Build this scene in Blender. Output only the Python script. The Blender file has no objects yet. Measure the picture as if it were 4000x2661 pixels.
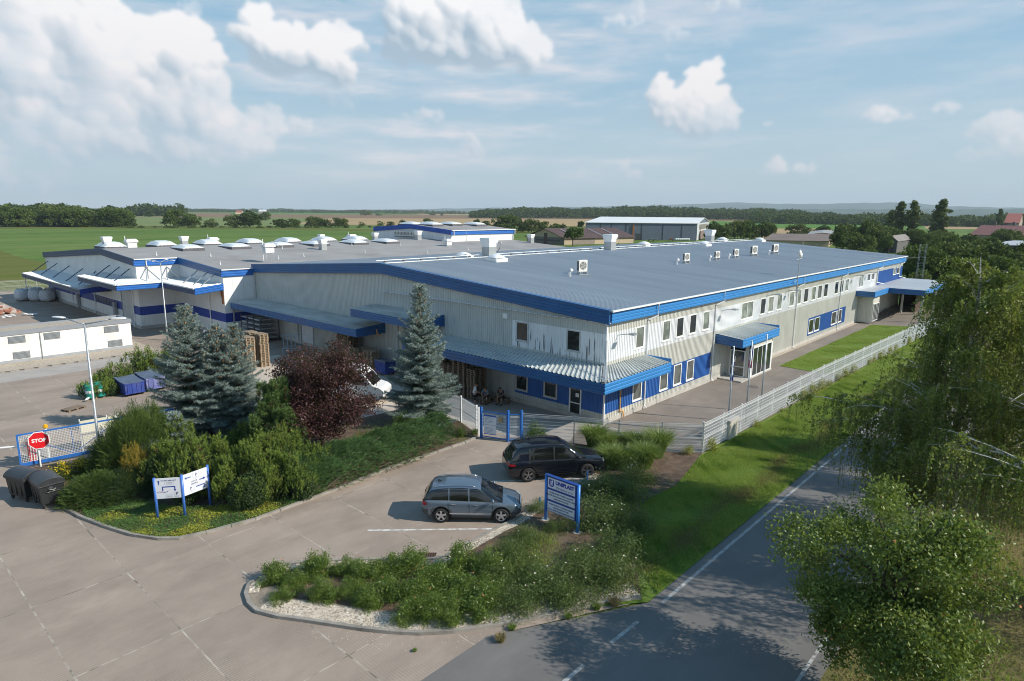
import bpy, math, random
import numpy as np
from mathutils import Vector, Matrix
SC = bpy.context.scene
COL = SC.collection
rnd = random.Random(7)
R = np.random.RandomState(11)
PI = math.pi
# ---------------------------------------------------------------- camera
CAMU, CAMV, CAMZ = -33.88, -22.64, 13.5
FPX, PIT, ROLL, YAW = 2541.4, math.radians(11.217), math.radians(.566), math.radians(42.16)
def _dir(x, y):
    a = (x-2000)/FPX; b = -(y-1330.5)/FPX
    a, b = math.cos(ROLL)*a-math.sin(ROLL)*b, math.sin(ROLL)*a+math.cos(ROLL)*b
    fw = math.cos(PIT)+b*math.sin(PIT); up = -math.sin(PIT)+b*math.cos(PIT)
    return (a*math.sin(YAW)+fw*math.cos(YAW), -a*math.cos(YAW)+fw*math.sin(YAW), up)
def G(x, y, z=0.0):          # where the sight line through a photo pixel meets the level z
    d = _dir(x, y); t = (z-CAMZ)/d[2]
    return (CAMU+d[0]*t, CAMV+d[1]*t)
def GD(x, dist):             # ground point in the direction of photo column x at a horizontal distance
    d = _dir(x, 826); n = math.hypot(d[0], d[1])
    return (CAMU+d[0]/n*dist, CAMV+d[1]/n*dist)
cd = bpy.data.cameras.new('camera'); cam = bpy.data.objects.new('camera', cd); COL.objects.link(cam)
f3 = Vector((math.cos(YAW)*math.cos(PIT), math.sin(YAW)*math.cos(PIT), -math.sin(PIT)))
r0 = Vector((math.sin(YAW), -math.cos(YAW), 0)); u0 = Vector((math.sin(PIT)*math.cos(YAW), math.sin(PIT)*math.sin(YAW), math.cos(PIT)))
rr = r0*math.cos(ROLL)+u0*math.sin(ROLL); uu = -r0*math.sin(ROLL)+u0*math.cos(ROLL)
mw = Matrix(((rr.x, uu.x, -f3.x, CAMU), (rr.y, uu.y, -f3.y, CAMV), (rr.z, uu.z, -f3.z, CAMZ), (0, 0, 0, 1)))
cam.matrix_world = mw
cd.sensor_width = 36; cd.lens = 36*FPX/4000; cd.clip_start = .1; cd.clip_end = 60000
SC.camera = cam
# ---------------------------------------------------------------- materials
def nodes(m):
    m.use_nodes = True; nt = m.node_tree; nt.nodes.clear(); return nt, nt.nodes, nt.links
def N(nt, t, **kw):
    n = nt.nodes.new(t)
    for k, v in kw.items():
        if k.startswith('i_'): n.inputs[k[2:].replace('_', ' ')].default_value = v
        else: setattr(n, k, v)
    return n
def c4(c): return (c[0], c[1], c[2], 1)
def mul(c, f): return tuple(max(0, min(1, x*f)) for x in c[:3])
def mth(nt, op, a, b=None, c=None):
    n = nt.nodes.new('ShaderNodeMath'); n.operation = op
    for i, v in enumerate((a, b, c)):
        if v is None: continue
        if isinstance(v, (int, float)): n.inputs[i].default_value = v
        else: nt.links.new(v, n.inputs[i])
    return n.outputs[0]
def mixc(nt, f, a, b):
    n = nt.nodes.new('ShaderNodeMix'); n.data_type = 'RGBA'
    for s, v in ((0, f), (6, a), (7, b)):
        if isinstance(v, (int, float)): n.inputs[s].default_value = v
        elif isinstance(v, tuple): n.inputs[s].default_value = c4(v)
        else: nt.links.new(v, n.inputs[s])
    return n.outputs[2]
def noise(nt, scale, detail=4, vec=None, rough=.55, out=0):
    n = N(nt, 'ShaderNodeTexNoise'); n.inputs['Scale'].default_value = scale; n.inputs['Detail'].default_value = detail; n.inputs['Roughness'].default_value = rough
    if vec is not None: nt.links.new(vec, n.inputs['Vector'])
    return n.outputs[out]
def ramp(nt, f, stops):
    n = nt.nodes.new('ShaderNodeValToRGB'); nt.links.new(f, n.inputs[0])
    e = n.color_ramp.elements
    while len(e) < len(stops): e.new(.5)
    for el, (p, c) in zip(e, stops):
        el.position = p; el.color = c4(c) if isinstance(c, tuple) else (c, c, c, 1)
    return n.outputs[0]
def mapping(nt, vec, scale):
    n = nt.nodes.new('ShaderNodeMapping'); nt.links.new(vec, n.inputs[0]); n.inputs['Scale'].default_value = scale; return n.outputs[0]
def finish(nt, col, rough=.6, metal=0, bump=None, bstr=.3, bdist=.02, spec=.5, coat=0, normal=None):
    p = N(nt, 'ShaderNodeBsdfPrincipled'); o = N(nt, 'ShaderNodeOutputMaterial')
    if isinstance(col, tuple): p.inputs['Base Color'].default_value = c4(col)
    else: nt.links.new(col, p.inputs['Base Color'])
    if isinstance(rough, (int, float)): p.inputs['Roughness'].default_value = rough
    else: nt.links.new(rough, p.inputs['Roughness'])
    p.inputs['Metallic'].default_value = metal; p.inputs['Specular IOR Level'].default_value = spec; p.inputs['Coat Weight'].default_value = coat; p.inputs['Coat Roughness'].default_value = .04
    if bump is not None:
        b = N(nt, 'ShaderNodeBump'); b.inputs['Strength'].default_value = bstr; b.inputs['Distance'].default_value = bdist
        nt.links.new(bump, b.inputs['Height']); nt.links.new(b.outputs[0], p.inputs['Normal'])
    nt.links.new(p.outputs[0], o.inputs[0]); return p
MAT = {}
def P(name, col, rough=.6, metal=0, var=.12, vs=1.5, bump=0, bs=30, spec=.5, coat=0, dirt=None, ds=.6, dlo=.5, dhi=.75, sy=None):
    """principled paint / metal / stone with noise-broken colour and optional dirt blotches"""
    if name in MAT: return MAT[name]
    m = bpy.data.materials.new(name); nt, ns, L = nodes(m)
    tc = N(nt, 'ShaderNodeTexCoord').outputs['Object']
    v = tc if sy is None else mapping(nt, tc, sy)
    c = mixc(nt, ramp(nt, noise(nt, vs, 5, v), [(.3, 0.), (.7, 1.)]), mul(col, 1-var), mul(col, 1+var))
    if dirt is not None:
        c = mixc(nt, ramp(nt, noise(nt, ds, 6, v, .65), [(dlo, 0.), (dhi, 1.)]), c, dirt)
    finish(nt, c, rough, metal, noise(nt, bs, 3, tc) if bump else None, bump, .02, spec, coat)
    MAT[name] = m; return m
def leafmat(name, c1, c2, c3, trans=.35, gloss=.5, ns_=.6, spec=.35):
    """leaf: colour by leaf and by slow noise; some light passes through"""
    if name in MAT: return MAT[name]
    m = bpy.data.materials.new(name); nt, _, L = nodes(m)
    geo = N(nt, 'ShaderNodeNewGeometry'); tc = N(nt, 'ShaderNodeTexCoord').outputs['Object']
    a = ramp(nt, geo.outputs['Random Per Island'], [(0, c1), (.55, c2), (1, c3)])
    b = mixc(nt, ramp(nt, noise(nt, ns_, 3, tc), [(.35, 0.), (.65, 1.)]), mul(c1, .9), mul(c3, 1.0))
    c = mixc(nt, .4, a, b)
    p = N(nt, 'ShaderNodeBsdfPrincipled'); L.new(c, p.inputs['Base Color']); p.inputs['Roughness'].default_value = gloss; p.inputs['Specular IOR Level'].default_value = spec
    t = N(nt, 'ShaderNodeBsdfTranslucent'); L.new(mixc(nt, .35, c, (.35, .45, .04)), t.inputs[0])
    mx = N(nt, 'ShaderNodeMixShader'); mx.inputs[0].default_value = trans
    L.new(p.outputs[0], mx.inputs[1]); L.new(t.outputs[0], mx.inputs[2])
    o = N(nt, 'ShaderNodeOutputMaterial'); L.new(mx.outputs[0], o.inputs[0])
    MAT[name] = m; return m
# ---------------------------------------------------------------- mesh building
class MB:
    def __init__(s): s.v = []; s.f = []; s.m = []
    def add(s, vs, fs, mi=0):
        b = len(s.v); s.v += [tuple(x) for x in vs]
        for f in fs: s.f.append(tuple(b+i for i in f)); s.m.append(mi)
    def box(s, x0, x1, y0, y1, z0, z1, mi=0):
        s.add([(x0,y0,z0),(x1,y0,z0),(x1,y1,z0),(x0,y1,z0),(x0,y0,z1),(x1,y0,z1),(x1,y1,z1),(x0,y1,z1)],
              [(0,3,2,1),(4,5,6,7),(0,1,5,4),(1,2,6,5),(2,3,7,6),(3,0,4,7)], mi)
    def prism(s, poly, z0, z1, mi=0, side=None):   # poly (x,y) ccw
        n = len(poly); b = [(x, y, z0) for x, y in poly]+[(x, y, z1) for x, y in poly]
        s.add(b, [tuple(range(n-1, -1, -1)), tuple(range(n, 2*n))], mi)
        s.add(b, [(i, (i+1) % n, n+(i+1) % n, n+i) for i in range(n)], mi if side is None else side)
    def bar(s, p, q, w, h=None, mi=0, up=(0, 0, 1)):   # square bar from p to q
        p = Vector(p); q = Vector(q); d = (q-p).normalized(); h = w if h is None else h
        u_ = Vector(up)
        if abs(d.dot(u_)) > .98: u_ = Vector((1, 0, 0))
        a = d.cross(u_).normalized()*w/2; b = a.cross(d).normalized()*h/2
        vs = [p-a-b, p+a-b, p+a+b, p-a+b, q-a-b, q+a-b, q+a+b, q-a+b]
        s.add(vs, [(0,3,2,1),(4,5,6,7),(0,1,5,4),(1,2,6,5),(2,3,7,6),(3,0,4,7)], mi)
    def tube(s, pts, r, n=8, mi=0, cap=True):
        pts = [Vector(p) for p in pts]; rs = r if isinstance(r, (list, tuple)) else [r]*len(pts)
        base = len(s.v); ref = Vector((0, 0, 1))
        for i, p in enumerate(pts):
            d = (pts[min(i+1, len(pts)-1)]-pts[max(i-1, 0)]).normalized()
            rf = ref if abs(d.dot(ref)) < .95 else Vector((1, 0, 0))
            a = d.cross(rf).normalized(); b = d.cross(a).normalized()
            for k in range(n):
                t = 2*PI*k/n; s.v.append(tuple(p+(a*math.cos(t)+b*math.sin(t))*rs[i]))
        for i in range(len(pts)-1):
            for k in range(n):
                s.f.append((base+i*n+k, base+i*n+(k+1) % n, base+(i+1)*n+(k+1) % n, base+(i+1)*n+k)); s.m.append(mi)
        if cap:
            s.f.append(tuple(base+k for k in range(n-1, -1, -1))); s.m.append(mi)
            e = base+(len(pts)-1)*n; s.f.append(tuple(e+k for k in range(n))); s.m.append(mi)
    def lathe(s, prof, n=16, c=(0, 0, 0), axis='z', mi=0):   # prof [(r,z)]
        base = len(s.v)
        for r_, z in prof:
            for k in range(n):
                t = 2*PI*k/n; x, y = r_*math.cos(t), r_*math.sin(t)
                p = (x, y, z) if axis == 'z' else ((z, x, y) if axis == 'x' else (y, z, x))
                s.v.append((p[0]+c[0], p[1]+c[1], p[2]+c[2]))
        for i in range(len(prof)-1):
            for k in range(n):
                s.f.append((base+i*n+k, base+i*n+(k+1) % n, base+(i+1)*n+(k+1) % n, base+(i+1)*n+k)); s.m.append(mi)
    def quad(s, a, b, c, d, mi=0): s.add([a, b, c, d], [(0, 1, 2, 3)], mi)
    def xf(s, M_, start=0):
        for i in range(start, len(s.v)): s.v[i] = tuple(M_ @ Vector(s.v[i]))
    def build(s, name, mats, parent=None, smooth=False, loc=None, rotz=0, bevel=0, sub=0):
        me = bpy.data.meshes.new(name); me.from_pydata(s.v, [], s.f)
        mats = mats if isinstance(mats, (list, tuple)) else [mats]
        for m in mats: me.materials.append(m)
        if len(mats) > 1: me.polygons.foreach_set('material_index', s.m)
        if smooth: me.polygons.foreach_set('use_smooth', [True]*len(me.polygons))
        me.update(); o = bpy.data.objects.new(name, me); COL.objects.link(o)
        if parent: o.parent = parent
        if loc: o.location = loc
        if rotz: o.rotation_euler = (0, 0, rotz)
        if bevel:
            b = o.modifiers.new('bevel', 'BEVEL'); b.width = bevel; b.segments = 2; b.limit_method = 'ANGLE'
        if sub:
            b = o.modifiers.new('sub', 'SUBSURF'); b.levels = sub; b.render_levels = sub
        return o
def npmesh(name, V, k, mats, parent=None, loc=None, mi=None):
    """V: (n,k,3) separate faces with k corners"""
    n = len(V); me = bpy.data.meshes.new(name)
    me.vertices.add(n*k); me.vertices.foreach_set('co', np.ascontiguousarray(V, dtype=np.float32).ravel())
    me.loops.add(n*k); me.loops.foreach_set('vertex_index', np.arange(n*k, dtype=np.int32))
    me.polygons.add(n); me.polygons.foreach_set('loop_start', np.arange(0, n*k, k, dtype=np.int32))
    mats = mats if isinstance(mats, (list, tuple)) else [mats]
    for m in mats: me.materials.append(m)
    if mi is not None: me.polygons.foreach_set('material_index', np.asarray(mi, dtype=np.int32))
    me.update(calc_edges=True); o = bpy.data.objects.new(name, me); COL.objects.link(o)
    if parent: o.parent = parent
    if loc: o.location = loc
    return o
def tag(o, label=None, cat=None, group=None, kind=None):
    if label: o['label'] = label
    if cat: o['category'] = cat
    if group: o['group'] = group
    if kind: o['kind'] = kind
    return o
def thing(name, label, cat, loc=(0, 0, 0), rotz=0, group=None):
    o = bpy.data.objects.new(name, None); COL.objects.link(o); o.location = loc; o.rotation_euler = (0, 0, rotz)
    o.empty_display_size = .2
    return tag(o, label, cat, group)
def copy_tree(o, parent=None):
    c = o.copy(); COL.objects.link(c)
    if parent is not None: c.parent = parent
    for ch in [x for x in KIDS.get(o.name, [])] if False else list(o.children): copy_tree(ch, c)
    return c
def place(o, loc, rotz=0, scale=1, label=None, group=None):
    c = copy_tree(o); c.location = loc; c.rotation_euler = (0, 0, rotz); c.scale = (scale,)*3 if isinstance(scale, (int, float)) else scale
    if label: c['label'] = label
    if group: c['group'] = group
    return c
def text_mesh(txt, size, ang_matrix, mat, name, parent, bold=0, align='CENTER', shear=0):
    cu = bpy.data.curves.new(name, 'FONT'); cu.body = txt; cu.size = size; cu.align_x = align; cu.align_y = 'CENTER'; cu.offset = bold; cu.shear = shear; cu.extrude = .002
    ob = bpy.data.objects.new('tmp', cu); COL.objects.link(ob)
    dg = bpy.context.evaluated_depsgraph_get(); me = bpy.data.meshes.new_from_object(ob.evaluated_get(dg))
    bpy.data.objects.remove(ob); me.materials.clear(); me.materials.append(mat); me.transform(ang_matrix)
    o = bpy.data.objects.new(name, me); COL.objects.link(o); o.parent = parent; return o
def face_matrix(origin, right, upv=(0, 0, 1)):
    """text plane -> place with its x along 'right', y along 'up', facing right x up"""
    r_ = Vector(right).normalized(); u_ = Vector(upv).normalized(); n_ = r_.cross(u_)
    return Matrix(((r_.x, u_.x, n_.x, origin[0]), (r_.y, u_.y, n_.y, origin[1]), (r_.z, u_.z, n_.z, origin[2]), (0, 0, 0, 1)))
# ---------------------------------------------------------------- paints
BLUE = P('blue_cladding', (.014, .098, .265), .42, var=.1, vs=.8, dirt=(.025, .08, .23), ds=.5)  # darker copy of the blue cladding for shaded faces; shade put into the colour
BLUE2 = P('blue_paint', (.025, .13, .42), .35, var=.08, vs=3)
WHITEM = P('white_metal', (.74, .75, .74), .4, var=.06, vs=2)
GALV = P('galvanised', (.42, .45, .47), .45, metal=.6, var=.12, vs=6)
DARKM = P('dark_metal', (.05, .055, .06), .45, var=.2, vs=4)
CONC = P('pale_concrete', (.42, .40, .37), .85, var=.15, vs=2, bump=.2, bs=25)
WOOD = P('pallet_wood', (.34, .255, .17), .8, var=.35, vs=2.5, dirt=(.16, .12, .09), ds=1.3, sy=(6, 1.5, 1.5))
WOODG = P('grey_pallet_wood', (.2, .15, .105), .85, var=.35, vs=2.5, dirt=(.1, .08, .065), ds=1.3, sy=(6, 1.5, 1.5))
BLACKP = P('black_plastic', (.022, .024, .026), .45, var=.2, vs=5)
RUBBER = P('rubber', (.015, .015, .016), .8, var=.2, vs=5)
def glass(name, col, rough=.06):
    if name in MAT: return MAT[name]
    m = bpy.data.materials.new(name); nt, _, L = nodes(m)
    tc = N(nt, 'ShaderNodeTexCoord').outputs['Object']
    c = mixc(nt, ramp(nt, noise(nt, .9, 2, tc), [(.4, 0.), (.6, 1.)]), mul(col, .6), mul(col, 1.3))
    finish(nt, c, rough, 0, noise(nt, 1.3, 1, tc), .05, .02, .8); MAT[name] = m; return m
GL = glass('window_glass', (.02, .026, .028)); GLB = glass('blind_glass', (.2, .23, .2), .15); GLM = glass('half_blind_glass', (.09, .1, .095), .1)
CARGL = glass('tinted_glass', (.012, .014, .016), .03)
def wallmat(name, col, streak=0., panel=False, dirt=(.2, .19, .16), band=None):
    """sheet cladding: rain streaks, blotches; optional flush panel seams"""
    m = bpy.data.materials.new(name); nt, _, L = nodes(m)
    tc = N(nt, 'ShaderNodeTexCoord').outputs['Object']
    c = mixc(nt, ramp(nt, noise(nt, .6, 5, tc), [(.3, 0.), (.7, 1.)]), mul(col, .9), mul(col, 1.07))
    s = noise(nt, 1.0, 5, mapping(nt, tc, (3.2, 3.2, .22)), .6)
    c = mixc(nt, mth(nt, 'MULTIPLY', ramp(nt, s, [(.47, 0.), (.72, 1.)]), .45), c, mul(dirt, 1.3))
    if streak:
        sp = N(nt, 'ShaderNodeSeparateXYZ'); L.new(tc, sp.inputs[0])
        f = noise(nt, 1.0, 3, mapping(nt, tc, (5.0, 5.0, .55)), .5)
        zr = mth(nt, 'SUBTRACT', 1.0, mth(nt, 'MULTIPLY', mth(nt, 'SUBTRACT', sp.outputs[2], 3.8), .62))  # strongest low on the wall
        f2 = mth(nt, 'ADD', f, mth(nt, 'MULTIPLY', zr, .1))
        # only in the troughs of the sheet
        ax = mth(nt, 'ADD', sp.outputs[0], sp.outputs[1])
        wv = mth(nt, 'FRACT', mth(nt, 'MULTIPLY', ax, 5.0))
        tr = mth(nt, 'LESS_THAN', wv, .42)
        c = mixc(nt, mth(nt, 'MULTIPLY', mth(nt, 'MULTIPLY', ramp(nt, f2, [(.585, 0.), (.66, 1.)]), tr), streak), c, (.035, .04, .035))
    if panel:
        sp = N(nt, 'ShaderNodeSeparateXYZ'); L.new(tc, sp.inputs[0])
        ax = mth(nt, 'ADD', sp.outputs[0], sp.outputs[1])
        wv = mth(nt, 'FRACT', mth(nt, 'MULTIPLY', ax, .85)); ln = mth(nt, 'LESS_THAN', wv, .02)
        c = mixc(nt, mth(nt, 'MULTIPLY', ln, .45), c, (.15, .17, .2))
    finish(nt, c, .5, 0, None); return m
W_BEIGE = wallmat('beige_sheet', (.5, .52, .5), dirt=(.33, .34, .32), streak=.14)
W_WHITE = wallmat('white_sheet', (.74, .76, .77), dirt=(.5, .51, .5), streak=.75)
W_BEIGE2 = wallmat('beige_sheet_sunny', (.57, .57, .52), dirt=(.32, .3, .26))  # paler copy of the beige sheet, sunlight put into its colour
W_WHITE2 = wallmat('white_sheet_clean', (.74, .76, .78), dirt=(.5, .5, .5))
W_BLUE = wallmat('blue_sheet', (.018, .105, .36), dirt=(.03, .09, .3))
W_PANEL = wallmat('white_panel', (.72, .73, .73), dirt=(.5, .5, .5), panel=True)
W_PBLUE = wallmat('blue_panel', (.014, .045, .3), dirt=(.015, .04, .25), panel=True)
def roofmat(name, col, dirt, ds=.25, rough=.45, metal=.2, lo=.45, hi=.8, sc=(1, 1, 1)):
    m = bpy.data.materials.new(name); nt, _, L = nodes(m)
    tc = N(nt, 'ShaderNodeTexCoord').outputs['Object']; v = mapping(nt, tc, sc)
    c = mixc(nt, ramp(nt, noise(nt, .35, 6, v, .6), [(.3, 0.), (.7, 1.)]), mul(col, .88), mul(col, 1.1))
    c = mixc(nt, ramp(nt, noise(nt, ds, 7, v, .7), [(lo, 0.), (hi, 1.)]), c, dirt)
    finish(nt, c, rough, metal, None); return m
ROOF = roofmat('blue_grey_sheet_roof', (.47, .49, .515), (.39, .405, .425), sc=(1.5, .12, 1))
CANROOF = roofmat('weathered_canopy_sheet', (.55, .58, .57), (.3, .33, .32), ds=.9, sc=(2.2, .5, 1), rough=.5)
CANROOFW = roofmat('white_canopy_sheet', (.66, .69, .7), (.5, .53, .54), ds=.9, rough=.5)
MEMB = roofmat('grey_roof_membrane', (.29, .28, .275), (.22, .21, .205), ds=.12, rough=.8, metal=0, lo=.5, hi=.7)
# ---------------------------------------------------------------- sheet-metal shapes
def rib_pts(a0, a1, pitch, depth, frac=(.38, .5, .88, 1.)):
    """list of (a, offset) along a trapezoid-ribbed sheet"""
    out = []; k = math.floor(a0/pitch)
    prof = [(0, 0), (frac[0], 0), (frac[1], 1), (frac[2], 1), (1, 0)]
    def val(a):
        t = (a/pitch) % 1.0
        for (t0, o0), (t1, o1) in zip(prof, prof[1:]):
            if t0 <= t <= t1: return (o0+(o1-o0)*(t-t0)/(t1-t0))*depth
        return 0
    out.append((a0, val(a0+1e-6)))
    while k*pitch < a1:
        for t, o in prof[:-1]:
            a = (k+t)*pitch
            if a0+1e-4 < a < a1-1e-4: out.append((a, o*depth))
        k += 1
    out.append((a1, val(a1-1e-6))); return out
def ribbed_wall(mb, axis, c, sgn, a0, a1, zs, ztop, openings, matf, pitch=.2, depth=.035):
    """axis 'x': wall runs along x at y=c, 'y': along y at x=c. sgn = outward direction. zs = level breaks; ztop(a) = top line"""
    ab = sorted(set([a0, a1]+[x for o in openings for x in o[:2]]+[x for x in EXTRA_BREAKS]))
    ab = [x for x in ab if a0 <= x <= a1]
    zb = sorted(set(list(zs)+[x for o in openings for x in o[2:4]]))
    for i in range(len(ab)-1):
        p = rib_pts(ab[i], ab[i+1], pitch, depth); am = (ab[i]+ab[i+1])/2
        for j in range(len(zb)):
            z0 = zb[j]; last = j == len(zb)-1; z1 = None if last else zb[j+1]
            zm = z0+.01 if last else (z0+z1)/2
            if any(o[0]-1e-4 <= am <= o[1]+1e-4 and o[2] <= zm <= o[3] for o in openings): continue
            mi = matf(am, zm); base = len(mb.v)
            for a, o in p:
                off = c+sgn*o; zt = ztop(a) if last else z1
                mb.v.append((a, off, z0) if axis == 'x' else (off, a, z0)); mb.v.append((a, off, zt) if axis == 'x' else (off, a, zt))
            for k in range(len(p)-1):
                f = (base+2*k, base+2*k+2, base+2*k+3, base+2*k+1)
                if (axis == 'x' and sgn > 0) or (axis == 'y' and sgn < 0): f = f[::-1]
                mb.f.append(f); mb.m.append(mi)
EXTRA_BREAKS = []
def fascia(mb, p, q, zt0, zt1, h, out, mi=0, thick=.12, ribs=4, closed=True):
    """horizontal-ribbed fascia from p to q (x,y); top heights zt0/zt1; out = outward unit (x,y)"""
    prof = [(0, 0)]
    for k in range(ribs):
        t = k/ribs
        prof += [(t+.03/ribs*2, .0), (t+.22/ribs, .028), (t+.8/ribs, .028), (t+.97/ribs, .0)]
    prof.append((1, 0)); base = len(mb.v); n = len(prof)
    for (x, y), zt in ((p, zt0), (q, zt1)):
        for t, o in prof: mb.v.append((x+out[0]*o, y+out[1]*o, zt-t*h))
        mb.v.append((x-out[0]*thick, y-out[1]*thick, zt-h)); mb.v.append((x-out[0]*thick, y-out[1]*thick, zt))
    m = n+2
    for k in range(m): mb.f.append((base+k, base+(k+1) % m, base+m+(k+1) % m, base+m+k)); mb.m.append(mi)
    mb.f.append(tuple(base+k for k in range(m))); mb.m.append(mi)
    mb.f.append(tuple(base+m+k for k in range(m-1, -1, -1))); mb.m.append(mi)
def ribbed_roof(mb, p00, p01, p10, p11, pitch=.3, depth=.045, mi=0, t0=0.):
    """ribs run from edge p00-p01 (top) to p10-p11 (bottom); points are (x,y,z)"""
    a, b, c, d = map(Vector, (p00, p01, p10, p11)); L_ = max((b-a).length, (d-c).length)
    pts = rib_pts(t0, t0+L_, pitch, depth, (.62, .7, .92, 1.)); base = len(mb.v)
    for s_, o in pts:
        t = (s_-t0)/L_
        for q in (a.lerp(b, t), c.lerp(d, t)): mb.v.append((q.x, q.y, q.z+o))
    for k in range(len(pts)-1): mb.f.append((base+2*k, base+2*k+1, base+2*k+3, base+2*k+2)); mb.m.append(mi)
def windowpart(parent, axis, c, sgn, a0, a1, z0, z1, pane, mull=(), fr=.07, sill=True, mat=None, name='window', dp=.1, transom=None, reveal=.06):
    """frame + pane (child) filling an opening"""
    mat = mat or WHITEM; mb = MB()
    def bx(A0, A1, Z0, Z1, o0, o1, m_=mb):
        lo, hi = sorted((c+sgn*o0, c+sgn*o1))
        if axis == 'x': m_.box(A0, A1, lo, hi, Z0, Z1)
        else: m_.box(lo, hi, A0, A1, Z0, Z1)
    o0, o1 = -.04, .055
    bx(a0-.03, a0+fr, z0, z1, o0, o1); bx(a1-fr, a1+.03, z0, z1, o0, o1)
    bx(a0+fr, a1-fr, z0, z0+fr, o0, o1); bx(a0+fr, a1-fr, z1-fr, z1, o0, o1)
    for m_ in mull: bx(m_-.035, m_+.035, z0+fr, z1-fr, o0, .045)
    if transom: bx(a0+fr, a1-fr, transom-.035, transom+.035, o0, .042)
    o = mb.build(name, mat, parent)
    if sill:
        sb = MB(); bx(a0-.06, a1+.06, z0-.05, z0-.004, .0, .1, sb); sb.build('sill', mat, o)
    pb = MB(); bx(a0+fr, a1-fr, z0+fr, z1-fr, -.03, .012, pb); pb.build('pane', pane, o)
    return o
# ================================================================ MAIN HALL
hall = thing('factory_hall', 'long blue and beige factory hall with grey ribbed roof and corner canopy', 'factory building', (0, 0, 0))
UL, VR, ZE, ZR = 79.0, 46.0, 7.5, 9.0
def gz(v): return ZE+(ZR-ZE)*(min(v, 46-v)+.3)/23.3 if v < 99 else ZE
# ---- front gable wall (x = 0)
fw_open = [(6.5, 7.6, 4.55, 5.9), (2.0, 3.1, 4.5, 5.9), (6.5, 7.6, .95, 2.45), (3.85, 4.97, .95, 2.45), (1.8, 2.75, .05, 2.4), (34.7, 36.85, .05, 2.9), (16.9, 21.0, .05, 4.0)]
mb = MB()
EXTRA_BREAKS = [7.7, 8.0]
def mf(a, z):
    if z > 4.1 and z < 5.95 and a < 8.0: return 1
    if .7 < z < 3.2 and a < 7.7: return 2
    return 0
ribbed_wall(mb, 'y', 0, -1, 0, 46.0, [.3, .7, 3.2, 4.1, 5.95, 6.6], lambda v: gz(v)-.1, fw_open, mf)
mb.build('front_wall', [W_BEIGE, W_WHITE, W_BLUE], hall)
# ---- long sunny wall (y = 0)
wins = [(3.45, 4.5), (7.02, 8.1), (9.02, 10.1), (11.06, 12.15), (13.26, 14.35), (24.6, 25.75), (26.45, 27.7), (28.6, 29.85), (31.85, 33.15), (33.85, 35.15), (35.97, 37.3), (38.3, 39.65), (40.3, 41.65), (42.35, 43.7), (46.2, 47.55), (48.15, 49.5), (50.2, 51.55)]
up = [(a, b, 4.5, 5.98) for a, b in wins]+[(20.45, 22.95, 4.5, 5.98), (55.9, 57.9, 4.5, 5.98), (59.7, 61.1, 5.05, 5.98), (61.75, 63.15, 5.05, 5.98), (73.4, 74.8, 5.0, 5.98), (75.5, 76.9, 5.0, 5.98)]
low = [(3.38, 4.5, .85, 2.42), (7.0, 8.12, .85, 2.42), (9.03, 10.17, .85, 2.42), (11.05, 12.17, .85, 2.42), (38.45, 40.0, .92, 2.42), (40.35, 41.95, .92, 2.42), (46.2, 47.9, .92, 2.42), (48.2, 50.0, .92, 2.42)]
mb = MB(); EXTRA_BREAKS = [15.1, 38.25, 51.5, 64.1, 64.75, 79]
def mf(a, z):
    if 4.15 < z < 6.0: return 1 if a < 64.3 else (2 if a > 64.7 else 0)
    if .65 < z < 2.5 and a < 15.1: return 2
    if .68 < z < 2.6 and 38.25 < a < 51.5: return 2
    return 0
ribbed_wall(mb, 'x', 0, -1, 0, UL, [.3, .67, 2.5, 2.6, 4.15, 6.0], lambda a: 7.35, up+low, mf)
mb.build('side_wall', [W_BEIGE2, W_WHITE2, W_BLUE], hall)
mb = MB()   # backing walls close the openings behind the panes and the far sides
mb.box(.14, .2, .2, 45.8, .0, 7.2); mb.box(.2, UL-.2, .14, .2, 0, 7.2); mb.box(UL-.1, UL, .0, 46, 0, 7.3); mb.box(0, UL-.1, 45.9, 46, .0, 7.3)
mb.build('inner_wall', P('dark_interior', (.03, .03, .032), .9), hall)
mb = MB(); mb.box(-.06, UL+.02, -.06, .1, 0, .3); mb.box(-.06, .1, .1, 46, 0, .3)
mb.build('plinth', CONC, hall)
mb = MB(); mb.box(-.05, .05, -.05, .05, .3, 7.3); mb.build('corner_trim', W_WHITE2, hall)
# ---- roof
mb = MB()
xr0, xr1 = -.35, UL+.25
ribbed_roof(mb, (xr0, 23, ZR), (xr1, 23, ZR), (xr0, -.42, 7.5), (xr1, -.42, 7.5), .3, .045)
ribbed_roof(mb, (xr1, 23, ZR), (xr0, 23, ZR), (xr1, 46.2, 7.52), (xr0, 46.2, 7.52), .3, .045)
mb.build('roof', ROOF, hall)
mb = MB(); mb.box(xr0, xr1, 22.85, 23.15, ZR+.04, ZR+.085)
mb.build('ridge_cap', WHITEM, hall)
mb = MB(); mb.tube([(0, 24.0, ZR+.2), (UL, 24.0, ZR+.2)], .035, 6)
mb.build('cable_conduit', WHITEM, hall)
mb = MB(); mb.lathe([(.17, -.03), (.17, .06), (.1, .14), (.03, .17)], 8); cs = mb.build('conduit_support', P('support_grey', (.09, .09, .095), .8), hall)
for k in range(38):
    c_ = cs if k == 0 else cs.copy()
    if k: COL.objects.link(c_)
    c_.location = (1+2.05*k, 24.0, ZR)
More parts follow.
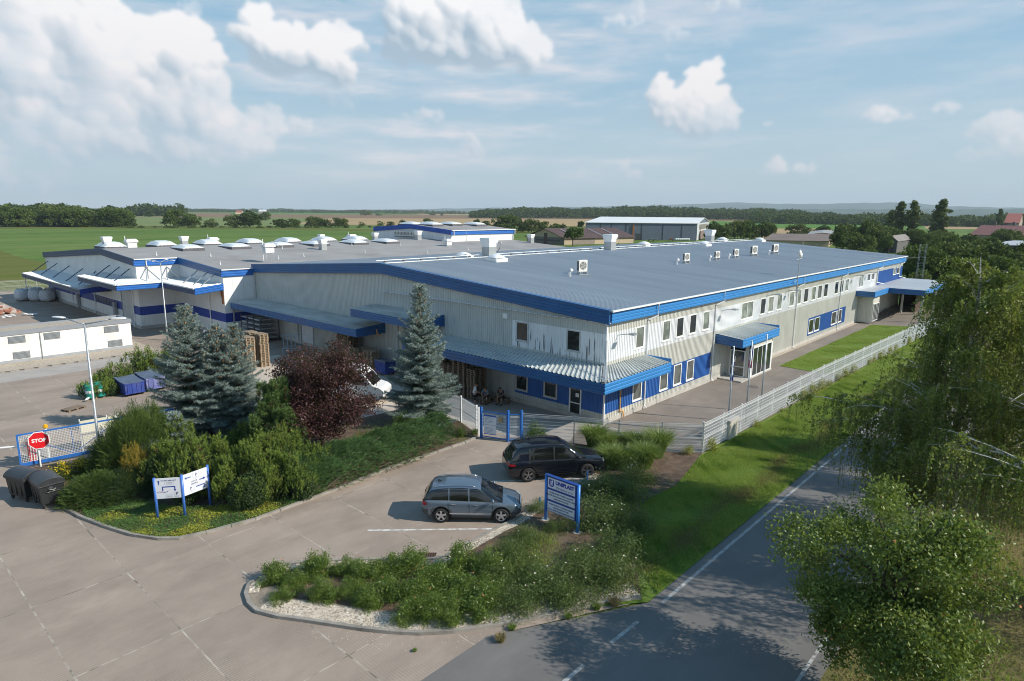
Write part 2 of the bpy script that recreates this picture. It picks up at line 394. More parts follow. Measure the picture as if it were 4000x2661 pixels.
# fascia
mb = MB()
fascia(mb, (0, -.35), (UL+.2, -.35), 7.44, 7.44, .78, (0, -1)); mb.build('side_fascia', P('bright_blue_cladding', (.03, .2, .5), .4, var=.06, vs=.5), hall)  # same cladding as the front, sunlight put into a lighter blue
mb = MB()
fascia(mb, (-.3, -.35), (-.3, 23.0), 7.5, 9.06, .86, (-1, 0)); fascia(mb, (-.3, 23.0), (-.3, 46.2), 9.06, 7.56, .86, (-1, 0))
mb.quad((-.36, -.4, 7.55), (-.36, 23, 9.1), (.05, 23, 9.1), (.05, -.4, 7.55)); mb.quad((-.36, 23, 9.1), (-.36, 46.2, 7.6), (.05, 46.2, 7.6), (.05, 23, 9.1))
mb.quad((-.36, -.4, 7.44), (-.36, 23, 8.99), (-.36, 23, 9.1), (-.36, -.4, 7.55)); mb.quad((-.36, 23, 8.99), (-.36, 46.2, 7.49), (-.36, 46.2, 7.6), (-.36, 23, 9.1))
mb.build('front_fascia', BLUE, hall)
mb = MB(); mb.box(-.32, -.0, -.33, .0, 6.7, 6.74); mb.box(0, UL+.1, -.33, .0, 6.7, 6.74); mb.box(-.28, 0, 0, 23, 6.68, 6.7)
mb.build('soffit', W_WHITE2, hall)
mb = MB()
mb.box(-.2, UL+.2, -.56, -.4, 7.43, 7.53); mb.build('gutter', WHITEM, hall)
for u_, zb in ((4.85, .12), (15.3, .08), (33.85, .08), (48.55, .08), (64.55, 4.35), (77.0, 4.35)):
    mb = MB(); mb.tube([(u_+.6, -.5, 7.45), (u_+.6, -.5, 6.62), (u_+.02, -.12, 6.35), (u_, -.1, 6.2), (u_, -.1, zb+.2), (u_, -.3, zb) if zb < 1 else (u_+.9, -.75, zb)], .062, 8)
    mb.build('downpipe', WHITEM, hall)
# windows of the long wall
for a, b, z0, z1 in up:
    w = b-a; pane = GLB if rnd.random() < .45 else (GL if rnd.random() < .6 else GLM)
    windowpart(hall, 'x', 0, -1, a, b, z0, z1, pane, ((a+b)/2,) if w > 1.6 else ())
for a, b, z0, z1 in low:
    windowpart(hall, 'x', 0, -1, a, b, z0, z1, GLM if a < 20 else GL)
for i, (a, b, z0, z1) in enumerate(fw_open[:4]):
    windowpart(hall, 'y', 0, -1, a, b, z0, z1, GL, mat=P('grey_white_frame', (.5, .5, .49), .5))
d = windowpart(hall, 'y', 0, -1, 1.8, 2.75, .05, 2.4, GL, transom=1.0, sill=False, name='door')
d['label'] = 'white framed glass door with a notice, under the corner canopy'
mb = MB(); mb.box(-.075, -.06, 1.95, 2.22, 1.45, 1.72); mb.build('door_notice', P('paper', (.7, .72, .75), .6), d)
# roller doors
def roller(parent, axis, c, sgn, a0, a1, z0, z1, mat, name='roller_door'):
    mb = MB(); n = int((z1-z0)/.2)
    for k in range(n):
        za = z0+(z1-z0)*k/n; zb_ = z0+(z1-z0)*(k+1)/n
        for (zz0, zz1, o) in ((za, za+.16*(z1-z0)/n/.2, .03), (za+.16*(z1-z0)/n/.2, zb_, .012)):
            lo, hi = sorted((c-sgn*.05, c+sgn*o))
            if axis == 'x': mb.box(a0, a1, lo, hi, zz0, zz1)
            else: mb.box(lo, hi, a0, a1, zz0, zz1)
    o = mb.build(name, mat, parent); fb = MB(); lo, hi = sorted((c-sgn*.03, c+sgn*.07))
    for A0, A1, Z0, Z1 in ((a0-.14, a0, z0, z1+.1), (a1, a1+.14, z0, z1+.1), (a0, a1, z1, z1+.1)):
        if axis == 'x': fb.box(A0, A1, lo, hi, Z0, Z1)
        else: fb.box(lo, hi, A0, A1, Z0, Z1)
    fb.build('frame', P('door_frame_grey', (.25, .27, .29), .5), o); return o
roller(hall, 'y', 0, -1, 34.7, 36.85, .05, 2.9, P('roller_white', (.62, .65, .68), .5))
roller(hall, 'y', 0, -1, 16.9, 21.0, .05, 4.0, P('roller_cream', (.5, .46, .38), .5))
mb = MB(); mb.box(-.1, -.05, 37.6, 41.3, .35, 2.9); o = mb.build('sliding_door', W_BEIGE, hall)
mb = MB(); mb.bar((-.12, 37.55, .3), (-.12, 37.55, 3), .08); mb.bar((-.12, 37.55, .3), (-.12, 41.3, .3), .08); mb.build('frame', WHITEM, o)
# yellow gas pipe near the corner
mb = MB(); mb.tube([(1.72, -.12, 3.0), (1.72, -.12, .55), (2.1, -.12, .5), (2.1, -.2, .1)], .05, 8); mb.build('gas_pipe', P('yellow_pipe', (.62, .33, .08), .5), hall)
# wall lamps on brackets
def walllamp(u_, z):
    mb = MB(); mb.tube([(u_, -.03, z), (u_, -.25, z+.05), (u_+.1, -.9, z+.18)], .03, 6); mb.box(u_-.1, u_+.35, -1.25, -.85, z+.12, z+.22); mb.build('wall_lamp', GALV, hall)
for u_ in (1.3, 16.6, 26.0, 30.9, 53.0, 59.0): walllamp(u_, 5.75 if u_ < 20 else 6.15)
mb = MB(); mb.box(-.22, -.04, 8.35, 8.75, 6.0, 6.35); mb.build('floodlight', WHITEM, hall)
# ---- front / corner canopy (wraps round the corner)
can = MB()
zi, zo = 3.9, 3.68
ribbed_roof(can, (0, 0, zi), (0, 16.7, zi), (-3.0, -2.0, zo), (-3.0, 16.7, zo), .36, .07, 0, 0)
ribbed_roof(can, (4.85, 0, zi-.02), (0, 0, zi-.02), (4.85, -2.0, zo), (-3.0, -2.0, zo), .36, .07, 0, 0)
can.build('canopy_roof', CANROOF, hall)
can = MB()
fascia(can, (-3.02, -2.02), (-3.02, 16.7), 3.66, 3.66, .66, (-1, 0), ribs=3); fascia(can, (4.85, -2.02), (-3.02, -2.02), 3.66, 3.66, .66, (0, -1), mi=1, ribs=3)
can.box(4.8, 4.88, -2.0, -.05, 3.04, 3.92, 1); can.box(-3.0, 0, 16.7, 16.8, 3.0, 3.92)
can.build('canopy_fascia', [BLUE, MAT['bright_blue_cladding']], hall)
can = MB(); can.box(-2.9, -.05, -1.9, 16.65, 3.2, 3.26); can.box(-.05, 4.8, -1.9, -.05, 3.2, 3.26); can.build('canopy_soffit', P('soffit_grey', (.3, .31, .31), .8), hall)
can = MB(); can.add([(0, 0, 3.99), (-.3, -.05, 3.97), (-3.0, -1.8, 3.78), (-2.8, -2.02, 3.78), (-.05, -.25, 3.97)], [(0, 1, 2, 3, 4)]); can.add([(0, 0, 3.9), (-.3, -.05, 3.9), (-3.0, -1.8, 3.7), (-2.8, -2.02, 3.7), (-.05, -.25, 3.9)], [(4, 3, 2, 1, 0)]); can.build('hip_flashing', GALV, hall)
can = MB(); can.tube([(-.02, -.03, 5.55), (-2.35, -1.6, 3.78)], .045, 8); can.box(-2.6, -2.2, -1.75, -1.4, 3.76, 3.82); can.build('canopy_tie_rod', GALV, hall)
# ---- loading canopies further left
def leancan(u_out, v0, v1, zi, zo, h, name_r=CANROOF, pitch=.3):
    c_ = MB(); ribbed_roof(c_, (0, v0, zi), (0, v1, zi), (u_out, v0, zo), (u_out, v1, zo), pitch, .06); c_.build('canopy_roof', name_r, hall)
    c_ = MB(); fascia(c_, (u_out-.02, v0), (u_out-.02, v1), zo-.01, zo-.01, h, (-1, 0), ribs=3)
    fascia(c_, (u_out, v0-.02), (-.05, v0-.02), zo-.01, zo-.01, h, (0, -1), ribs=3); c_.box(u_out, 0, v0-.03, v0+.06, zo-.02, zi+.07) if False else None
    c_.add([(u_out, v0-.01, zo-.02), (-.05, v0-.01, zo-.02), (-.05, v0-.01, zi+.07), (u_out, v0-.01, zo+.07), (u_out, v0+.05, zo-.02), (-.05, v0+.05, zo-.02), (-.05, v0+.05, zi+.07), (u_out, v0+.05, zo+.07)], [(0, 1, 2, 3), (7, 6, 5, 4), (3, 2, 6, 7)])
    fascia(c_, (-.05, v1+.02), (u_out, v1+.02), zo-.01, zo-.01, h, (0, 1), ribs=3)
    c_.build('canopy_fascia', BLUE, hall)
    c_ = MB(); c_.box(u_out+.1, -.05, v0+.1, v1-.1, zo-h+.2, zo-h+.26); c_.build('canopy_soffit', MAT['soffit_grey'], hall)
leancan(-3.0, 22.9, 45.9, 3.85, 3.66, .62)
leancan(-2.45, 15.2, 24.4, 5.43, 5.22, .62)
mb = MB(); mb.bar((-2.9, 45.6, 0), (-2.9, 45.6, 3.1), .12); mb.build('canopy_post', GALV, hall)
mb = MB(); mb.tube([(-1.0, 22.82, 3.5), (-1.0, 22.7, 3.0), (-.8, 22.7, 2.9)], .05, 6); mb.build('gas_pipe', MAT['yellow_pipe'], hall)
# ---- entrance porch
pu0, pu1, pv = 18.17, 22.9, -2.0
mb = MB()
ribbed_wall(mb, 'y', pu0, -1, pv, -.85 if False else -1.62, [.1], lambda a: 3.1, [], lambda a, z: 0)
mb.box(pu0, pu0+.1, -.3, -.02, .1, 3.1); mb.box(pu0, pu1, pv+.0, pv+.1, 2.55, 3.1); mb.box(pu1-.1, pu1, pv, -.02, .1, 3.1)
mb.box(pu0, pu0+.1, pv, pv+.1, .1, 3.1)
mb.build('porch_wall', W_BEIGE2, hall)
mb = MB(); mb.box(pu0-1.6, pu1+.1, pv-.1, -.06, 0, .12); mb.build('porch_step', CONC, hall)
n_ = (pu1-pu0)/4
windowpart(hall, 'x', pv, -1, pu0+.55, pu1-.2, .12, 2.6, GL, [pu0+.55+(pu1-.75-pu0)*k/4 for k in (1, 2, 3)], sill=False, dp=.1)
mb = MB(); mb.box(pu1-.25, pu1+.02, pv-.06, pv+.06, .1, 2.62); mb.box(pu0-.02, pu0+.55, pv-.03, pv+.03, .1, 2.6); mb.build('porch_trim', WHITEM, hall)
d = windowpart(hall, 'y', pu0, -1, -1.62, -.35, .12, 2.35, GLM, transom=.95, sill=False, name='door')
d['label'] = 'white framed glass entrance door in the side of the porch'
c_ = MB(); ribbed_roof(c_, (15.75, 0, 3.95), (23.45, 0, 3.95), (15.75, -2.3, 3.74), (23.45, -2.3, 3.74), .3, .06); c_.build('porch_roof', CANROOF, hall)
c_ = MB(); fascia(c_, (15.75, -2.32), (23.45, -2.32), 3.74, 3.74, .7, (0, -1), mi=1, ribs=3); fascia(c_, (15.73, -.05), (15.73, -2.3), 3.88, 3.74, .72, (-1, 0), ribs=3)
c_.box(23.4, 23.48, -2.3, -.05, 3.08, 3.96, 1); c_.box(15.85, 23.3, -2.2, -.05, 3.1, 3.14)
c_.build('porch_fascia', [BLUE, MAT['bright_blue_cladding']], hall)
# ---- far side porch with bicycle shelter
mb = MB(); ribbed_wall(mb, 'y', 56.7, -1, -1.75, -.05, [.1], lambda a: 3.4, [], lambda a, z: 0, depth=.04); mb.box(56.7, 59.7, -1.75, -1.68, 2.5, 3.4); mb.box(59.6, 59.7, -1.68, -.05, .1, 3.4); mb.build('far_porch_wall', W_BEIGE2, hall)
windowpart(hall, 'x', -1.75, -1, 56.95, 59.6, .25, 2.5, GL, [57.6, 58.27, 58.93], sill=False)
c_ = MB(); c_.prism([(55.3, -2.15), (62.0, -2.15), (62.0, -6.3), (79.5, -6.3), (79.5, -.04), (55.3, -.04)], 3.98, 4.16); c_.build('shelter_roof', ROOF, hall)
c_ = MB(); fascia(c_, (55.3, -2.17), (62.0, -2.17), 4.19, 4.19, .68, (0, -1), mi=1, ribs=3); fascia(c_, (55.28, -.05), (55.28, -2.17), 4.19, 4.19, .68, (-1, 0), ribs=3); fascia(c_, (61.98, -2.17), (61.98, -6.32), 4.19, 4.19, .68, (-1, 0), ribs=3); fascia(c_, (61.98, -6.32), (79.5, -6.32), 4.19, 4.19, .68, (0, -1), mi=1, ribs=3)
c_.build('shelter_fascia', [BLUE, MAT['bright_blue_cladding']], hall)
for x, y in ((62.4, -6.0), (70.5, -6.0), (79, -6.0), (70.5, -2.2)):
    mb = MB(); mb.box(x-.12, x+.12, y-.12, y+.12, 0, 3.6); mb.build('shelter_post', W_BEIGE2, hall)
mb = MB(); mb.box(72, 79, -3.6, -3.5, 0, 2.9); mb.box(79, 79.2, -6, -.1, 0, 3.5); mb.build('shelter_screen', P('dark_boards', (.07, .04, .03), .8), hall)
# cage ladder on the far gable
mb = MB()
for y in (-2.3, -1.5): mb.bar((81.3, y, 0), (81.3, y, 9.2), .07)
for y in (-2.3, -1.5): mb.bar((82.1, y, 2.5), (82.1, y, 9.2), .05)
for k in range(20): mb.bar((81.3, -2.3, .45*k+.2), (81.3, -1.5, .45*k+.2), .025)
for k in range(8):
    z = 2.5+.95*k; mb.bar((82.1, -2.3, z), (82.1, -1.5, z), .04); mb.bar((81.3, -2.3, z), (82.1, -2.3, z), .04); mb.bar((81.3, -1.5, z), (82.1, -1.5, z), .04)
mb.bar((79.1, -.3, 7.2), (81.3, -1.5, 7.2), .06); mb.bar((79.1, .3, 4), (81.3, -1.5, 4), .06)
tag(mb.build('caged_ladder', P('ladder_green_grey', (.16, .2, .19), .6)), 'tall galvanised caged ladder at the far end of the blue roof edge', 'ladder')
# ================================================================ OLDER HALL (left)
old = thing('warehouse', 'white panel warehouse with flat grey roof, stepped corner and blue stripe', 'warehouse', (-8, 57, 0))
old.location = (0, 0, 0)
def oz(v): return 7.15+.0622*(v-46.1) if v < 68.6 else 8.55-.0663*(v-68.6)
V1, U1, U2, V2, VE, UE = 46.1, -3.56, -8.23, 57.3, 95.6, 60.0
def flatwall(mb, axis, c, sgn, a0, a1, ztop, openings=(), seg=1.0):
    """panel wall with blue stripe; ztop(a)"""
    ab = sorted(set([a0, a1]+[x for o in openings for x in o[:2]]+([68.6] if a0 < 68.6 < a1 else []))); ab = [x for x in ab if a0 <= x <= a1]
    zb = sorted(set([.32, 1.55, 2.52]+[x for o in openings for x in o[2:4]]))
    for i in range(len(ab)-1):
        for j in range(len(zb)):
            last = j == len(zb)-1; z0 = zb[j]; zm = z0+.01; am = (ab[i]+ab[i+1])/2
            if any(o[0] <= am <= o[1] and o[2] <= zm <= o[3] for o in openings): continue
            za = ztop(ab[i]) if last else zb[j+1]; zc = ztop(ab[i+1]) if last else zb[j+1]
            mi = 1 if 1.55 <= zm < 2.52 else 0
            P_ = [(ab[i], z0), (ab[i+1], z0), (ab[i+1], zc), (ab[i], za)]
            q = [(a, c, z) if axis == 'x' else (c, a, z) for a, z in P_]
            if (axis == 'x' and sgn > 0) or (axis == 'y' and sgn < 0): q = q[::-1]
            mb.quad(*q, mi)
mb = MB()
flatwall(mb, 'x', V1, -1, U1, 0, lambda a: 6.9)
flatwall(mb, 'y', U1, -1, V1, V2, lambda v: oz(v)-.2)
flatwall(mb, 'x', V2, -1, U2, U1, lambda a: 7.7)
flatwall(mb, 'y', U2, -1, V2, VE, lambda v: oz(v)-.2, [(59.3, 63.0, .1, 4.2)])
flatwall(mb, 'x', V1, -1, 79, UE, lambda a: 7) if UE > 79 else None
mb.box(UE-.1, UE, V1, VE, 0, 6.0); mb.box(U2, UE, VE-.1, VE, 0, 5.9); mb.box(U2+.3, U2+.4, 58, 64, 0, 5)
mb.build('wall', [W_PANEL, W_PBLUE], old)
mb = MB()
mb.prism([(U2-.14, V2-.14), (U1-.14, V2-.14), (U1-.14, V1-.14), (0, V1-.14), (0, V1), (U1, V1), (U1, V2), (U2, V2), (U2, 59.2), (U2-.14, 59.2)], 0, .33)
mb.box(U2-.14, U2, 63.1, VE, 0, .33); mb.build('plinth', CONC, old)
mb = MB()
def rp(x, v): return (x, v, oz(v))
eave = lambda x0, x1, v0, v1: mb.quad((x0, v0, oz(v0)), (x1, v0, oz(v0)), (x1, v1, oz(v1)), (x0, v1, oz(v1)))
eave(U1-.2, UE, V1-.1, V2-.1); eave(U2-.2, UE, V2-.1, 68.6); eave(U2-.2, UE, 68.6, VE+.1)
mb.build('roof', MEMB, old)
BL3 = P('deep_blue_cladding', (.018, .125, .43), .4, var=.06, vs=.5)
DK = P('navy_cladding', (.035, .06, .13), .5, var=.1, vs=.5)  # warehouse blue on faces turned from the sun, shade put into the colour
mb = MB(); H_ = .72
fascia(mb, (U1-.22, V1-.15), (-.3, V1-.15), oz(V1), oz(V1), H_, (0, -1), ribs=3)
mb.build('eave_fascia', BL3, old); mb = MB()
fascia(mb, (U2-.22, V2-.15), (U1-.22, V2-.15), oz(V2), oz(V2), H_, (0, -1), ribs=3)
mb.build('eave_fascia', BL3, old)
mb = MB()
fascia(mb, (U1-.22, V1-.15), (U1-.22, V2-.15), oz(V1)+.06, oz(V2)+.06, H_+.06, (-1, 0), ribs=3)
mb.build('gable_fascia', BLUE, old)
mb = MB()
fascia(mb, (U2-.22, V2-.15), (U2-.22, 68.6), oz(V2)+.06, oz(68.6)+.06, H_+.06, (-1, 0), ribs=3)
fascia(mb, (U2-.22, 68.6), (U2-.22, VE+.1), oz(68.6)+.06, oz(VE)+.06, H_+.06, (-1, 0), ribs=3)
fascia(mb, (U2-.2, VE+.1), (UE, VE+.1), oz(VE), oz(VE), H_, (0, 1), ribs=3)
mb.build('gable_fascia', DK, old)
mb = MB(); fascia(mb, (UE+.1, V1), (UE+.1, VE), 7.3, 7.0, 1.4, (1, 0), ribs=3); fascia(mb, (57, V1+.3), (UE+.1, V1+.3), 7.45, 7.45, .5, (0, -1), ribs=3); mb.build('far_fascia', BL3, old)
mb = MB(); mb.box(U1-.2, -.3, V1-.3, V1-.14, oz(V1)-.03, oz(V1)+.07); mb.box(U2-.2, U1-.3, V2-.3, V2-.14, oz(V2)-.03, oz(V2)+.07); mb.build('gutter', WHITEM, old)
mb = MB(); mb.tube([(-7.2, V2-.25, oz(V2)), (-7.2, V2-.25, 7.2), (-7.0, V2-.08, 6.9), (-7.0, V2-.08, 5.8)], .06, 8); mb.build('downpipe', WHITEM, old)
mb = MB()
for (a, b, c_) in (((U1-.12, 49.6, 5.0), (U1-.12, 49.6, .9), (U1-.3, 49.6, .1)), ((U2-.12, 59.0, 5.0), (U2-.12, 59.0, .9), (U2-.3, 58.8, .1)), ((U2-.12, 73.0, 3.9), (U2-.12, 73.0, .9), (U2-.3, 73.0, .1)), ((U2-.12, 83.0, 3.9), (U2-.12, 83.0, .5), (U2-.3, 83, .1))):
    mb = MB(); mb.tube([a, b, c_], .06, 8); mb.build('downpipe', WHITEM, old)
mb = MB(); mb.tube([(U1-2.7, 50.8, 5.3), (U1-2.7, 50.8, 4.9), (U1-2.2, 50.6, 4.75), (U1-.12, 49.6, 4.75), (U1-.12, 49.6, 4.2)], .045, 8); mb.build('downpipe', WHITEM, old)
mb = MB(); mb.tube([(U1-.1, 46.6, 4.9), (U1-.1, 46.6, 4.3)], .05, 8); mb.box(U1-.07, U1-.0, 46.2, 46.6, 3.5, 4.9); mb.build('rust_stain_pipe', P('rust', (.3, .13, .05), .8), old)
# roller door and post in the shaded wall
roller(old, 'y', U2, -1, 59.4, 62.9, .05, 4.1, P('roller_grey', (.5, .51, .51), .5))
mb = MB(); mb.box(U2-.35, U2-.05, 64.8, 65.5, 0, 2.3); mb.box(U2-.35, U2-.05, 79.8, 80.5, 0, 2.3); mb.build('door_buffer', P('door_grey', (.3, .31, .32), .6), old)
mb = MB(); mb.box(U1-.1, U1-.02, 55.0, 56.3, .3, 2.5); mb.build('door', P('door_grey', (.3, .31, .32), .6), old)
mb = MB()
for k in range(7): mb.box(U2-.04, U2-.005, 65.6+1.05*k, 66.55+1.05*k, 1.65, 2.42)
mb.build('window_band', P('navy_glass', (.015, .035, .12), .25), old)
# high canopy following the step
zo, zi_ = 5.42, 5.68; uo, vo, uo2 = -6.55, 54.8, -11.1
c_ = MB()
ribbed_roof(c_, (U1, V1, zi_), (U1, V2, zi_), (uo, V1, zo), (uo, vo, zo), .33, .06)
ribbed_roof(c_, (U1, V2, zi_), (U2, V2, zi_), (uo, vo, zo), (uo2, vo, zo), .33, .06)
ribbed_roof(c_, (U2, V2, zi_), (U2, 68.4, zi_), (uo2, vo, zo), (uo2, 68.4, zo), .33, .06)
c_.build('canopy_roof', CANROOFW, old)
c_ = MB()
fascia(c_, (uo, V1-.02), (U1, V1-.02), zo+.02, zi_+.03, .68, (0, -1), ribs=3); c_.build('end_fascia', BL3, old); c_ = MB(); fascia(c_, (uo2, vo-.02), (uo, vo-.02), zo, zo, .62, (0, -1), ribs=3)
c_.build('canopy_fascia', BL3, old)
c_ = MB(); fascia(c_, (uo-.02, V1), (uo-.02, vo), zo, zo, .62, (-1, 0), ribs=3); fascia(c_, (uo2-.02, vo), (uo2-.02, 68.4), zo, zo, .62, (-1, 0), ribs=3); fascia(c_, (U2, 68.45), (uo2, 68.45), zo, zo, .62, (0, 1), ribs=3)
c_.build('canopy_fascia', DK, old)
c_ = MB(); c_.box(uo+.1, U1-.05, V1+.1, vo, 4.95, 5.0); c_.prism([(uo2+.1, vo+.1), (uo+.1, vo+.1), (U1-.05, vo+.1), (U1-.05, V2-.05), (U2-.05, V2-.05), (U2-.05, 68.3), (uo2+.1, 68.3)], 4.96, 5.01); c_.build('canopy_soffit', MAT['soffit_grey'], old)
c_ = MB(); c_.box(uo-.12, uo-.03, V1, vo-.1, zo-.08, zo+.03); c_.box(uo2, uo-.1, vo-.14, vo-.04, zo-.06, zo+.04); c_.box(uo2-.14, uo2-.04, vo, 68.4, zo-.08, zo+.03); c_.build('canopy_gutter', WHITEM, old)
# low canopy beyond
kz, ki, ku, k0, k1 = 4.0, 4.35, -11.6, 66.2, 94.0
c_ = MB(); ribbed_roof(c_, (U2, k0, ki), (U2, k1, ki), (ku, k0, kz), (ku, k1, kz), .33, .05); c_.build('low_canopy_roof', CANROOFW, old)
c_ = MB(); fascia(c_, (ku, k0-.02), (U2-.05, k0-.02), kz, ki, .62, (0, -1), ribs=3); c_.build('low_canopy_fascia', W_PBLUE, old)
c_ = MB(); fascia(c_, (ku-.02, k0), (ku-.02, k1), kz, kz, .6, (-1, 0), ribs=3); c_.build('low_canopy_fascia', DK, old)
c_ = MB(); c_.box(ku+.1, U2-.05, k0+.1, k1, 3.5, 3.55); c_.box(ku-.14, ku-.04, k0, k1, kz-.08, kz+.03); c_.build('low_canopy_soffit', MAT['soffit_grey'], old)
# tie rods above the canopies
for v in (48.4, 51.0, 46.5): 
    mb = MB(); mb.bar((U1, v+1.0, zi_+1.15), (uo+.9, v+.1, zo+.15), .06, .09); mb.build('tie_rod', GALV, old)
for u_ in (-5.0, -7.2):
    mb = MB(); mb.bar((u_, V2, zi_+1.2), (u_-.6, vo+.8, zo+.15), .07, .1); mb.bar((u_, V2, zi_+1.2), (u_+.8, vo+.8, zo+.15), .07, .1); mb.build('tie_rod', GALV, old)
for v in (58.2, 61.5, 65.0):
    mb = MB(); mb.bar((U2, v+1.2, zi_+1.0), (uo2+.9, v, zo+.15), .06, .09); mb.build('tie_rod', DK, old)
for v in (70.5, 76.0, 82.0, 88.0, 93.0):
    mb = MB(); mb.bar((U2, v+1.2, ki+1.2), (ku+1.0, v, kz+.15), .06, .09); mb.build('tie_rod', DK, old)
mb = MB(); mb.bar((ku+.2, 93.6, 0), (ku+.2, 93.6, 3.5), .1); mb.bar((ku-.7, 94.2, 0), (ku+.6, 93.8, 2.2), .1); mb.build('canopy_post', WHITEM, old)
# ---- barrel skylights (parts of the roofs)
DOME = P('skylight_acrylic', (.72, .75, .77), .25, var=.05, vs=3)
KERB = P('skylight_kerb', (.1, .1, .11), .7)
def skylight(parent, x, v, z, w=3.6, d=2.6, h=.4, ribs=6, slope=0., kh=.22):
    mb = MB(); n = 12
    mb.box(x-w/2, x+w/2, v-d/2, v+d/2, z-.15, z+kh, 1)
    nx = ribs*2; base = len(mb.v)
    for i in range(nx+1):
        xx = x-w/2+w*i/nx; tap = 1 if 0 < i < nx else 0
        for k in range(n+1):
            a = PI*k/n; e = .0 if not tap else 1
            yy = v-math.cos(a)*d/2; zz = z+kh+math.sin(a)*h*min(1, math.sin(PI*min(i, nx-i)/nx*1.9) if min(i, nx-i) < nx*.27 else 1)+(.03 if i % 2 == 0 and tap else 0)
            mb.v.append((xx, yy, zz))
    for i in range(nx):
        for k in range(n): mb.f.append((base+i*(n+1)+k, base+(i+1)*(n+1)+k, base+(i+1)*(n+1)+k+1, base+i*(n+1)+k+1)); mb.m.append(0)
    return mb.build('skylight', [DOME, KERB], parent)
for i, u_ in enumerate((.2, 6.4, 12.7, 18.5, 25.4, 31.5)):
    skylight(old, u_+.3, 65.0, oz(65.0), 2.7, 4.2)
for i, u_ in enumerate((-6.0, .2, 6.4, 12.7, 19.0, 25.4, 31.5)):
    skylight(old, u_+.3, 73.5, oz(73.5), 2.7, 4.2, kh=.35, h=.55)
# ---- raised far hall
far = thing('raised_hall', 'raised white hall with blue band and rows of skylights behind the grey flat roof', 'factory building', (44, 62.6, 0)); far.location = (0, 0, 0)
FU, FV, FE, FVE = 44.2, 62.6, 60.4, 85
def fz(v): return 10.15+.075*(v-FV) if v < 73.5 else 10.97-.066*(v-73.5)
mb = MB()
mb.quad((FU, FV, 6), (FE, FV, 6), (FE, FV, 9.6), (FU, FV, 9.6)); mb.add([(FU, FVE, 6), (FU, FV, 6), (FU, FV, 9.9), (FU, 73.5, 10.7), (FU, FVE, 9.9)], [(0, 1, 2, 3, 4)]); mb.box(FE-.1, FE, FV, FVE, 0, 9.6); mb.box(FU, FE, FVE-.1, FVE, 0, 9.6)
mb.build('wall', W_PANEL, far)
mb = MB(); mb.quad((FU-.2, FV-.2, fz(FV)), (FE+.2, FV-.2, fz(FV)), (FE+.2, 73.5, 10.97), (FU-.2, 73.5, 10.97)); mb.quad((FU-.2, 73.5, 10.97), (FE+.2, 73.5, 10.97), (FE+.2, FVE, fz(FVE)), (FU-.2, FVE, fz(FVE))); mb.build('roof', MEMB, far)
mb = MB(); fascia(mb, (FU-.2, FV-.2), (FE+.2, FV-.2), 10.13, 10.13, .75, (0, -1), ribs=3); mb.build('fascia', BL3, far)
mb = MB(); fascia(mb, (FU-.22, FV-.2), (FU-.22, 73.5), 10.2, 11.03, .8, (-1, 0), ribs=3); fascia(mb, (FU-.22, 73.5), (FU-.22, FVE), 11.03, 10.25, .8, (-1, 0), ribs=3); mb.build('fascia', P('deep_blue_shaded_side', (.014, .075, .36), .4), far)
mb = MB(); mb.box(FU-.1, FE+.3, FV-.4, FV-.22, 10.08, 10.2); mb.tube([(FE, FV-.35, 10.1), (FE, FV-.35, 9.3), (FE-.2, FV-.1, 9.1), (FE-.2, FV-.1, 8.2)], .07, 6); mb.tube([(FU+.3, FV-.35, 10.1), (FU+.3, FV-.35, 9.3)], .07, 6); mb.build('gutter', WHITEM, far)
for u_, v in ((47.0, 71.3), (52.2, 71.6), (46.5, 76.4), (51.5, 76.8), (57.5, 70.5)): skylight(far, u_, v, fz(v), 2.7, 4.2)
# ---- roof equipment: each a thing of its own
DUCTW = P('duct_white', (.74, .75, .75), .35, var=.05)
def rooftop_duct(x, y, z, s, label, group=None, rz=0):
    t = thing('roof_ventilator', label, 'roof ventilator', (x, y, z), rz, group)
    mb = MB(); mb.prism([(-.55*s, -.55*s), (.55*s, -.55*s), (.5*s, .55*s), (-.5*s, .55*s)], -.3, 1.05*s); mb.build('base_duct', P('duct_galvanised', (.4, .42, .43), .4, metal=.4, var=.08), t)
    mb = MB(); a, b = .52*s, .72*s
    mb.add([(-a, -a, 1.03*s), (a, -a, 1.03*s), (a, a, 1.03*s), (-a, a, 1.03*s), (-b, -b, 1.8*s), (b, -b, 1.8*s), (b, b, 1.8*s), (-b, b, 1.8*s), (-b*.9, -b*.9, 1.95*s), (b*.9, -b*.9, 1.95*s), (b*.9, b*.9, 1.95*s), (-b*.9, b*.9, 1.95*s)],
                  [(0,1,5,4),(1,2,6,5),(2,3,7,6),(3,0,4,7),(4,5,9,8),(5,6,10,9),(6,7,11,10),(7,4,8,11),(8,9,10,11),(3,2,1,0)]); mb.build('hood', DUCTW, t, bevel=.03*s)
    if s > .97:
        mb = MB(); mb.tube([(.5*s, -.75*s, 1.5*s), (.75*s, -.85*s, 1.45*s), (.78*s, -.8*s, .9*s), (.55*s, -.6*s, .5*s)], .035, 6); mb.build('cable', DARKM, t)
    return t
rooftop_duct(13.6, 23.6, 8.97, .98, 'large white hooded roof ventilator nearest on the ribbed roof ridge', 'large ventilators on the ribbed roof ridge')
rooftop_duct(33.8, 22.6, 8.97, .98, 'large white hooded roof ventilator on the ridge in front of the brown barn', 'large ventilators on the ribbed roof ridge')
rooftop_duct(69.0, 26.5, 8.8, 1.05, 'large white hooded roof ventilator farthest along the ridge, in front of the hangar end', 'large ventilators on the ribbed roof ridge')
gd = 'small ventilators on the flat grey roof'
rooftop_duct(16.6, 59.2, oz(59.2), .75, 'grey and white ventilator standing alone in front of the skylights of the flat roof', gd)
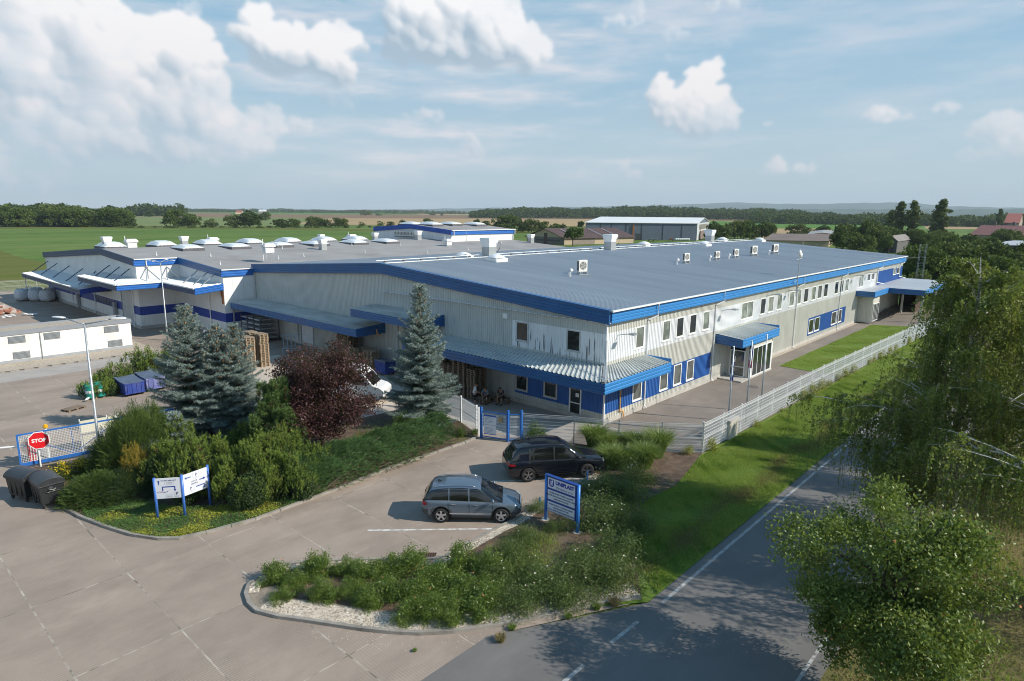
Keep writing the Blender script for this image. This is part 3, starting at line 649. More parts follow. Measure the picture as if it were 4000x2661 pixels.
rooftop_duct(40.6, 67.3, oz(67.3), .8, 'white ventilator close to the white gable corner of the raised hall', gd)
rooftop_duct(38.5, 77.0, oz(77), .75, 'white ventilator beside the left end of the row of fan units', gd)
rooftop_duct(28.0, 78.0, oz(78), .7, 'white ventilator alone behind the skylights between them and the raised hall', gd)
rooftop_duct(4.0, 74.8, oz(74.8), .75, 'white ventilator standing over a skylight above the street lamp', gd)
rooftop_duct(-6.3, 73.0, oz(73), .8, 'leftmost white ventilator at the edge of the flat roof', gd)
rooftop_duct(59.0, 57.0, oz(57), .8, 'white ventilator at the far right end of the flat roof by the brown barn', gd)
def cowl(x, y, z, s, legs, label):
    t = thing('roof_cowl', label, 'roof cowl', (x, y, z), 0, 'white box cowls with a thin mast on the flat roof')
    mb = MB(); z0 = 1.15 if legs else .1
    mb.box(-.5*s, .5*s, -.4*s, .4*s, z0, z0+.55*s); mb.prism([(-.62*s, -.5*s), (.62*s, -.5*s), (.62*s, .5*s), (-.62*s, .5*s)], z0+.6*s, z0+.85*s); mb.prism([(-.5*s, -.4*s), (.5*s, -.4*s), (.5*s, .4*s), (-.5*s, .4*s)], z0+.85*s, z0+.97*s)
    mb.build('cowl', DUCTW, t, bevel=.04)
    mb = MB()
    if legs:
        for a in (-.4, .4):
            for b in (-.3, .3): mb = MB(); mb.bar((a*s, b*s, 0), (a*s, b*s, z0), .05); mb.build('leg', GALV, t)
    else: mb.box(-.35*s, .35*s, -.3*s, .3*s, -.1, z0); mb.build('base', GALV, t)
    mb = MB(); mb.tube([(-.62*s, -.1, .3), (-.62*s, -.1, z0+1.6)], .045, 6); mb.build('mast', DUCTW, t)
cowl(3.5, 49.6, oz(49.6), 1.1, True, 'white box cowl raised on legs behind the blue ridge of the ribbed hall')
cowl(38.6, 57.4, oz(57.4), 1.1, False, 'white box cowl with mast in front of the raised hall corner')
cowl(9.0, 77.0, oz(77), 1.2, False, 'white box cowl with mast behind the second skylight from the left')
cowl(-2.5, 76.0, oz(76), 1.2, False, 'leftmost white box cowl with mast beside the first skylights')
cowl(34.5, 78.5, oz(78), 1.2, False, 'white box cowl with mast left of the raised hall gable')
def condenser(x, y, z, s, rz=0, label='', group=None, stand=.25):
    t = thing('air_conditioner', label, 'air conditioner', (x, y, z), rz, group)
    mb = MB(); mb.box(-.45*s, .45*s, -.17*s, .17*s, stand, stand+1.05*s); mb.build('casing', P('ac_white', (.7, .69, .65), .45), t, bevel=.02)
    mb = MB(); mb.lathe([(.0, -.185*s), (.36*s, -.185*s), (.36*s, -.175*s)], 20, (0, 0, 0), 'y'); mb.v = [(x_, y_, z_+stand+.55*s) for x_, y_, z_ in mb.v]; mb.build('fan_grille', P('fan_grille', (.2, .2, .19), .6), t)
    mb = MB(); 
    for a in range(5): mb.bar((0, -.195*s, stand+.55*s), (.33*s*math.cos(a*1.257), -.195*s, stand+.55*s+.33*s*math.sin(a*1.257)), .1*s, .012, up=(0, 1, 0))
    mb.build('fan_blades', P('fan_pale', (.4, .4, .37), .5), t)
    mb = MB(); mb.box(-.47*s, -.452*s, -.15*s, .15*s, stand+.1, stand+.95*s); mb.build('side_grille', P('grille_dark', (.08, .08, .08), .6), t)
    mb = MB()
    for a in (-.35, .35): mb.box(a*s-.03, a*s+.03, -.3*s, .3*s, 0, stand+.0)
    mb.box(-.5*s, .5*s, -.3*s, -.24*s, 0, .05); mb.build('stand', GALV, t)
    return t
labs = ['nearest and largest roof air conditioner, alone on the ribbed roof', 'second air conditioner along the ribbed roof row', 'small air conditioner third along the ribbed roof row', 'air conditioner fourth along the ribbed roof row, beside a short pipe', 'fifth air conditioner along the ribbed roof row, standing tall', 'last air conditioner of the ribbed roof row, farthest away']
for (x, s), lb in zip(((11.6, .95), (30.3, .8), (37.7, .72), (42.8, .8), (48.2, 1.0), (55.3, 1.0)), labs):
    condenser(x, 10.5, gz(10.5)+.05, s, -.35, lb, 'air conditioners in a row on the ribbed roof')
for x, lb in ((9.6, 'nearest'), (27.9, 'second'), (35.4, 'third'), (40.4, 'fourth'), (52.6, 'last')):
    mb = MB(); mb.tube([(0, 0, 0), (0, 0, .42), (.05, 0, .52), (.18, 0, .58), (.3, 0, .52)], [.11, .11, .12, .13, .13], 10)
    o = mb.build('vent_pipe', DUCTW, None, True, (x, 10.3, gz(10.3))); tag(o, '%s short white elbow pipe left of an air conditioner on the ribbed roof' % lb, 'vent pipe', 'elbow pipes on the ribbed roof')
for k in range(7):
    condenser(43.4, 71.4+.95*k, oz(72)-.05+.35, .85, -PI/2, 'fan unit number %s from the right in the row along the raised hall gable' % ['one', 'two', 'three', 'four', 'five', 'six', 'seven'][k], 'row of fan units along the raised hall gable', .2)
def dome(x, y, z, s, label):
    t = thing('roof_dome', label, 'roof dome', (x, y, z), 0, 'white dome lights on the ribbed roof')
    mb = MB(); mb.box(-.75*s, .75*s, -.75*s, .75*s, -.1, .3); mb.build('kerb', WHITEM, t)
    mb = MB(); pr = [(.0, .62)]+[(0, 0)]; n = 8; b = len(mb.v)
    for i in range(n+1):
        for j in range(n+1):
            a, c = (i/n-.5)*1.4*s, (j/n-.5)*1.4*s; mb.v.append((a, c, .3+.38*s*(max(0, math.cos(a/s*2.2))*max(0, math.cos(c/s*2.2)))**.5))
    for i in range(n):
        for j in range(n): k = b+i*(n+1)+j; mb.f.append((k, k+n+1, k+n+2, k+1)); mb.m.append(0)
    mb.build('dome', DOME, t, True)
dome(11.3, 20.4, gz(20.4), 1.05, 'white dome light in front of the nearest large ventilator')
dome(13.3, 27.0, gz(27)-.1, 1.0, 'white dome light just behind the ridge left of the nearest large ventilator')
dome(55.5, 20.9, gz(20.9), 1.1, 'white dome light in front of the farthest large ventilator')
dome(50.0, 27.5, gz(27.5), 1.1, 'white dome light behind the ridge left of the farthest large ventilator')
dome(75.0, 27.0, gz(27)+.05, 1.1, 'white dome light near the far end behind the ridge')
dome(77.3, 21.4, gz(21.4), 1.0, 'white dome light at the far end in front of the ridge')
# antenna mast on the sunny wall
t = thing('antenna_mast', 'thin antenna mast with two white dishes above the blue eave', 'antenna', (31.8, -.2, 0))
mb = MB(); mb.tube([(0, -.45, 5.6), (0, -.45, 9.3)], .05, 8); mb.tube([(-.75, -.45, 9.2), (.75, -.45, 9.3)], .03, 6); mb.tube([(-.5, -.45, 9.1), (-.5, -.45, 10.2)], .025, 6); mb.tube([(.6, -.45, 9.2), (.6, -.45, 10.9)], .03, 6); mb.tube([(-.75, -.45, 10.0), (-.3, -.45, 10.0)], .015, 6); mb.tube([(-1.0, -.45, 7.1), (0, -.45, 7.2)], .02, 6); mb.tube([(0, -.1, 6.0), (0, -.45, 6.0)], .03, 6); mb.build('mast', GALV, t)
for x, z in ((.05, 9.85), (.38, 9.6)):
    mb = MB(); mb.lathe([(.0, 0), (.2, .03), (.3, .1), (.31, .1), (.2, -.02), (0, -.06)], 14, (x, -.5, z), 'y'); mb.build('dish', DUCTW, t, True)
mb = MB(); mb.tube([(40.5, 55.0, 7.6), (40.5, 55.0, 14.0)], [.05, .02], 6); tag(mb.build('whip_mast', GALV), 'very tall thin mast rising from the flat roof before the raised hall', 'mast')
for k, (x, v) in enumerate([(-5, 60), (0, 57), (6, 52), (10, 53), (-2, 50), (12, 62), (20, 54), (24, 63), (31, 60), (38, 52), (46, 56), (52, 58), (8, 59), (28, 50)]):
    mb = MB(); mb.lathe([(.09, 0), (.09, .12), (.03, .16), (.03, .38), (.07, .4), (0, .46)], 6); o = mb.build('vent_stub', DUCTW, None, False, (x, v, oz(v))); tag(o, 'small white vent stub on the flat grey roof', 'vent stub', 'vent stubs scattered over the flat grey roof')
# ================================================================ SETTING
def sheet(name, poly, z, mat, kind='structure'):
    mb = MB(); mb.add([(x, y, z) for x, y in poly], [tuple(range(len(poly)))]); o = mb.build(name, mat); o['kind'] = kind
    import mathutils
    return o
def grassmat(name, c1, c2, c3, s1=.35, s2=5, bump=.5, bs=14, mow=None):
    m = bpy.data.materials.new(name); nt, _, L = nodes(m); tc = N(nt, 'ShaderNodeTexCoord').outputs['Object']
    a = ramp(nt, noise(nt, s1, 7, tc, .65), [(.32, c1), (.5, c2), (.68, c3)])
    a = mixc(nt, ramp(nt, noise(nt, s2, 6, tc, .7), [(.35, 0.), (.7, .65)]), a, mul(c1, .55))
    if mow is not None:
        v = mapping(nt, tc, mow); a = mixc(nt, ramp(nt, noise(nt, 1, 5, v), [(.45, 0.), (.62, .6)]), a, c3)
    finish(nt, a, .9, 0, noise(nt, bs, 5, tc, .7), bump, .06, .1); return m
GR = grassmat('meadow', (.085, .15, .028), (.105, .18, .034), (.15, .2, .055), .006, .09, .2, 1.5, mow=(.004, .03, 1))
GRV = grassmat('verge_grass', (.12, .2, .03), (.155, .23, .045), (.22, .24, .08), .28, 6)
DRY = grassmat('dry_verge', (.13, .13, .045), (.19, .155, .075), (.25, .19, .1), .3, 7)
def concrete():
    m = bpy.data.materials.new('brushed_concrete'); nt, _, L = nodes(m)
    tc = N(nt, 'ShaderNodeTexCoord').outputs['Object']; sp = N(nt, 'ShaderNodeSeparateXYZ'); L.new(tc, sp.inputs[0]); X, Y = sp.outputs[0], sp.outputs[1]
    base = (.385, .312, .255)
    c = mixc(nt, ramp(nt, noise(nt, .22, 6, tc, .6), [(.3, 0.), (.7, 1.)]), mul(base, .84), mul(base, 1.12))
    c = mixc(nt, ramp(nt, noise(nt, .5, 6, mapping(nt, tc, (.5, 1, 1)), .7), [(.44, 0.), (.7, .75)]), c, mul(base, .6))
    c = mixc(nt, ramp(nt, noise(nt, 2.6, 5, tc, .7), [(.62, 0.), (.72, .25)]), c, (.4, .36, .31))
    c = mixc(nt, ramp(nt, noise(nt, 38, 4, tc, .8), [(.35, .3), (.65, 0.)]), c, mul(base, .55))
    # per-slab tone
    fx = mth(nt, 'FLOOR', mth(nt, 'MULTIPLY', mth(nt, 'ADD', X, 27.0), 1/3.0)); fy = mth(nt, 'FLOOR', mth(nt, 'MULTIPLY', mth(nt, 'SUBTRACT', Y, 8.05), 1/5.02))
    wn = N(nt, 'ShaderNodeTexWhiteNoise', noise_dimensions='2D'); cb = N(nt, 'ShaderNodeCombineXYZ'); L.new(fx, cb.inputs[0]); L.new(fy, cb.inputs[1]); L.new(cb.outputs[0], wn.inputs[0])
    c = mixc(nt, mth(nt, 'MULTIPLY', wn.outputs[0], .24), c, mul(base, .55))
    # brushed grooves: along x left of x=-24.7, along y right of it
    side = mth(nt, 'GREATER_THAN', X, -24.7)
    w1 = N(nt, 'ShaderNodeTexWave', bands_direction='Y'); w1.inputs['Scale'].default_value = 3.2; w1.inputs['Distortion'].default_value = 1.2; w1.inputs['Detail'].default_value = 3; L.new(tc, w1.inputs[0])
    w2 = N(nt, 'ShaderNodeTexWave', bands_direction='X'); w2.inputs['Scale'].default_value = 3.2; w2.inputs['Distortion'].default_value = 1.2; w2.inputs['Detail'].default_value = 3; L.new(tc, w2.inputs[0])
    wv = N(nt, 'ShaderNodeMix'); L.new(side, wv.inputs[0]); L.new(w1.outputs[1], wv.inputs[2]); L.new(w2.outputs[1], wv.inputs[3])
    st = noise(nt, .35, 4, tc)
    g = mth(nt, 'MULTIPLY', wv.outputs[0], ramp(nt, st, [(.4, 0.), (.65, 1.)]))
    c = mixc(nt, mth(nt, 'MULTIPLY', g, .42), c, mul(base, .5))
    # joints
    def joint(v, off, per, w):
        f = mth(nt, 'FRACT', mth(nt, 'MULTIPLY', mth(nt, 'SUBTRACT', v, off), 1/per)); a = mth(nt, 'ABSOLUTE', mth(nt, 'SUBTRACT', f, .5)); return mth(nt, 'GREATER_THAN', a, .5-w/per)
    wob = mth(nt, 'MULTIPLY', mth(nt, 'SUBTRACT', noise(nt, 2.2, 3, tc), .5), .06)
    jx = joint(mth(nt, 'ADD', X, wob), -27.0, 3.0, .028); jy = joint(mth(nt, 'ADD', Y, wob), 8.05, 5.02, .022)
    brk = ramp(nt, noise(nt, .8, 4, tc), [(.4, .15), (.6, .8)])
    j = mth(nt, 'MULTIPLY', mth(nt, 'MAXIMUM', jx, jy), brk)
    jc = mixc(nt, ramp(nt, noise(nt, 1.5, 3, tc), [(.45, 0.), (.6, 1.)]), (.5, .45, .38), (.12, .11, .085))
    c = mixc(nt, j, c, jc)
    hgt = mth(nt, 'ADD', noise(nt, 60, 4, tc), mth(nt, 'MULTIPLY', g, .8))
    finish(nt, c, .85, 0, hgt, .35, .012, .25); return m
def asphalt(name, base, light, sc=1):
    m = bpy.data.materials.new(name); nt, _, L = nodes(m); tc = N(nt, 'ShaderNodeTexCoord').outputs['Object']
    c = mixc(nt, ramp(nt, noise(nt, .3*sc, 6, tc, .6), [(.3, 0.), (.7, 1.)]), mul(base, .85), mul(base, 1.15))
    c = mixc(nt, ramp(nt, noise(nt, .45*sc, 6, mapping(nt, tc, (.35, 1.2, 1)), .7), [(.5, 0.), (.75, .6)]), c, light)
    v = N(nt, 'ShaderNodeTexVoronoi'); v.inputs['Scale'].default_value = 45; L.new(tc, v.inputs[0])
    c = mixc(nt, ramp(nt, v.outputs[0], [(.1, .35), (.35, 0.)]), c, mul(light, 1.3))
    finish(nt, c, .8, 0, noise(nt, 70, 3, tc), .4, .01, .35); return m
CON = concrete()
ASP = asphalt('road_asphalt', (.15, .142, .135), (.2, .19, .175))
ASP2 = asphalt('yard_asphalt', (.2, .17, .145), (.3, .265, .23))
g = sheet('ground', [(-14000, -14000), (14000, -14000), (14000, 14000), (-14000, 14000)], -.06, GR)
lk = [G(x, y) for x, y in ((240,1980),(254,1994),(305,2024),(403,2062),(509,2096),(615,2112),(700,2111),(806,2088),(1000,2035),(1187,1965),(1297,1924),(1530,1830),(1819,1733),(1866,1712))]
it = [G(x, y) for x, y in ((953,2325),(965,2290),(1000,2261),(1055,2230),(1140,2204),(1250,2195),(1424,2190),(1662,2188),(1721,2184),(1785,2151),(1891,2092),(1950,2060),(1994,2041),(2100,1976),(2324,1854))]
ib = [G(x, y) for x, y in ((953,2325),(965,2365),(1000,2397),(1080,2418),(1191,2433),(1300,2450),(1411,2467),(1520,2478),(1636,2484),(1770,2477),(1891,2461),(2000,2442),(2170,2410),(2382,2357),(2505,2344))]
sheet('concrete_yard', [(-95, -9.5), (-20.4, -9.5), (-15.2, -12.2), (0, -12.2), (.0, 108), (-95, 108)], 0, CON)
LC = P('fresh_concrete', (.5, .43, .35), .85, var=.1, vs=.6, bump=.2, bs=40, dirt=(.36, .31, .26), ds=.5)
sheet('pale_concrete_apron', [(-13.6, 12.0), (-.1, 12.0), (-.1, 33), (-13.6, 36)], .004, LC)
LC2 = P('canopy_slab', (.36, .33, .3), .85, var=.12, vs=.6, bump=.2, bs=40)
sheet('pale_concrete_path', [(-5.9, -.2), (0, -3.6), (0.0, 12.0), (-5.9, 12.0)], .004, LC2)
sheet('side_path', [(-4.6, -.6), (-4.1, -1.0), (-.3, -7.0), (81, -8.9), (81, 0), (0, 0), (0, -1.6), (-1.9, .6)], .008, ASP2)
sheet('entrance_pavement', [(-6.2, 1.2), (-4.6, -.6), (-1.9, .6), (0, -1.2), (0, 3), (-6, 3)], .012, LC2)
sheet('side_lawn', [(24.7, -6.8), (59, -7.6), (57, -4.2), (56.0, -2.1), (24.9, -2.1)], .03, GRV)
GRAVEL = P('gravel_bed', (.42, .36, .29), .9, var=.25, vs=9, bump=.8, bs=22, dirt=(.2, .17, .13), ds=6)
sheet('gravel_strip', [(23.2, -.5), (56, -.5), (56, -.05), (23.2, -.05)], .03, GRAVEL)
road = sheet('road', [(-95, -9.5), (-95, -40), (-40, -18.1), (300, -18.1), (300, -12.35), (-15.2, -12.35), (-20.4, -9.5)], .004, ASP)
WL = P('worn_road_paint', (.4, .4, .385), .7, var=.2, vs=6, dirt=(.17, .165, .155), ds=4, dlo=.4, dhi=.7)
def strip(a, b, w, z, mat, name='road_marking'):
    a = Vector((a[0], a[1], 0)); b = Vector((b[0], b[1], 0)); d = (b-a).normalized(); n = Vector((-d.y, d.x, 0))*w/2
    mb = MB(); mb.quad(*[(p.x, p.y, z) for p in (a-n, b-n, b+n, a+n)]); o = mb.build(name, mat); o['kind'] = 'structure'
strip((-14.9, -12.72), (300, -12.72), .13, .008, WL); strip((-60, -17.62), (300, -17.62), .1, .008, WL)
strip((-17.96, -12.62), (-16.4, -12.66), .13, .008, WL); strip((-20.6, -12.6), (-19.4, -12.6), .13, .008, WL); strip((-23.8, -12.6), (-22.4, -12.6), .13, .008, WL)
WLP = P('worn_parking_paint', (.68, .67, .64), .7, var=.2, vs=8, dirt=(.28, .25, .22), ds=3.2, dlo=.42, dhi=.62)
strip(G(1436, 2072), G(1930, 2066), .12, .004, WLP, 'parking_line'); strip(G(1905, 1882), G(2330, 1868), .12, .004, WLP, 'parking_line'); strip(G(1975, 1668) if False else (-9.6, .2), (-8.1, 1.6), .001, .004, WLP, 'parking_line')
sheet('verge', [(-15.2, -12.35), (300, -12.35), (300, -14+5.1), (81, -8.9), (-.2, -7.1), (-5, -6.3), (-12, -8), (-16.5, -11.3)], .02, GRV)
sheet('roadside', [(-95, -44), (300, -60), (300, -18.1), (-40, -18.1)], .0, DRY)
# planting beds: raised soil, kerbs
def kerb(name, pts, w=.13, z=.12, inner=None):
    mb = MB(); n = len(pts); P_ = [Vector((x, y, 0)) for x, y in pts]
    nr = []
    for i in range(n):
        d = (P_[min(i+1, n-1)]-P_[max(i-1, 0)]).normalized(); nr.append(Vector((-d.y, d.x, 0)))
    # resample into about one metre stones with a fine gap
    for i in range(n-1):
        L_ = (P_[i+1]-P_[i]).length; k = max(1, round(L_/1.0))
        for j in range(k):
            a, b = j/k+.006, (j+1)/k-.006
            p, q = P_[i].lerp(P_[i+1], a), P_[i].lerp(P_[i+1], b); na, nb = nr[i].lerp(nr[i+1], a)*w, nr[i].lerp(nr[i+1], b)*w
            v = [p, q, q+nb, p+na]; lift = Vector((0, 0, z+rnd.uniform(-.006, .006)))
            mb.add([tuple(x-Vector((0, 0, .05))) for x in v]+[tuple(x+lift) for x in v], [(4,5,6,7),(0,1,5,4),(1,2,6,5),(2,3,7,6),(3,0,4,7)])
    o = mb.build(name, P('kerb_stone', (.3, .275, .24), .85, var=.2, vs=3, bump=.3, bs=30, dirt=(.12, .11, .09), ds=1.5)); o['kind'] = 'structure'
kerb('kerb', lk); kerb('kerb', it[::-1], z=.12); kerb('kerb', ib, z=.12)
SOIL = P('bark_soil', (.1, .065, .042), .95, var=.35, vs=2.2, bump=1.0, bs=16, dirt=(.17, .125, .09), ds=1.2)
PEB = P('white_pebble_bed', (.26, .215, .165), .9, var=.25, vs=8, bump=.9, bs=20, dirt=(.2, .17, .14), ds=7)
lbed = lk+[(-7.0, 4.7), (-6.1, 7.0), (-5.9, 9.9), (-7.5, 12.0), (-13.8, 12.4), (-14.2, 16.2), (-20.5, 16.95), (-24, 17.15), (-27.1, 17.6), (-27.4, 14)]
sheet('planting_bed', lbed, .06, SOIL)
be = [G(2480, 2020), G(2520, 1960), G(2640, 1900), G(2742, 1775)]
ibed = ib+[G(2490, 2230), G(2465, 2120)]+be+[(-1.7, -5.4), (-3.1, -3.2), (-4.2, -.9), (-5.0, .9), (-6.3, 1.0), (-7.0, -3.9)]+it[::-1][:-1]
sheet('planting_bed', ibed, .065, SOIL)
def inset(pts, d):
    P_ = [Vector((x, y)) for x, y in pts]; out = []
    for i in range(len(P_)):
        t = (P_[min(i+1, len(P_)-1)]-P_[max(i-1, 0)]).normalized(); out.append(tuple(P_[i]+Vector((-t.y, t.x))*d))
    return out
a = inset(ib, .12); b_ = inset(ib[:10], 1.1)+inset(ib[10:], .6); mbp = MB()
for i in range(len(a)-1): mbp.quad((*a[i], .075), (*a[i+1], .075), (*b_[i+1], .075), (*b_[i], .075))
a = inset(it, -.12); b_ = inset(it, -.5)
for i in range(len(a)-1): mbp.quad((*a[i+1], .075), (*a[i], .075), (*b_[i], .075), (*b_[i+1], .075))
mbp.build('pebble_border', PEB)['kind'] = 'structure'
# pebbles as real stones
def stones(name, n, where, s0, s1, mat, z=.07):
    ico = np.array([(0,0,1),(.9,0,.2),(-.4,.8,.1),(-.5,-.8,.15),(0,0,-.5)], float); fc = [(0,1,2),(0,2,3),(0,3,1)]
    V = []
    for i in range(n):
        p = where(); s = R.uniform(s0, s1); a = R.uniform(0, 6.28); c, sn = math.cos(a), math.sin(a); sq = R.uniform(.6, 1.1, 3)
        q = ico*s*sq; q = np.stack([q[:, 0]*c-q[:, 1]*sn+p[0], q[:, 0]*sn+q[:, 1]*c+p[1], q[:, 2]*.7+z], 1)
        for f in fc: V.append(q[list(f)])
    return npmesh(name, np.array(V), 3, mat)
STONE = leafmat('pebble_stone', (.62, .54, .44), (.22, .17, .12), (.75, .7, .62), 0, .8, 3)
def onband(pts, lo, hi):
    P_ = [Vector((x, y)) for x, y in pts]
    def f():
        i = R.randint(0, len(P_)-1); t = R.rand(); d = (P_[i+1]-P_[i]).normalized(); p = P_[i].lerp(P_[i+1], t); p = p+Vector((-d.y, d.x))*R.uniform(lo, hi); return (p.x, p.y)
    return f
o = stones('pebbles', 9000, onband(ib[2:], .15, 1.0), .025, .06, STONE); tag(o, 'white pebbles along the curved kerb of the front bed', 'pebbles', kind='stuff')
o = stones('pebbles', 5000, onband(it[:-1], -.5, -.15), .025, .06, STONE); tag(o, 'white pebbles along the parking side of the front bed', 'pebbles', kind='stuff')
o = stones('pebbles', 160, onband(ib[4:11], -.75, -.05), .015, .035, STONE, 0); tag(o, 'white pebbles spilled on the concrete beside the kerb', 'pebbles', kind='stuff')
# drain grate, manhole, dry weeds
mb = MB(); x, y = G(1665, 2176)
mb.box(-.36, .36, -.28, .28, .0, .012, 1)
for k in range(8): mb.box(-.33+.09*k-.02, -.33+.09*k+.025, -.25, .25, .012, .028)
mb.box(-.38, .38, -.3, -.26, .0, .03); mb.box(-.38, .38, .26, .3, .0, .03)
tag(mb.build('drain_grate', [P('rusty_iron', (.12, .06, .04), .8, var=.3, vs=8), P('drain_black', (.01, .01, .01), .9)], None, False, (x, y, .0), -.85), 'rusty drain grate beside the kerb of the front bed', 'drain grate')
x, y = G(2940, 1512); mb = MB(); mb.lathe([(0, .014), (.34, .014), (.34, .008)], 24); mb.lathe([(.36, .008), (.36, .018), (.44, .018), (.44, .008)], 24)
tag(mb.build('manhole_cover', P('manhole_iron', (.13, .115, .1), .7, var=.2, vs=5), None, False, (x, y, 0)), 'round manhole cover in the side path below the porch', 'manhole cover')
# ---- far fields
def fieldmat(name, c, c2, sc=(.01, .05, 1)):
    m = bpy.data.materials.new(name); nt, _, L = nodes(m); tc = N(nt, 'ShaderNodeTexCoord').outputs['Object']
    a = mixc(nt, ramp(nt, noise(nt, 1, 5, mapping(nt, tc, sc)), [(.35, 0.), (.65, 1.)]), c, c2); finish(nt, a, .95, 0, None, spec=.05); return m
F_BR = fieldmat('ploughed_field', (.19, .125, .08), (.24, .165, .11)); F_TAN = fieldmat('stubble_field', (.4, .3, .17), (.32, .23, .13)); F_PG = fieldmat('pale_green_field', (.14, .19, .07), (.18, .21, .09)); F_G = fieldmat('green_field', (.085, .19, .035), (.11, .2, .05)); F_DG = fieldmat('rough_meadow', (.1, .13, .025), (.14, .14, .045), (.02, .12, 1))
zf = [-.05]
def field(px, mat, name='field'):
    zf[0] += .02; sheet(name, [G(x, y, zf[0]) for x, y in px], zf[0], mat)
field([(-900, 1010), (0, 978), (60, 1000), (190, 1032), (420, 1065), (420, 1320), (-900, 1320)], F_DG, 'rough_meadow')
field([(-300, 1135), (130, 1136), (130, 1170), (-300, 1185)], P('track_soil', (.2, .17, .12), .9, var=.2, vs=.5), 'track')
field([(-600, 883), (800, 886), (2150, 905), (2150, 912), (800, 893), (-600, 891)], F_DG, 'rough_meadow')
field([(500, 884), (520, 845), (1250, 848), (2100, 852), (2130, 870), (1180, 884)], F_PG)
field([(1140, 876), (1290, 853), (2600, 856), (4300, 862), (4300, 900), (2400, 885), (1700, 884)], F_TAN)
field([(500, 846), (520, 832), (1250, 836), (1800, 842), (2700, 848), (2700, 856), (1290, 853), (1100, 850)], F_BR)
field([(2700, 893), (2700, 862), (3380, 877), (3600, 878), (3620, 893), (3300, 895), (3100, 903)], F_G)
field([(2950, 935), (2950, 893), (3200, 893), (3300, 903), (3300, 935)], F_TAN)
field([(900, 838), (900, 826), (1560, 826), (1600, 831), (1500, 838)], F_G)
field([(1560, 832), (1650, 827), (1920, 828), (1990, 842), (1650, 839)], F_TAN)
# sand strip around the substation, kerb in front of it
sheet('gravel_strip', [(-95, 42.7), (-11.3, 43.9), (-11.3, 52), (-95, 52)], .05, GRAVEL)
kerb('kerb', [(-95, 42.6), (-40, 42.6), (-11.3, 43.8)], .15, .1)
sheet('worn_yard_patch', [(-95, 39.6), (-18, 39.8), (-12, 41.2), (-11.5, 43.5), (-95, 42.5)], .004, LC2)
# ================================================================ SKY, SUN, HAZE
SUN_EL, SUN_AZ = 35.0, -61.5      # azimuth measured from +x, counter-clockwise
sd = Vector((math.cos(math.radians(SUN_AZ))*math.cos(math.radians(SUN_EL)), math.sin(math.radians(SUN_AZ))*math.cos(math.radians(SUN_EL)), math.sin(math.radians(SUN_EL))))
ld = bpy.data.lights.new('sun', 'SUN'); ld.energy = 5.0; ld.angle = math.radians(.55); ld.color = (1, .93, .82)
lo = bpy.data.objects.new('sun', ld); COL.objects.link(lo); lo.rotation_euler = (-sd).to_track_quat('-Z', 'Y').to_euler(); lo.location = (0, 0, 300)
W = bpy.data.worlds.new('World'); SC.world = W; W.use_nodes = True; nt = W.node_tree; nt.nodes.clear(); L = nt.links
bg = N(nt, 'ShaderNodeBackground'); out = N(nt, 'ShaderNodeOutputWorld'); L.new(bg.outputs[0], out.inputs[0])
sky = N(nt, 'ShaderNodeTexSky', sky_type='NISHITA'); sky.sun_disc = False; sky.sun_elevation = math.radians(SUN_EL); sky.sun_rotation = math.radians(90-SUN_AZ); sky.altitude = 200; sky.air_density = 1.0; sky.dust_density = 1.2; sky.ozone_density = 1.6
tc = N(nt, 'ShaderNodeTexCoord').outputs['Generated']
sp = N(nt, 'ShaderNodeSeparateXYZ'); L.new(tc, sp.inputs[0]); X, Y, Z = sp.outputs
az = mth(nt, 'ARCTAN2', Y, X); el = mth(nt, 'ARCSINE', Z)
# --- cloud cover computed over directions of the sky (azimuth x elevation), not over the picture
AZ0, AZ1, EL0, EL1, PD = math.degrees(YAW)-54, math.degrees(YAW)+54, -1.0, 39.0, 20
NW, NH = int((AZ1-AZ0)*PD), int((EL1-EL0)*PD)
CR = np.random.RandomState(5)
def vnoise(sx, sy, seed):
    r_ = np.random.RandomState(seed); gw, gh = int(NW/sx)+3, int(NH/sy)+3; g_ = r_.rand(gh, gw)
    x = np.arange(NW)/sx; y = np.arange(NH)/sy; xi = x.astype(int); yi = y.astype(int); fx = x-xi; fy = y-yi
    fx = fx*fx*(3-2*fx); fy = fy*fy*(3-2*fy)
    a_ = g_[yi][:, xi]; b_ = g_[yi][:, xi+1]; c_ = g_[yi+1][:, xi]; d_ = g_[yi+1][:, xi+1]
    return (a_*(1-fx)+b_*fx)*(1-fy)[:, None]+(c_*(1-fx)+d_*fx)*fy[:, None]
def fbm(sx, sy, oct_, seed, g_=.5):
    t = 0; w = 1; tw = 0
    for i in range(oct_):
        if sx < 1.5 or sy < 1.5: break
        t = t+w*vnoise(sx, sy, seed+i); tw += w; w *= g_; sx /= 2; sy /= 2
    return t/tw
def blur(a_, k):
    for _ in range(2):
        for ax in (0, 1):
            c_ = np.cumsum(np.concatenate([np.repeat(a_.take([0], ax), k+1, ax), a_, np.repeat(a_.take([-1], ax), k, ax)], ax), ax)
            a_ = (c_.take(range(2*k+1, c_.shape[ax]), ax)-c_.take(range(0, c_.shape[ax]-2*k-1), ax))/(2*k+1)
    return a_
def sky_xy(px, py):
    d = Vector(_dir(px, py)).normalized(); a_ = math.degrees(math.atan2(d.y, d.x)); e_ = math.degrees(math.asin(d.z))
    return ((AZ1-a_)*PD, (e_-EL0)*PD)      # column grows to the right as seen, row grows upwards
hf = np.full((NH, NW), -1e3); cid = np.zeros((NH, NW))
YY, XX = np.mgrid[0:NH, 0:NW].astype(np.float32)
CUT = [0]
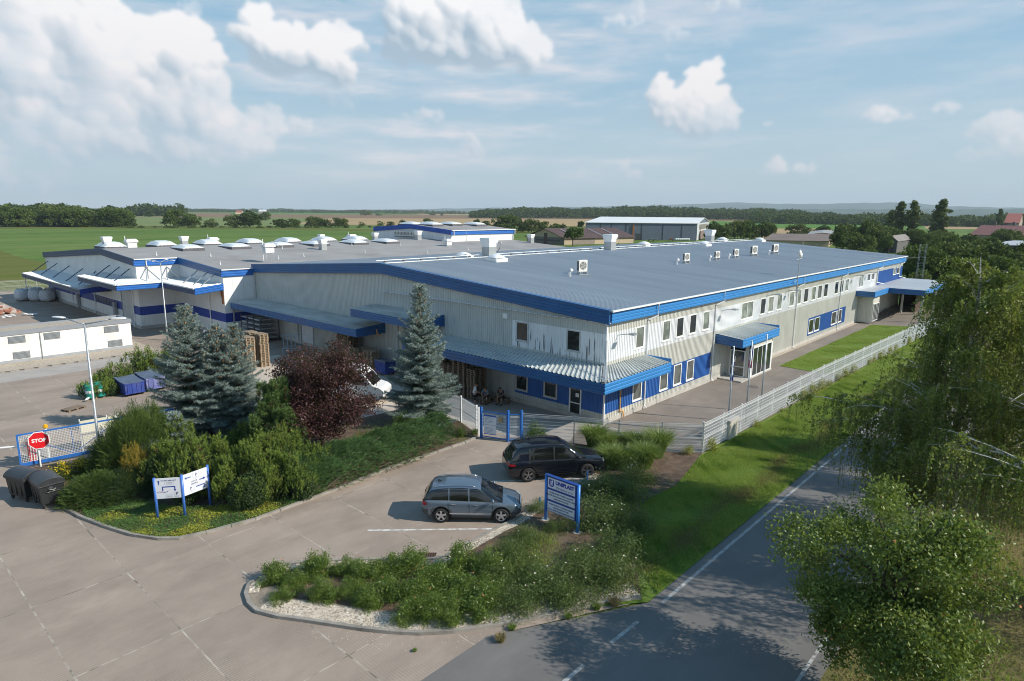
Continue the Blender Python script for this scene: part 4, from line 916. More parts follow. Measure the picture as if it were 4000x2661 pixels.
def ball(cx, cy, r_, base, val):
    x0, x1, y0, y1 = int(max(0, cx-r_-1)), int(min(NW, cx+r_+2)), int(max(0, CUT[0], cy-r_-1)), int(min(NH, cy+r_+2))
    if x1 <= x0 or y1 <= y0: return
    d2 = (XX[y0:y1, x0:x1]-cx)**2+(YY[y0:y1, x0:x1]-cy)**2; q = np.where(d2 < r_*r_, base+np.sqrt(np.maximum(0, r_*r_-d2)), -1e3)
    sub = hf[y0:y1, x0:x1]; m_ = q > sub; sub[m_] = q[m_]; cid[y0:y1, x0:x1][m_] = val
def cumulus(px, py, rx, ry, den=1.0, flat=.55, tilt=0, fade=1.0):
    """pile of balls inside a half-ellipse with a flat base, balls on balls at the rim"""
    cx, cy = sky_xy(px, py); RX = rx*PD/44.35; RY = ry*PD/44.35; base_y = cy-RY*flat; CUT[0] = base_y-RY*.12
    prim = []
    for i in range(int(26*den)):
        a_ = CR.uniform(0, 6.283); q = math.sqrt(CR.rand()); x = cx+math.cos(a_)*q*RX*.8; y = cy+math.sin(a_)*q*RY*.8
        if y < base_y: y = base_y+CR.rand()*RY*.3
        r_ = CR.uniform(.2, .42)*min(RX, RY)*(1.15-.6*q); prim.append((x, y, r_, 0))
    for (x, y, r_, b_) in prim:
        ball(x, y, r_, b_, fade)
        for j in range(9):
            a_ = CR.uniform(-.25, 3.4); r2 = r_*CR.uniform(.25, .5); x2 = x+math.cos(a_)*r_*.85; y2 = y+math.sin(a_)*r_*.85; ball(x2, y2, r2, b_+r_*.25, fade)
            for k in range(5):
                a2 = CR.uniform(-.4, 3.55); r3 = r2*CR.uniform(.28, .55); ball(x2+math.cos(a2)*r2*.85, y2+math.sin(a2)*r2*.85, r3, b_+r_*.25+r2*.35, fade)
CLOUDS = [(300,210,330,260,1.6,.8,1),(90,80,240,220,1.2,1,.9),(690,240,170,150,1.3,.9,1),(480,430,380,200,1.5,.8,.95),(170,500,230,150,1,.8,.85),(700,470,300,150,1.2,.9,.8),(60,640,160,120,.8,.8,.7),(900,560,190,110,.9,.8,.6),(820,400,130,120,.9,.8,.75),
 (1000,120,90,90,1,.8,1),(1200,230,230,110,1.3,.8,1),(1120,200,130,100,1,.8,1),(1330,190,110,90,1,.8,1),(1050,470,190,70,.8,.7,.5),
 (1700,110,210,150,1.4,.8,1),(1900,130,190,150,1.3,.8,.9),(2060,200,110,100,.8,.8,.8),(1580,190,100,80,.8,.8,.8),(1760,10,200,120,1,.8,1),
 (2755,400,95,170,1.5,.8,1.1),(2610,370,75,120,1,.8,1),(2700,460,130,90,1,.7,1),(2820,470,70,60,.8,.7,1),(2860,20,160,32,.8,.8,.6),
 (1680,455,70,32,.8,.7,.7),(1590,470,70,28,.7,.7,.4),(1840,560,45,45,.8,.6,.6),(1850,600,90,35,.8,.6,.4),(2430,640,26,34,.7,.6,.6),(2480,680,60,22,.7,.6,.55),(2270,680,22,28,.7,.6,.35),(3035,645,48,34,.9,.6,.7),(3145,660,48,26,.8,.6,.6),(2990,670,50,20,.6,.6,.3),
 (3440,450,70,34,.9,.6,.75),(3520,455,50,16,.7,.6,.5),(3690,425,50,22,.8,.6,.6),(3900,520,80,70,1,.7,.7),(3980,570,90,60,1,.7,.6),(3850,610,90,40,.7,.6,.4),(2640,130,60,32,.7,.8,.4),(2420,95,100,30,.8,.8,.5),(2480,40,30,40,.7,.8,.35),(2620,212,40,16,.7,.8,.4),(2830,165,60,22,.6,.8,.25),(2980,490,22,12,.7,.6,.6),(745,30,50,26,.6,.8,.35),(3840,50,25,12,.6,.8,.3),(1290,380,120,50,.7,.7,.3),(2740,695,18,10,.6,.6,.3),(2650,692,20,10,.6,.6,.3)]
for a_ in range(26):     # clouds all round the sky, beyond what the picture shows
    x = CR.uniform(-2600, 6600)
    if -300 < x < 4300: continue
    CLOUDS.append((x, CR.uniform(-200, 600), CR.uniform(90, 300), CR.uniform(50, 160), 1, .7, .8))
for (px, py, rx, ry, den, flat, fd) in CLOUDS: cumulus(px, py, rx, ry, den, flat, 0, fd)
elv_ = EL0+YY/PD
# turbulence: shift the pile with noise, then light it
wx = (fbm(90, 90, 6, 21, .6)-.5)*22+(fbm(12, 12, 3, 24)-.5)*7; wy = (fbm(90, 90, 6, 31, .6)-.5)*16+(fbm(12, 12, 3, 34)-.5)*7
sx_ = np.clip(XX+wx, 0, NW-1).astype(int); sy_ = np.clip(YY+wy, 0, NH-1).astype(int)
hf = hf[sy_, sx_]; cid = cid[sy_, sx_]; XS = PD/15
mask = (hf > -500).astype(float); hm = np.where(mask > 0, hf, 0)
cov_soft = np.clip(blur(mask, 12)*1.5-.2, 0, 1); cov_sharp = blur(mask, 2)
ft = fbm(60, 44, 6, 51, .55)
cidb = blur(cid*mask, 5)/np.maximum(blur(mask, 5), .02)
def shade(h_, k):
    h2 = blur(h_, k); gy, gx = np.gradient(h2); n = np.sqrt(gx*gx+gy*gy+.55); return (-gx*.74-gy*-.0-gy*.5+.3)/n
big = shade(hm, 11); small = shade(hm, 4); tiny = shade(hm, 2)
low = blur(mask, 16); up_ = np.roll(low, 10, 0); under = np.clip((low-np.roll(low, -9, 0))*-1.6, -1, 1)   # darker towards the base
thin = np.clip(np.roll(blur(mask, 22), -12, 0), 0, 1)
b1 = blur(mask*np.clip(cidb, 0, 1), 26); b1 = b1-np.roll(np.roll(b1, -30, 0), -14, 1)
ft3 = fbm(170, 110, 4, 61, .5)
lit = .30+.36*big+.30*small+.16*tiny+(ft-.5)*.45+(ft3-.5)*.7+2.0*b1*np.clip(elv_/12, .4, 1)
lit = np.clip(lit, 0, 1)
wb = np.clip(-2.2*(blur(mask, 12)-np.roll(blur(mask, 12), -20, 0)), 0, 1); cov_sharp = cov_sharp*(1-wb)+np.clip(blur(mask, 9)*1.5-.35, 0, 1)*wb
edge = np.clip(cov_sharp*.75+cov_soft*.4+(ft-.5)*.9*(1-cov_soft), 0, 1)*np.clip(cov_sharp*2+cov_soft*.6, 0, 1)
alpha = np.clip(edge, 0, 1)*np.clip(cidb*1.05, 0, 1)*np.clip(.1+2.1*fbm(120, 80, 5, 66, .55), .35, 1)
base_fade = np.clip(.55+1.3*np.clip(np.roll(blur(mask, 10), 14, 0), 0, 1), 0, 1)
alpha = blur(np.clip(alpha, 0, 1), 1)
# thin veils: stretched sideways, heavier to the left and low
ve = fbm(420, 60, 7, 71, .58); ve2 = fbm(150, 26, 6, 81, .6)
elv = (EL0+YY/PD); xr = (AZ1-(XX/PD))
vm = np.clip((ve*.6+ve2*.4-.345)*3.6, 0, 1)*np.clip(1.5-elv/24, .15, 1)*np.clip(elv/6, .25, 1)
vm = vm*np.clip(.5+(math.degrees(YAW)+38-(AZ1-XX/PD))*-.0+((AZ1-XX/PD)-math.degrees(YAW)+25)/50, .42, 1)
T = lambda r_, g_, b_: np.array([r_, g_, b_])[None, None, :]
shadowc = T(.33, .44, .55); litc = T(.93, .93, .94)
wf = np.clip((elv-2)/16, 0, 1)[..., None]
shadowc = shadowc*wf+T(.47, .57, .65)*(1-wf); litc = litc*wf+T(.80, .76, .77)*(1-wf)
ccol = shadowc+(litc-shadowc)*lit[..., None]
vcol = T(.50, .61, .70)+(T(.84, .78, .80)-T(.50, .61, .70))*np.clip((ve2-.35)*2.2, 0, 1)[..., None]
A1 = alpha[..., None]; V1_ = (vm*.85)[..., None]
outA = 1-(1-A1)*(1-V1_); rgb = (ccol*A1+vcol*V1_*(1-A1))/np.maximum(outA, 1e-4)
img = bpy.data.images.new('cloud_cover', NW, NH, alpha=True, float_buffer=True); img.colorspace_settings.name = 'Non-Color'; img.alpha_mode = 'CHANNEL_PACKED'
img.pixels.foreach_set(np.concatenate([rgb, outA], 2).astype(np.float32).ravel()); img.update()
ti = N(nt, 'ShaderNodeTexImage'); ti.image = img; ti.extension = 'MIRROR'; ti.interpolation = 'Cubic'
cu = N(nt, 'ShaderNodeCombineXYZ')
L.new(mth(nt, 'DIVIDE', mth(nt, 'SUBTRACT', math.radians(AZ1), az), math.radians(AZ1-AZ0)), cu.inputs[0])
L.new(mth(nt, 'DIVIDE', mth(nt, 'SUBTRACT', mth(nt, 'MINIMUM', el, math.radians(38.5)), math.radians(EL0)), math.radians(EL1-EL0)), cu.inputs[1]); L.new(cu.outputs[0], ti.inputs[0])
SKY_K = .085
sc_ = N(nt, 'ShaderNodeVectorMath', operation='MULTIPLY'); L.new(sky.outputs[0], sc_.inputs[0]); sc_.inputs[1].default_value = (.80*SKY_K, 1.1*SKY_K, 1.0*SKY_K)
eln = mth(nt, 'MULTIPLY', el, 2/PI)
air = ramp(nt, eln, [(0, (.52, .62, .69)), (.06, (.48, .61, .71)), (.13, (.35, .54, .71)), (.22, (.19, .44, .67)), (.3, (.12, .37, .62)), (.6, (.12, .3, .55)), (1, (.08, .22, .48))])
c = mixc(nt, .8, sc_.outputs[0], air)
c = mixc(nt, mth(nt, 'MULTIPLY', ti.outputs[1], ramp(nt, el, [(.0, 1.), (.6, 1.), (.75, .35)])), c, ti.outputs[0])
L.new(c, bg.inputs[0]); bg.inputs[1].default_value = .96
# haze
HZ = True
if HZ:
    m = bpy.data.materials.new('haze_air'); n2, _, L2 = nodes(m); pv_ = N(n2, 'ShaderNodeVolumePrincipled'); pv_.inputs['Density'].default_value = .85e-4; pv_.inputs['Color'].default_value = (.74, .86, .98, 1); pv_.inputs['Anisotropy'].default_value = 0
    o2 = N(n2, 'ShaderNodeOutputMaterial'); L2.new(pv_.outputs[0], o2.inputs['Volume'])
    mb = MB(); mb.box(-12500, 12500, -12500, 12500, -2, 330); o = mb.build('haze', m); o['kind'] = 'stuff'
SC.view_settings.view_transform = 'Standard'; SC.view_settings.look = 'None'; SC.view_settings.exposure = .18; SC.view_settings.gamma = 1
SC.render.resolution_x, SC.render.resolution_y = 1024, 681
SC.render.engine = 'CYCLES'
SC.cycles.filter_width = 1.0; SC.cycles.max_bounces = 6; SC.cycles.transparent_max_bounces = 8; SC.cycles.volume_bounces = 0
# ================================================================ PLANTS
def unit(n):
    v = R.normal(size=(n, 3)); return v/np.linalg.norm(v, axis=1)[:, None]
def leaves(C, size, aspect=.55, up=.0, dirs=None, jit=.35):
    """diamond leaves at centres C; returns (n,4,3)"""
    n = len(C); a = unit(n) if dirs is None else dirs+R.normal(size=(n, 3))*jit
    a = a/np.linalg.norm(a, axis=1)[:, None]; nn = unit(n); nn[:, 2] = np.abs(nn[:, 2])+up
    b = np.cross(a, nn); b /= np.maximum(np.linalg.norm(b, axis=1)[:, None], 1e-6)
    s = size*R.uniform(.7, 1.3, n)[:, None]
    return np.stack([C-a*s/2, C+b*s*aspect/2, C+a*s/2, C-b*s*aspect/2], 1)
def blades(B, D, Ln, Wd, bend=0.):
    """triangular needles / blades: base B, direction D (unit), length, width; bent by gravity in one kink when bend>0"""
    n = len(B); sd_ = np.cross(D, unit(n)); sd_ /= np.maximum(np.linalg.norm(sd_, axis=1)[:, None], 1e-6)
    Ln = np.broadcast_to(np.asarray(Ln, float), (n,))[:, None]; Wd = np.broadcast_to(np.asarray(Wd, float), (n,))[:, None]
    return np.stack([B-sd_*Wd/2, B+sd_*Wd/2, B+D*Ln], 1)
LEAF_G = leafmat('green_leaf', (.045, .1, .012), (.075, .14, .018), (.13, .2, .03))
def branchy(mb, p, d, L_, r_, depth, tips, spread=.6, n=3, seg=3, grav=0., mi=0, thin=.62):
    """recursive limbs; collects tips (point, direction)"""
    pts = [Vector(p)]; dd = Vector(d).normalized()
    for i in range(seg):
        dd = (dd+Vector((rnd.gauss(0, .13), rnd.gauss(0, .13), rnd.gauss(0, .1)-grav))).normalized(); pts.append(pts[-1]+dd*L_/seg)
        if depth <= 1: tips.append((pts[-1].copy(), dd.copy()))
    mb.tube(pts, [r_*(1-.45*i/seg) for i in range(seg+1)], 6 if r_ > .04 else 4, mi, cap=False)
    if depth <= 0: return
    for k in range(n):
        t = rnd.uniform(.45, 1); i = min(seg-1, int(t*seg)); q = pts[i].lerp(pts[i+1], t*seg-i)
        ax = Vector((rnd.gauss(0, 1), rnd.gauss(0, 1), rnd.gauss(0, .6))).normalized()
        nd = (dd+ax*spread).normalized()
        branchy(mb, q, nd, L_*rnd.uniform(.6, .8), r_*thin, depth-1, tips, spread, n, seg, grav, mi, thin)
def canopy_tree(name, label, cat, loc, h, rad, nleaf, lsize, leafm, barkm, group=None, trunk_h=None, seed=1, lobes=14, flat=1.0, kind_d=2, asp=.55, cz=.62, shell=.55, fruit=None):
    """broadleaf: trunk and limbs, crown of leaf clusters in uneven lobes"""
    global rnd, R
    rnd = random.Random(seed); R = np.random.RandomState(seed)
    t = thing(name, label, cat, loc, 0, group); mb = MB(); tips = []; th = trunk_h or h*.3
    mb.tube([(0, 0, -.1), (.03, 0, th*.5), (0, .04, th)], [h*.03, h*.024, h*.02], 8)
    for k in range(6):
        a = k*1.05+rnd.random(); branchy(mb, (0, 0, th*(.75+.06*k)), (math.cos(a)*.7, math.sin(a)*.7, .75), rad*.42, h*.012, kind_d, tips, .7, 3)
    branchy(mb, (0, 0, th), (0, 0, 1), h*.4, h*.016, kind_d, tips, .6, 4)
    mb.build('trunk', barkm, t)
    C = []; per = nleaf//(lobes*7)
    for k in range(lobes):
        d = unit(1)[0]; d[2] = d[2]*.8; q = R.uniform(.35, .8); c = np.array([d[0]*rad*q, d[1]*rad*q, h*cz+d[2]*h*(1-cz)*q*flat]); lr = rad*R.uniform(.3, .5)
        for j in range(7):
            e = unit(1)[0]; e[2] = abs(e[2])*.9-.15; cc = c+e*lr*R.uniform(shell, 1); cc[2] = max(cc[2], h*.12)
            C.append(cc+R.normal(size=(per, 3))*lr*np.array([.22, .22, .17]))
    tp = np.array([tuple(q[0]) for q in tips]); k = len(tp)
    if k:
        sel = tp[R.randint(0, k, nleaf//4)]; C.append(sel+R.normal(size=sel.shape)*rad*.09)
    C = np.concatenate(C); V = [leaves(C, lsize, asp)]; mi = [0]*len(C)
    if fruit: sel = C[R.randint(0, len(C), fruit[0])]; V += [leaves(sel, fruit[1], 1.0), leaves(sel, fruit[1], 1.0)]; mi += [1]*(2*fruit[0])
    npmesh('crown', np.concatenate(V), 4, [leafm]+([fruit[2]] if fruit else []), t, mi=mi)
    return t
BARK = P('grey_bark', (.11, .085, .065), .9, var=.3, vs=4, bump=.6, bs=14)
# ---------------- blue spruce
BLS = leafmat('blue_needles', (.11, .165, .14), (.21, .28, .25), (.36, .43, .4), .05, .6, 1.2); GRS = leafmat('old_green_needles', (.02, .045, .022), (.035, .065, .028), (.055, .09, .04), .05, .7, 1.2)  # inner needles darker and greener than the blue tips
CONE = leafmat('spruce_cones', (.36, .2, .09), (.45, .27, .12), (.3, .16, .07), 0, .7)
def spruce(name, label, loc, h, rad, seed, cones=0, double=False, nd=1.0, low=.4, dens=1.0):
    global R, rnd
    R = np.random.RandomState(seed); rnd = random.Random(seed)
    t = thing(name, label, 'spruce tree', loc, 0, 'blue spruces'); mb = MB(); mb.tube([(0, 0, -.1), (0, 0, h*.5), (0, 0, h*.97)], [h*.018+.03, h*.012, .012], 7)
    Bb, Dd, Lb, Nb, gb = [], [], [], [], []; z = low
    cones_p = []; zs = low
    while z < h*.985:
        f = (z-low)/(h-low); rl = rad*(1-f)**.85*(1 if f > .06 else .8); n = int((9 if f < .7 else 6))
        for k in range(n):
            a = k*2*PI/n+rnd.random()*.9; L_ = rl*rnd.uniform(.6, 1.22)+.1; droop = -.08+.6*f+rnd.gauss(0, .07); sag = .3*(1-f)
            steps = max(3, int(L_/.13)); prev = Vector((0, 0, z))
            pts = []
            for i in range(steps+1):
                s = i/steps; r_ = L_*s; zz = z+droop*r_-sag*r_*s*.6+.22*L_*s*s*s; pts.append(Vector((math.cos(a)*r_, math.sin(a)*r_, zz)))
            mb.tube(pts[::max(1, steps//3)], .012+.006*(1-f), 3, cap=False)
            for i in range(1, steps+1):
                s = i/steps; p = pts[i]; dr = (pts[i]-pts[i-1]).normalized(); sw = (1-s*.75)*L_*.34+.07
                for side in (-1, 1):
                    q = Vector((-math.sin(a), math.cos(a), 0))*side; dd = (dr*.75+q+Vector((0, 0, -.12))).normalized(); ns = max(1, int(sw/.085*dens))
                    for m_ in range(ns+1):
                        u_ = (m_+rnd.random())/(ns+1); c = p+dd*sw*u_; Bb.append(c); Dd.append((dd+dr*.4)); gb.append(s+u_*.35)
                Bb.append(p); Dd.append(dr); gb.append(s)
            if cones and f > .45 and rnd.random() < cones:
                for _ in range(3): 
                    p = pts[rnd.randint(max(1, steps//2), steps)]; cones_p.append((p.x+rnd.gauss(0, .06), p.y+rnd.gauss(0, .06), p.z-.09))
        z += (.36 if f < .75 else .24)*rnd.uniform(.8, 1.25)
    mb.build('trunk', BARK, t)
    B = np.array([tuple(b) for b in Bb]); D = np.array([tuple(d) for d in Dd]); D /= np.linalg.norm(D, axis=1)[:, None]; g_ = np.array(gb)
    k = int(7*nd); Br = np.repeat(B, k, 0)+R.normal(size=(len(B)*k, 3))*.02; Dr = np.repeat(D, k, 0)*.75+unit(len(B)*k)*.85; Dr[:, 2] += .15; Dr /= np.linalg.norm(Dr, axis=1)[:, None]
    # tip sprays: narrow leaf-like blades
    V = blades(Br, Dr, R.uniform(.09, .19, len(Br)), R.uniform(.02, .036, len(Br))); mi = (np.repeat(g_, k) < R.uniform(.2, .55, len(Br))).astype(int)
    if cones_p:
        C = np.array(cones_p); Q = np.concatenate([leaves(C, .15, .42, dirs=np.tile([0, 0, 1.], (len(C), 1)), jit=.1) for _ in range(2)]); V = np.concatenate([V, Q[:, [0, 1, 2]], Q[:, [0, 2, 3]]]); mi = np.concatenate([mi, np.full(2*len(Q), 2)])
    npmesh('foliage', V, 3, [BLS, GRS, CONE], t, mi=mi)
    return t
spruce('blue_spruce', 'tall blue spruce standing alone before the beige gable wall', (-7.8, 8.8, .05), 9.0, 2.35, 3, .25)
spruce('blue_spruce', 'tall blue spruce with bare leader shoots left of the lit pallets', (*G(760, 1690), .05), 7.9, 2.6, 4, .5)
spruce('blue_spruce', 'blue spruce covered in tan cones directly before the lit pallet stacks', (*G(872, 1690), .05), 6.7, 2.1, 5, 1.0)
spruce('blue_spruce', 'slender cone-bearing blue spruce right of its cone-covered twin', (*G(940, 1685), .05), 6.6, 2.0, 6, 1.0)
spruce('blue_spruce', 'small blue spruce between the yellow juniper and the mountain pines', (-21.6, 12.2, .05), 3.0, 1.0, 7, 0)
spruce('blue_spruce', 'lowest blue spruce, half hidden left of the small one', (-23.0, 11.9, .05), 1.9, .9, 8, 0)
# ---------------- mountain pines: bundles of upright brushy shoots
MUG = leafmat('pine_needles', (.08, .15, .018), (.16, .235, .034), (.27, .33, .06), .05, .6, 1.0); MUGD = leafmat('pine_needles_dark', (.02, .045, .012), (.035, .065, .018), (.05, .085, .025), .05, .7, 1.0)
PBRO = leafmat('pine_dead', (.16, .08, .04), (.12, .06, .03), (.2, .1, .05), 0, .8)
def mugo(name, label, loc, rx, ry, h, nshoot, seed, cat='pine shrub', group='mountain pines in the bed', mats=None, nl=.06, sl=.34, tilt=.9, needles=26, wdt=.014):
    global R; R = np.random.RandomState(seed); h *= 1.18 if h < 4 and seed < 19 or seed > 90 else 1; nshoot = int(nshoot*1.15)
    t = thing(name, label, cat, loc, 0, group)
    # several humps give an uneven dome
    nh = max(3, int(rx*ry*2.2)); hx = R.uniform(-.62, .62, nh)*rx; hy = R.uniform(-.62, .62, nh)*ry; hr = R.uniform(.38, .6, nh)*min(rx, ry); hh = h*R.uniform(.72, 1.0, nh)*(1-.35*np.hypot(hx/rx, hy/ry))
    nf = max(12, int(rx*ry*15)); fa = R.uniform(0, 6.283, nf); fq = np.sqrt(R.rand(nf)); fx = np.cos(fa)*fq*rx*.97; fy = np.sin(fa)*fq*ry*.97; ftp = h*np.sqrt(np.maximum(.12, 1-.8*fq**2.2))*R.uniform(.72, 1.08, nf); fr = R.uniform(.14, .24, nf)
    k = R.randint(0, nf, nshoot); u_ = R.rand(nshoot)**.7; ta = R.uniform(0, 6.283, nshoot); ln_ = np.minimum(1.15, ftp[k]*.75); rad_ = fr[k]*(1.15-u_)**.8*1.2; d = np.stack([np.cos(ta)+fx[k]/rx*.8, np.sin(ta)+fy[k]/ry*.8, np.ones(nshoot)*.6], 1); d /= np.linalg.norm(d, axis=1)[:, None]
    B = np.stack([fx[k]*(.9+.1*u_)+np.cos(ta)*rad_, fy[k]*(.9+.1*u_)+np.sin(ta)*rad_, np.maximum(.06, ftp[k]-.22-ln_*(1-u_))], 1)
    D = d*np.array([tilt*.55, tilt*.55, .3])+np.array([0, 0, .75]); D /= np.linalg.norm(D, axis=1)[:, None]
    Ls = sl*R.uniform(.6, 1.25, nshoot)
    s = R.rand(nshoot*needles); idx = np.repeat(np.arange(nshoot), needles); P_ = B[idx]+D[idx]*(s*Ls[idx])[:, None]
    Dn = D[idx]*.75+unit(len(idx))*.75; Dn /= np.linalg.norm(Dn, axis=1)[:, None]
    ln = nl*(1.25-.5*s)*R.uniform(.8, 1.3, len(idx)); V = blades(P_, Dn, ln, wdt*2.0)
    deep = (u_ < .3)[idx] | (s < .3); mi = np.where(deep & (R.rand(len(idx)) < .75), 1, 0)  # deep needles get the dark material: shade between shoots put into the colour
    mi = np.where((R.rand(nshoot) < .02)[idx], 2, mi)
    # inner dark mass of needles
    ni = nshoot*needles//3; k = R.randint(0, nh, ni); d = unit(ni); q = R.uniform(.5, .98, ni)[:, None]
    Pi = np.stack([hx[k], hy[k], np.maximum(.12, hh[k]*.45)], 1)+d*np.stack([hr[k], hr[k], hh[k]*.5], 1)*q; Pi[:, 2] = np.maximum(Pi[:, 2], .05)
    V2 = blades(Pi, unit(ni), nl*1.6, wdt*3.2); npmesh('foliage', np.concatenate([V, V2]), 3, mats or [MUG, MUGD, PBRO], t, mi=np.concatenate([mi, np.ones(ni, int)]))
    mb = MB()
    for i in range(nh): mb.tube([(hx[i]*.2, hy[i]*.2, 0), (hx[i]*.7, hy[i]*.7, hh[i]*.4), (hx[i], hy[i], hh[i]*.8)], [.04, .03, .012], 5, cap=False)
    mb.build('stems', BARK, t); return t
def at(px, py, z=0): x, y = G(px, py, 0); return (x, y, z+.05)
mugo('mountain_pine', 'large mountain pine right behind the left half of the direction sign', at(790, 1925), 1.8, 1.5, 2.5, 2400, 11)
mugo('mountain_pine', 'large mountain pine to the right of the direction sign posts', at(1000, 1955), 1.75, 1.3, 2.4, 2300, 12)
mugo('mountain_pine', 'mountain pine in the middle of the bed behind the largest one', at(1080, 1890), 1.9, 1.6, 2.5, 2200, 13)
mugo('mountain_pine', 'mountain pine beside the dark hollow under the purple plum', at(1225, 1890), 1.3, 1.2, 1.9, 900, 14)
mugo('mountain_pine', 'mountain pine left of the direction sign, next to the small blue spruce', at(650, 1900), 1.2, 1.2, 2.0, 900, 15)
mugo('mountain_pine', 'mountain pine between the middle one and the blue spruces', at(880, 1850), 1.4, 1.3, 2.1, 900, 19)
mugo('mountain_pine', 'mountain pine filling the gap before the blue spruces', at(1000, 1800), 1.6, 1.5, 2.3, 900, 91)
mugo('mountain_pine', 'mountain pine left of the hollow, behind the low ground cover', at(1130, 1950), 1.3, 1.1, 1.8, 900, 92)
mugo('mountain_pine', 'mountain pine near the lamp side, behind the golden juniper', at(700, 1830), 1.5, 1.3, 2.4, 900, 93)
mugo('black_pine', 'long-needled dark green pine in front of the purple plum', at(1090, 1815), 1.7, 1.6, 4.7, 1500, 16, 'pine tree', None, [leafmat('long_needles', (.05, .11, .025), (.085, .155, .035), (.14, .21, .06), .05, .6, 1.0), MUGD, PBRO], .17, .3, .9, 34, .012)
for i, (px, py, rx, ry, h, lb) in enumerate([(390, 1545, 1.3, 1.2, 1.7, 'first pine shrub of the yard row, nearest to the green drums'), (465, 1515, 1.5, 1.3, 2.2, 'second pine shrub of the yard row, behind the blue skip'), (560, 1490, 1.6, 1.3, 2.9, 'tallest pine shrub of the yard row with brown tips below the street lamp'), (640, 1480, 1.4, 1.3, 2.6, 'pine shrub of the yard row left of the tall blue spruce'), (835, 1440, 1.2, 1.2, 1.9, 'pine shrub of the yard row showing between the blue spruces')]):
    mugo('mountain_pine', lb, at(px, py), rx, ry, h, 700, 20+i, group='pine shrubs along the yard', needles=20, wdt=.015, nl=.08)
# ---------------- junipers and conifers with feathery sprays
JUN = leafmat('juniper_green', (.05, .12, .03), (.085, .175, .045), (.13, .22, .07), .08, .7, 1.3); JUND = leafmat('juniper_dark', (.015, .04, .012), (.025, .06, .018), (.04, .08, .025), .05, .8, 1.3)
THU = leafmat('cypress_green', (.045, .085, .012), (.08, .13, .02), (.12, .17, .035), .08, .7, 1.0); GOLD = leafmat('golden_sprays', (.3, .22, .03), (.42, .3, .04), (.2, .18, .03), .15, .7)
def sprays(name, label, cat, loc, fn, n, L_, dirf, mats, seed, per=30, w=.016, nl=.06, group=None, dark=.3, parent_mb=None):
    """fn(n) -> spray roots; dirf(roots) -> directions; each spray a flat plume of short scaly blades"""
    global R; R = np.random.RandomState(seed)
    t = thing(name, label, cat, loc, 0, group); B = fn(n); D = dirf(B); D /= np.linalg.norm(D, axis=1)[:, None]
    side = np.cross(D, np.tile([0, 0, 1.], (n, 1)))+unit(n)*.4; side /= np.maximum(np.linalg.norm(side, axis=1)[:, None], 1e-6)
    idx = np.repeat(np.arange(n), per); s = R.rand(len(idx)); lr = R.uniform(-1, 1, len(idx)); Ls = (L_*R.uniform(.6, 1.3, n))[idx]
    P_ = B[idx]+D[idx]*(s*Ls)[:, None]+side[idx]*(lr*(1-s)*Ls*.32)[:, None]; P_[:, 2] = np.maximum(P_[:, 2], .02)
    Dn = D[idx]+side[idx]*(lr*.9)[:, None]+unit(len(idx))*.35; Dn /= np.linalg.norm(Dn, axis=1)[:, None]
    V = blades(P_, Dn, nl*R.uniform(.7, 1.4, len(idx)), w); mi = (R.rand(n) < dark)[idx].astype(int)*(s < .6)
    npmesh('foliage', V, 3, mats, t, mi=mi)
    mb = MB()
    for k in range(6): i = R.randint(0, n); p = B[i]; mb.tube([(p[0]*.15, p[1]*.15, 0), (p[0]*.5, p[1]*.5, p[2]*.6), tuple(p*.93)], [.04, .03, .01], 5, cap=False)
    mb.build('stems', BARK, t); return t
def dome_fn(rx, ry, h, bumps=.12, lo=.0):
    def f(n):
        d = unit(n); d[:, 2] = np.abs(d[:, 2]); b = 1+bumps*np.sin(d[:, 0]*7+1)*np.cos(d[:, 1]*6)+R.normal(size=n)*.05
        q = R.uniform(.8, 1.0, n); return np.stack([d[:, 0]*rx*b*q, d[:, 1]*ry*b*q, lo+d[:, 2]*(h-lo)*b*q*.95], 1)
    return f
def out_dir(up=.3, droop=0.):
    def f(B): d = B*np.array([1, 1, .6]); d = d/np.maximum(np.linalg.norm(d, axis=1)[:, None], .1); return d+np.array([0, 0, up-droop])+unit(len(B))*.25
    return f
# long creeping juniper bed between the plum and the kerb
ja, jb = Vector(G(1185, 1958)), Vector(G(1785, 1738)); jd = (jb-ja).normalized(); jn = Vector((-jd.y, jd.x))
def hedge_fn(n):
    s = R.rand(n); wv = R.uniform(-1, 1, n); L_ = (jb-ja).length; wd = 1.8*(.6+.4*np.sin(np.clip(s*1.1, 0, 1)*PI)**.5); x = ja.x+jd.x*s*L_+jn.x*(wv*wd+1.35); y = ja.y+jd.y*s*L_+jn.y*(wv*wd+1.35)
    z = (1.35+.2*np.sin(s*21+wv*2)+.1*np.sin(s*47))*np.sqrt(np.maximum(0, 1-np.abs(wv)**2.6))*R.uniform(.75, 1, n)+.06
    return np.stack([x-ja.x, y-ja.y, z], 1)
def hedge_dir(B): return np.stack([np.full(len(B), jd.x*.55-jn.x*.5), np.full(len(B), jd.y*.55-jn.y*.5), np.full(len(B), .35)], 1)+unit(len(B))*.55
sprays('creeping_juniper', 'long low feathery green juniper mass along the parking kerb', 'juniper hedge', (ja.x, ja.y, .05), hedge_fn, 10000, .26, hedge_dir, [JUN, JUND], 31, 30, .02, .05, dark=.3)
sprays('juniper', 'low dark green juniper spreading beside the black waste bins', 'juniper', at(385, 1950), dome_fn(1.4, 1.35, 1.05), 3200, .3, out_dir(.1), [leafmat('olive_juniper', (.04, .075, .012), (.065, .11, .016), (.09, .14, .025), .05, .7), JUND], 32, 26, .017, .05)
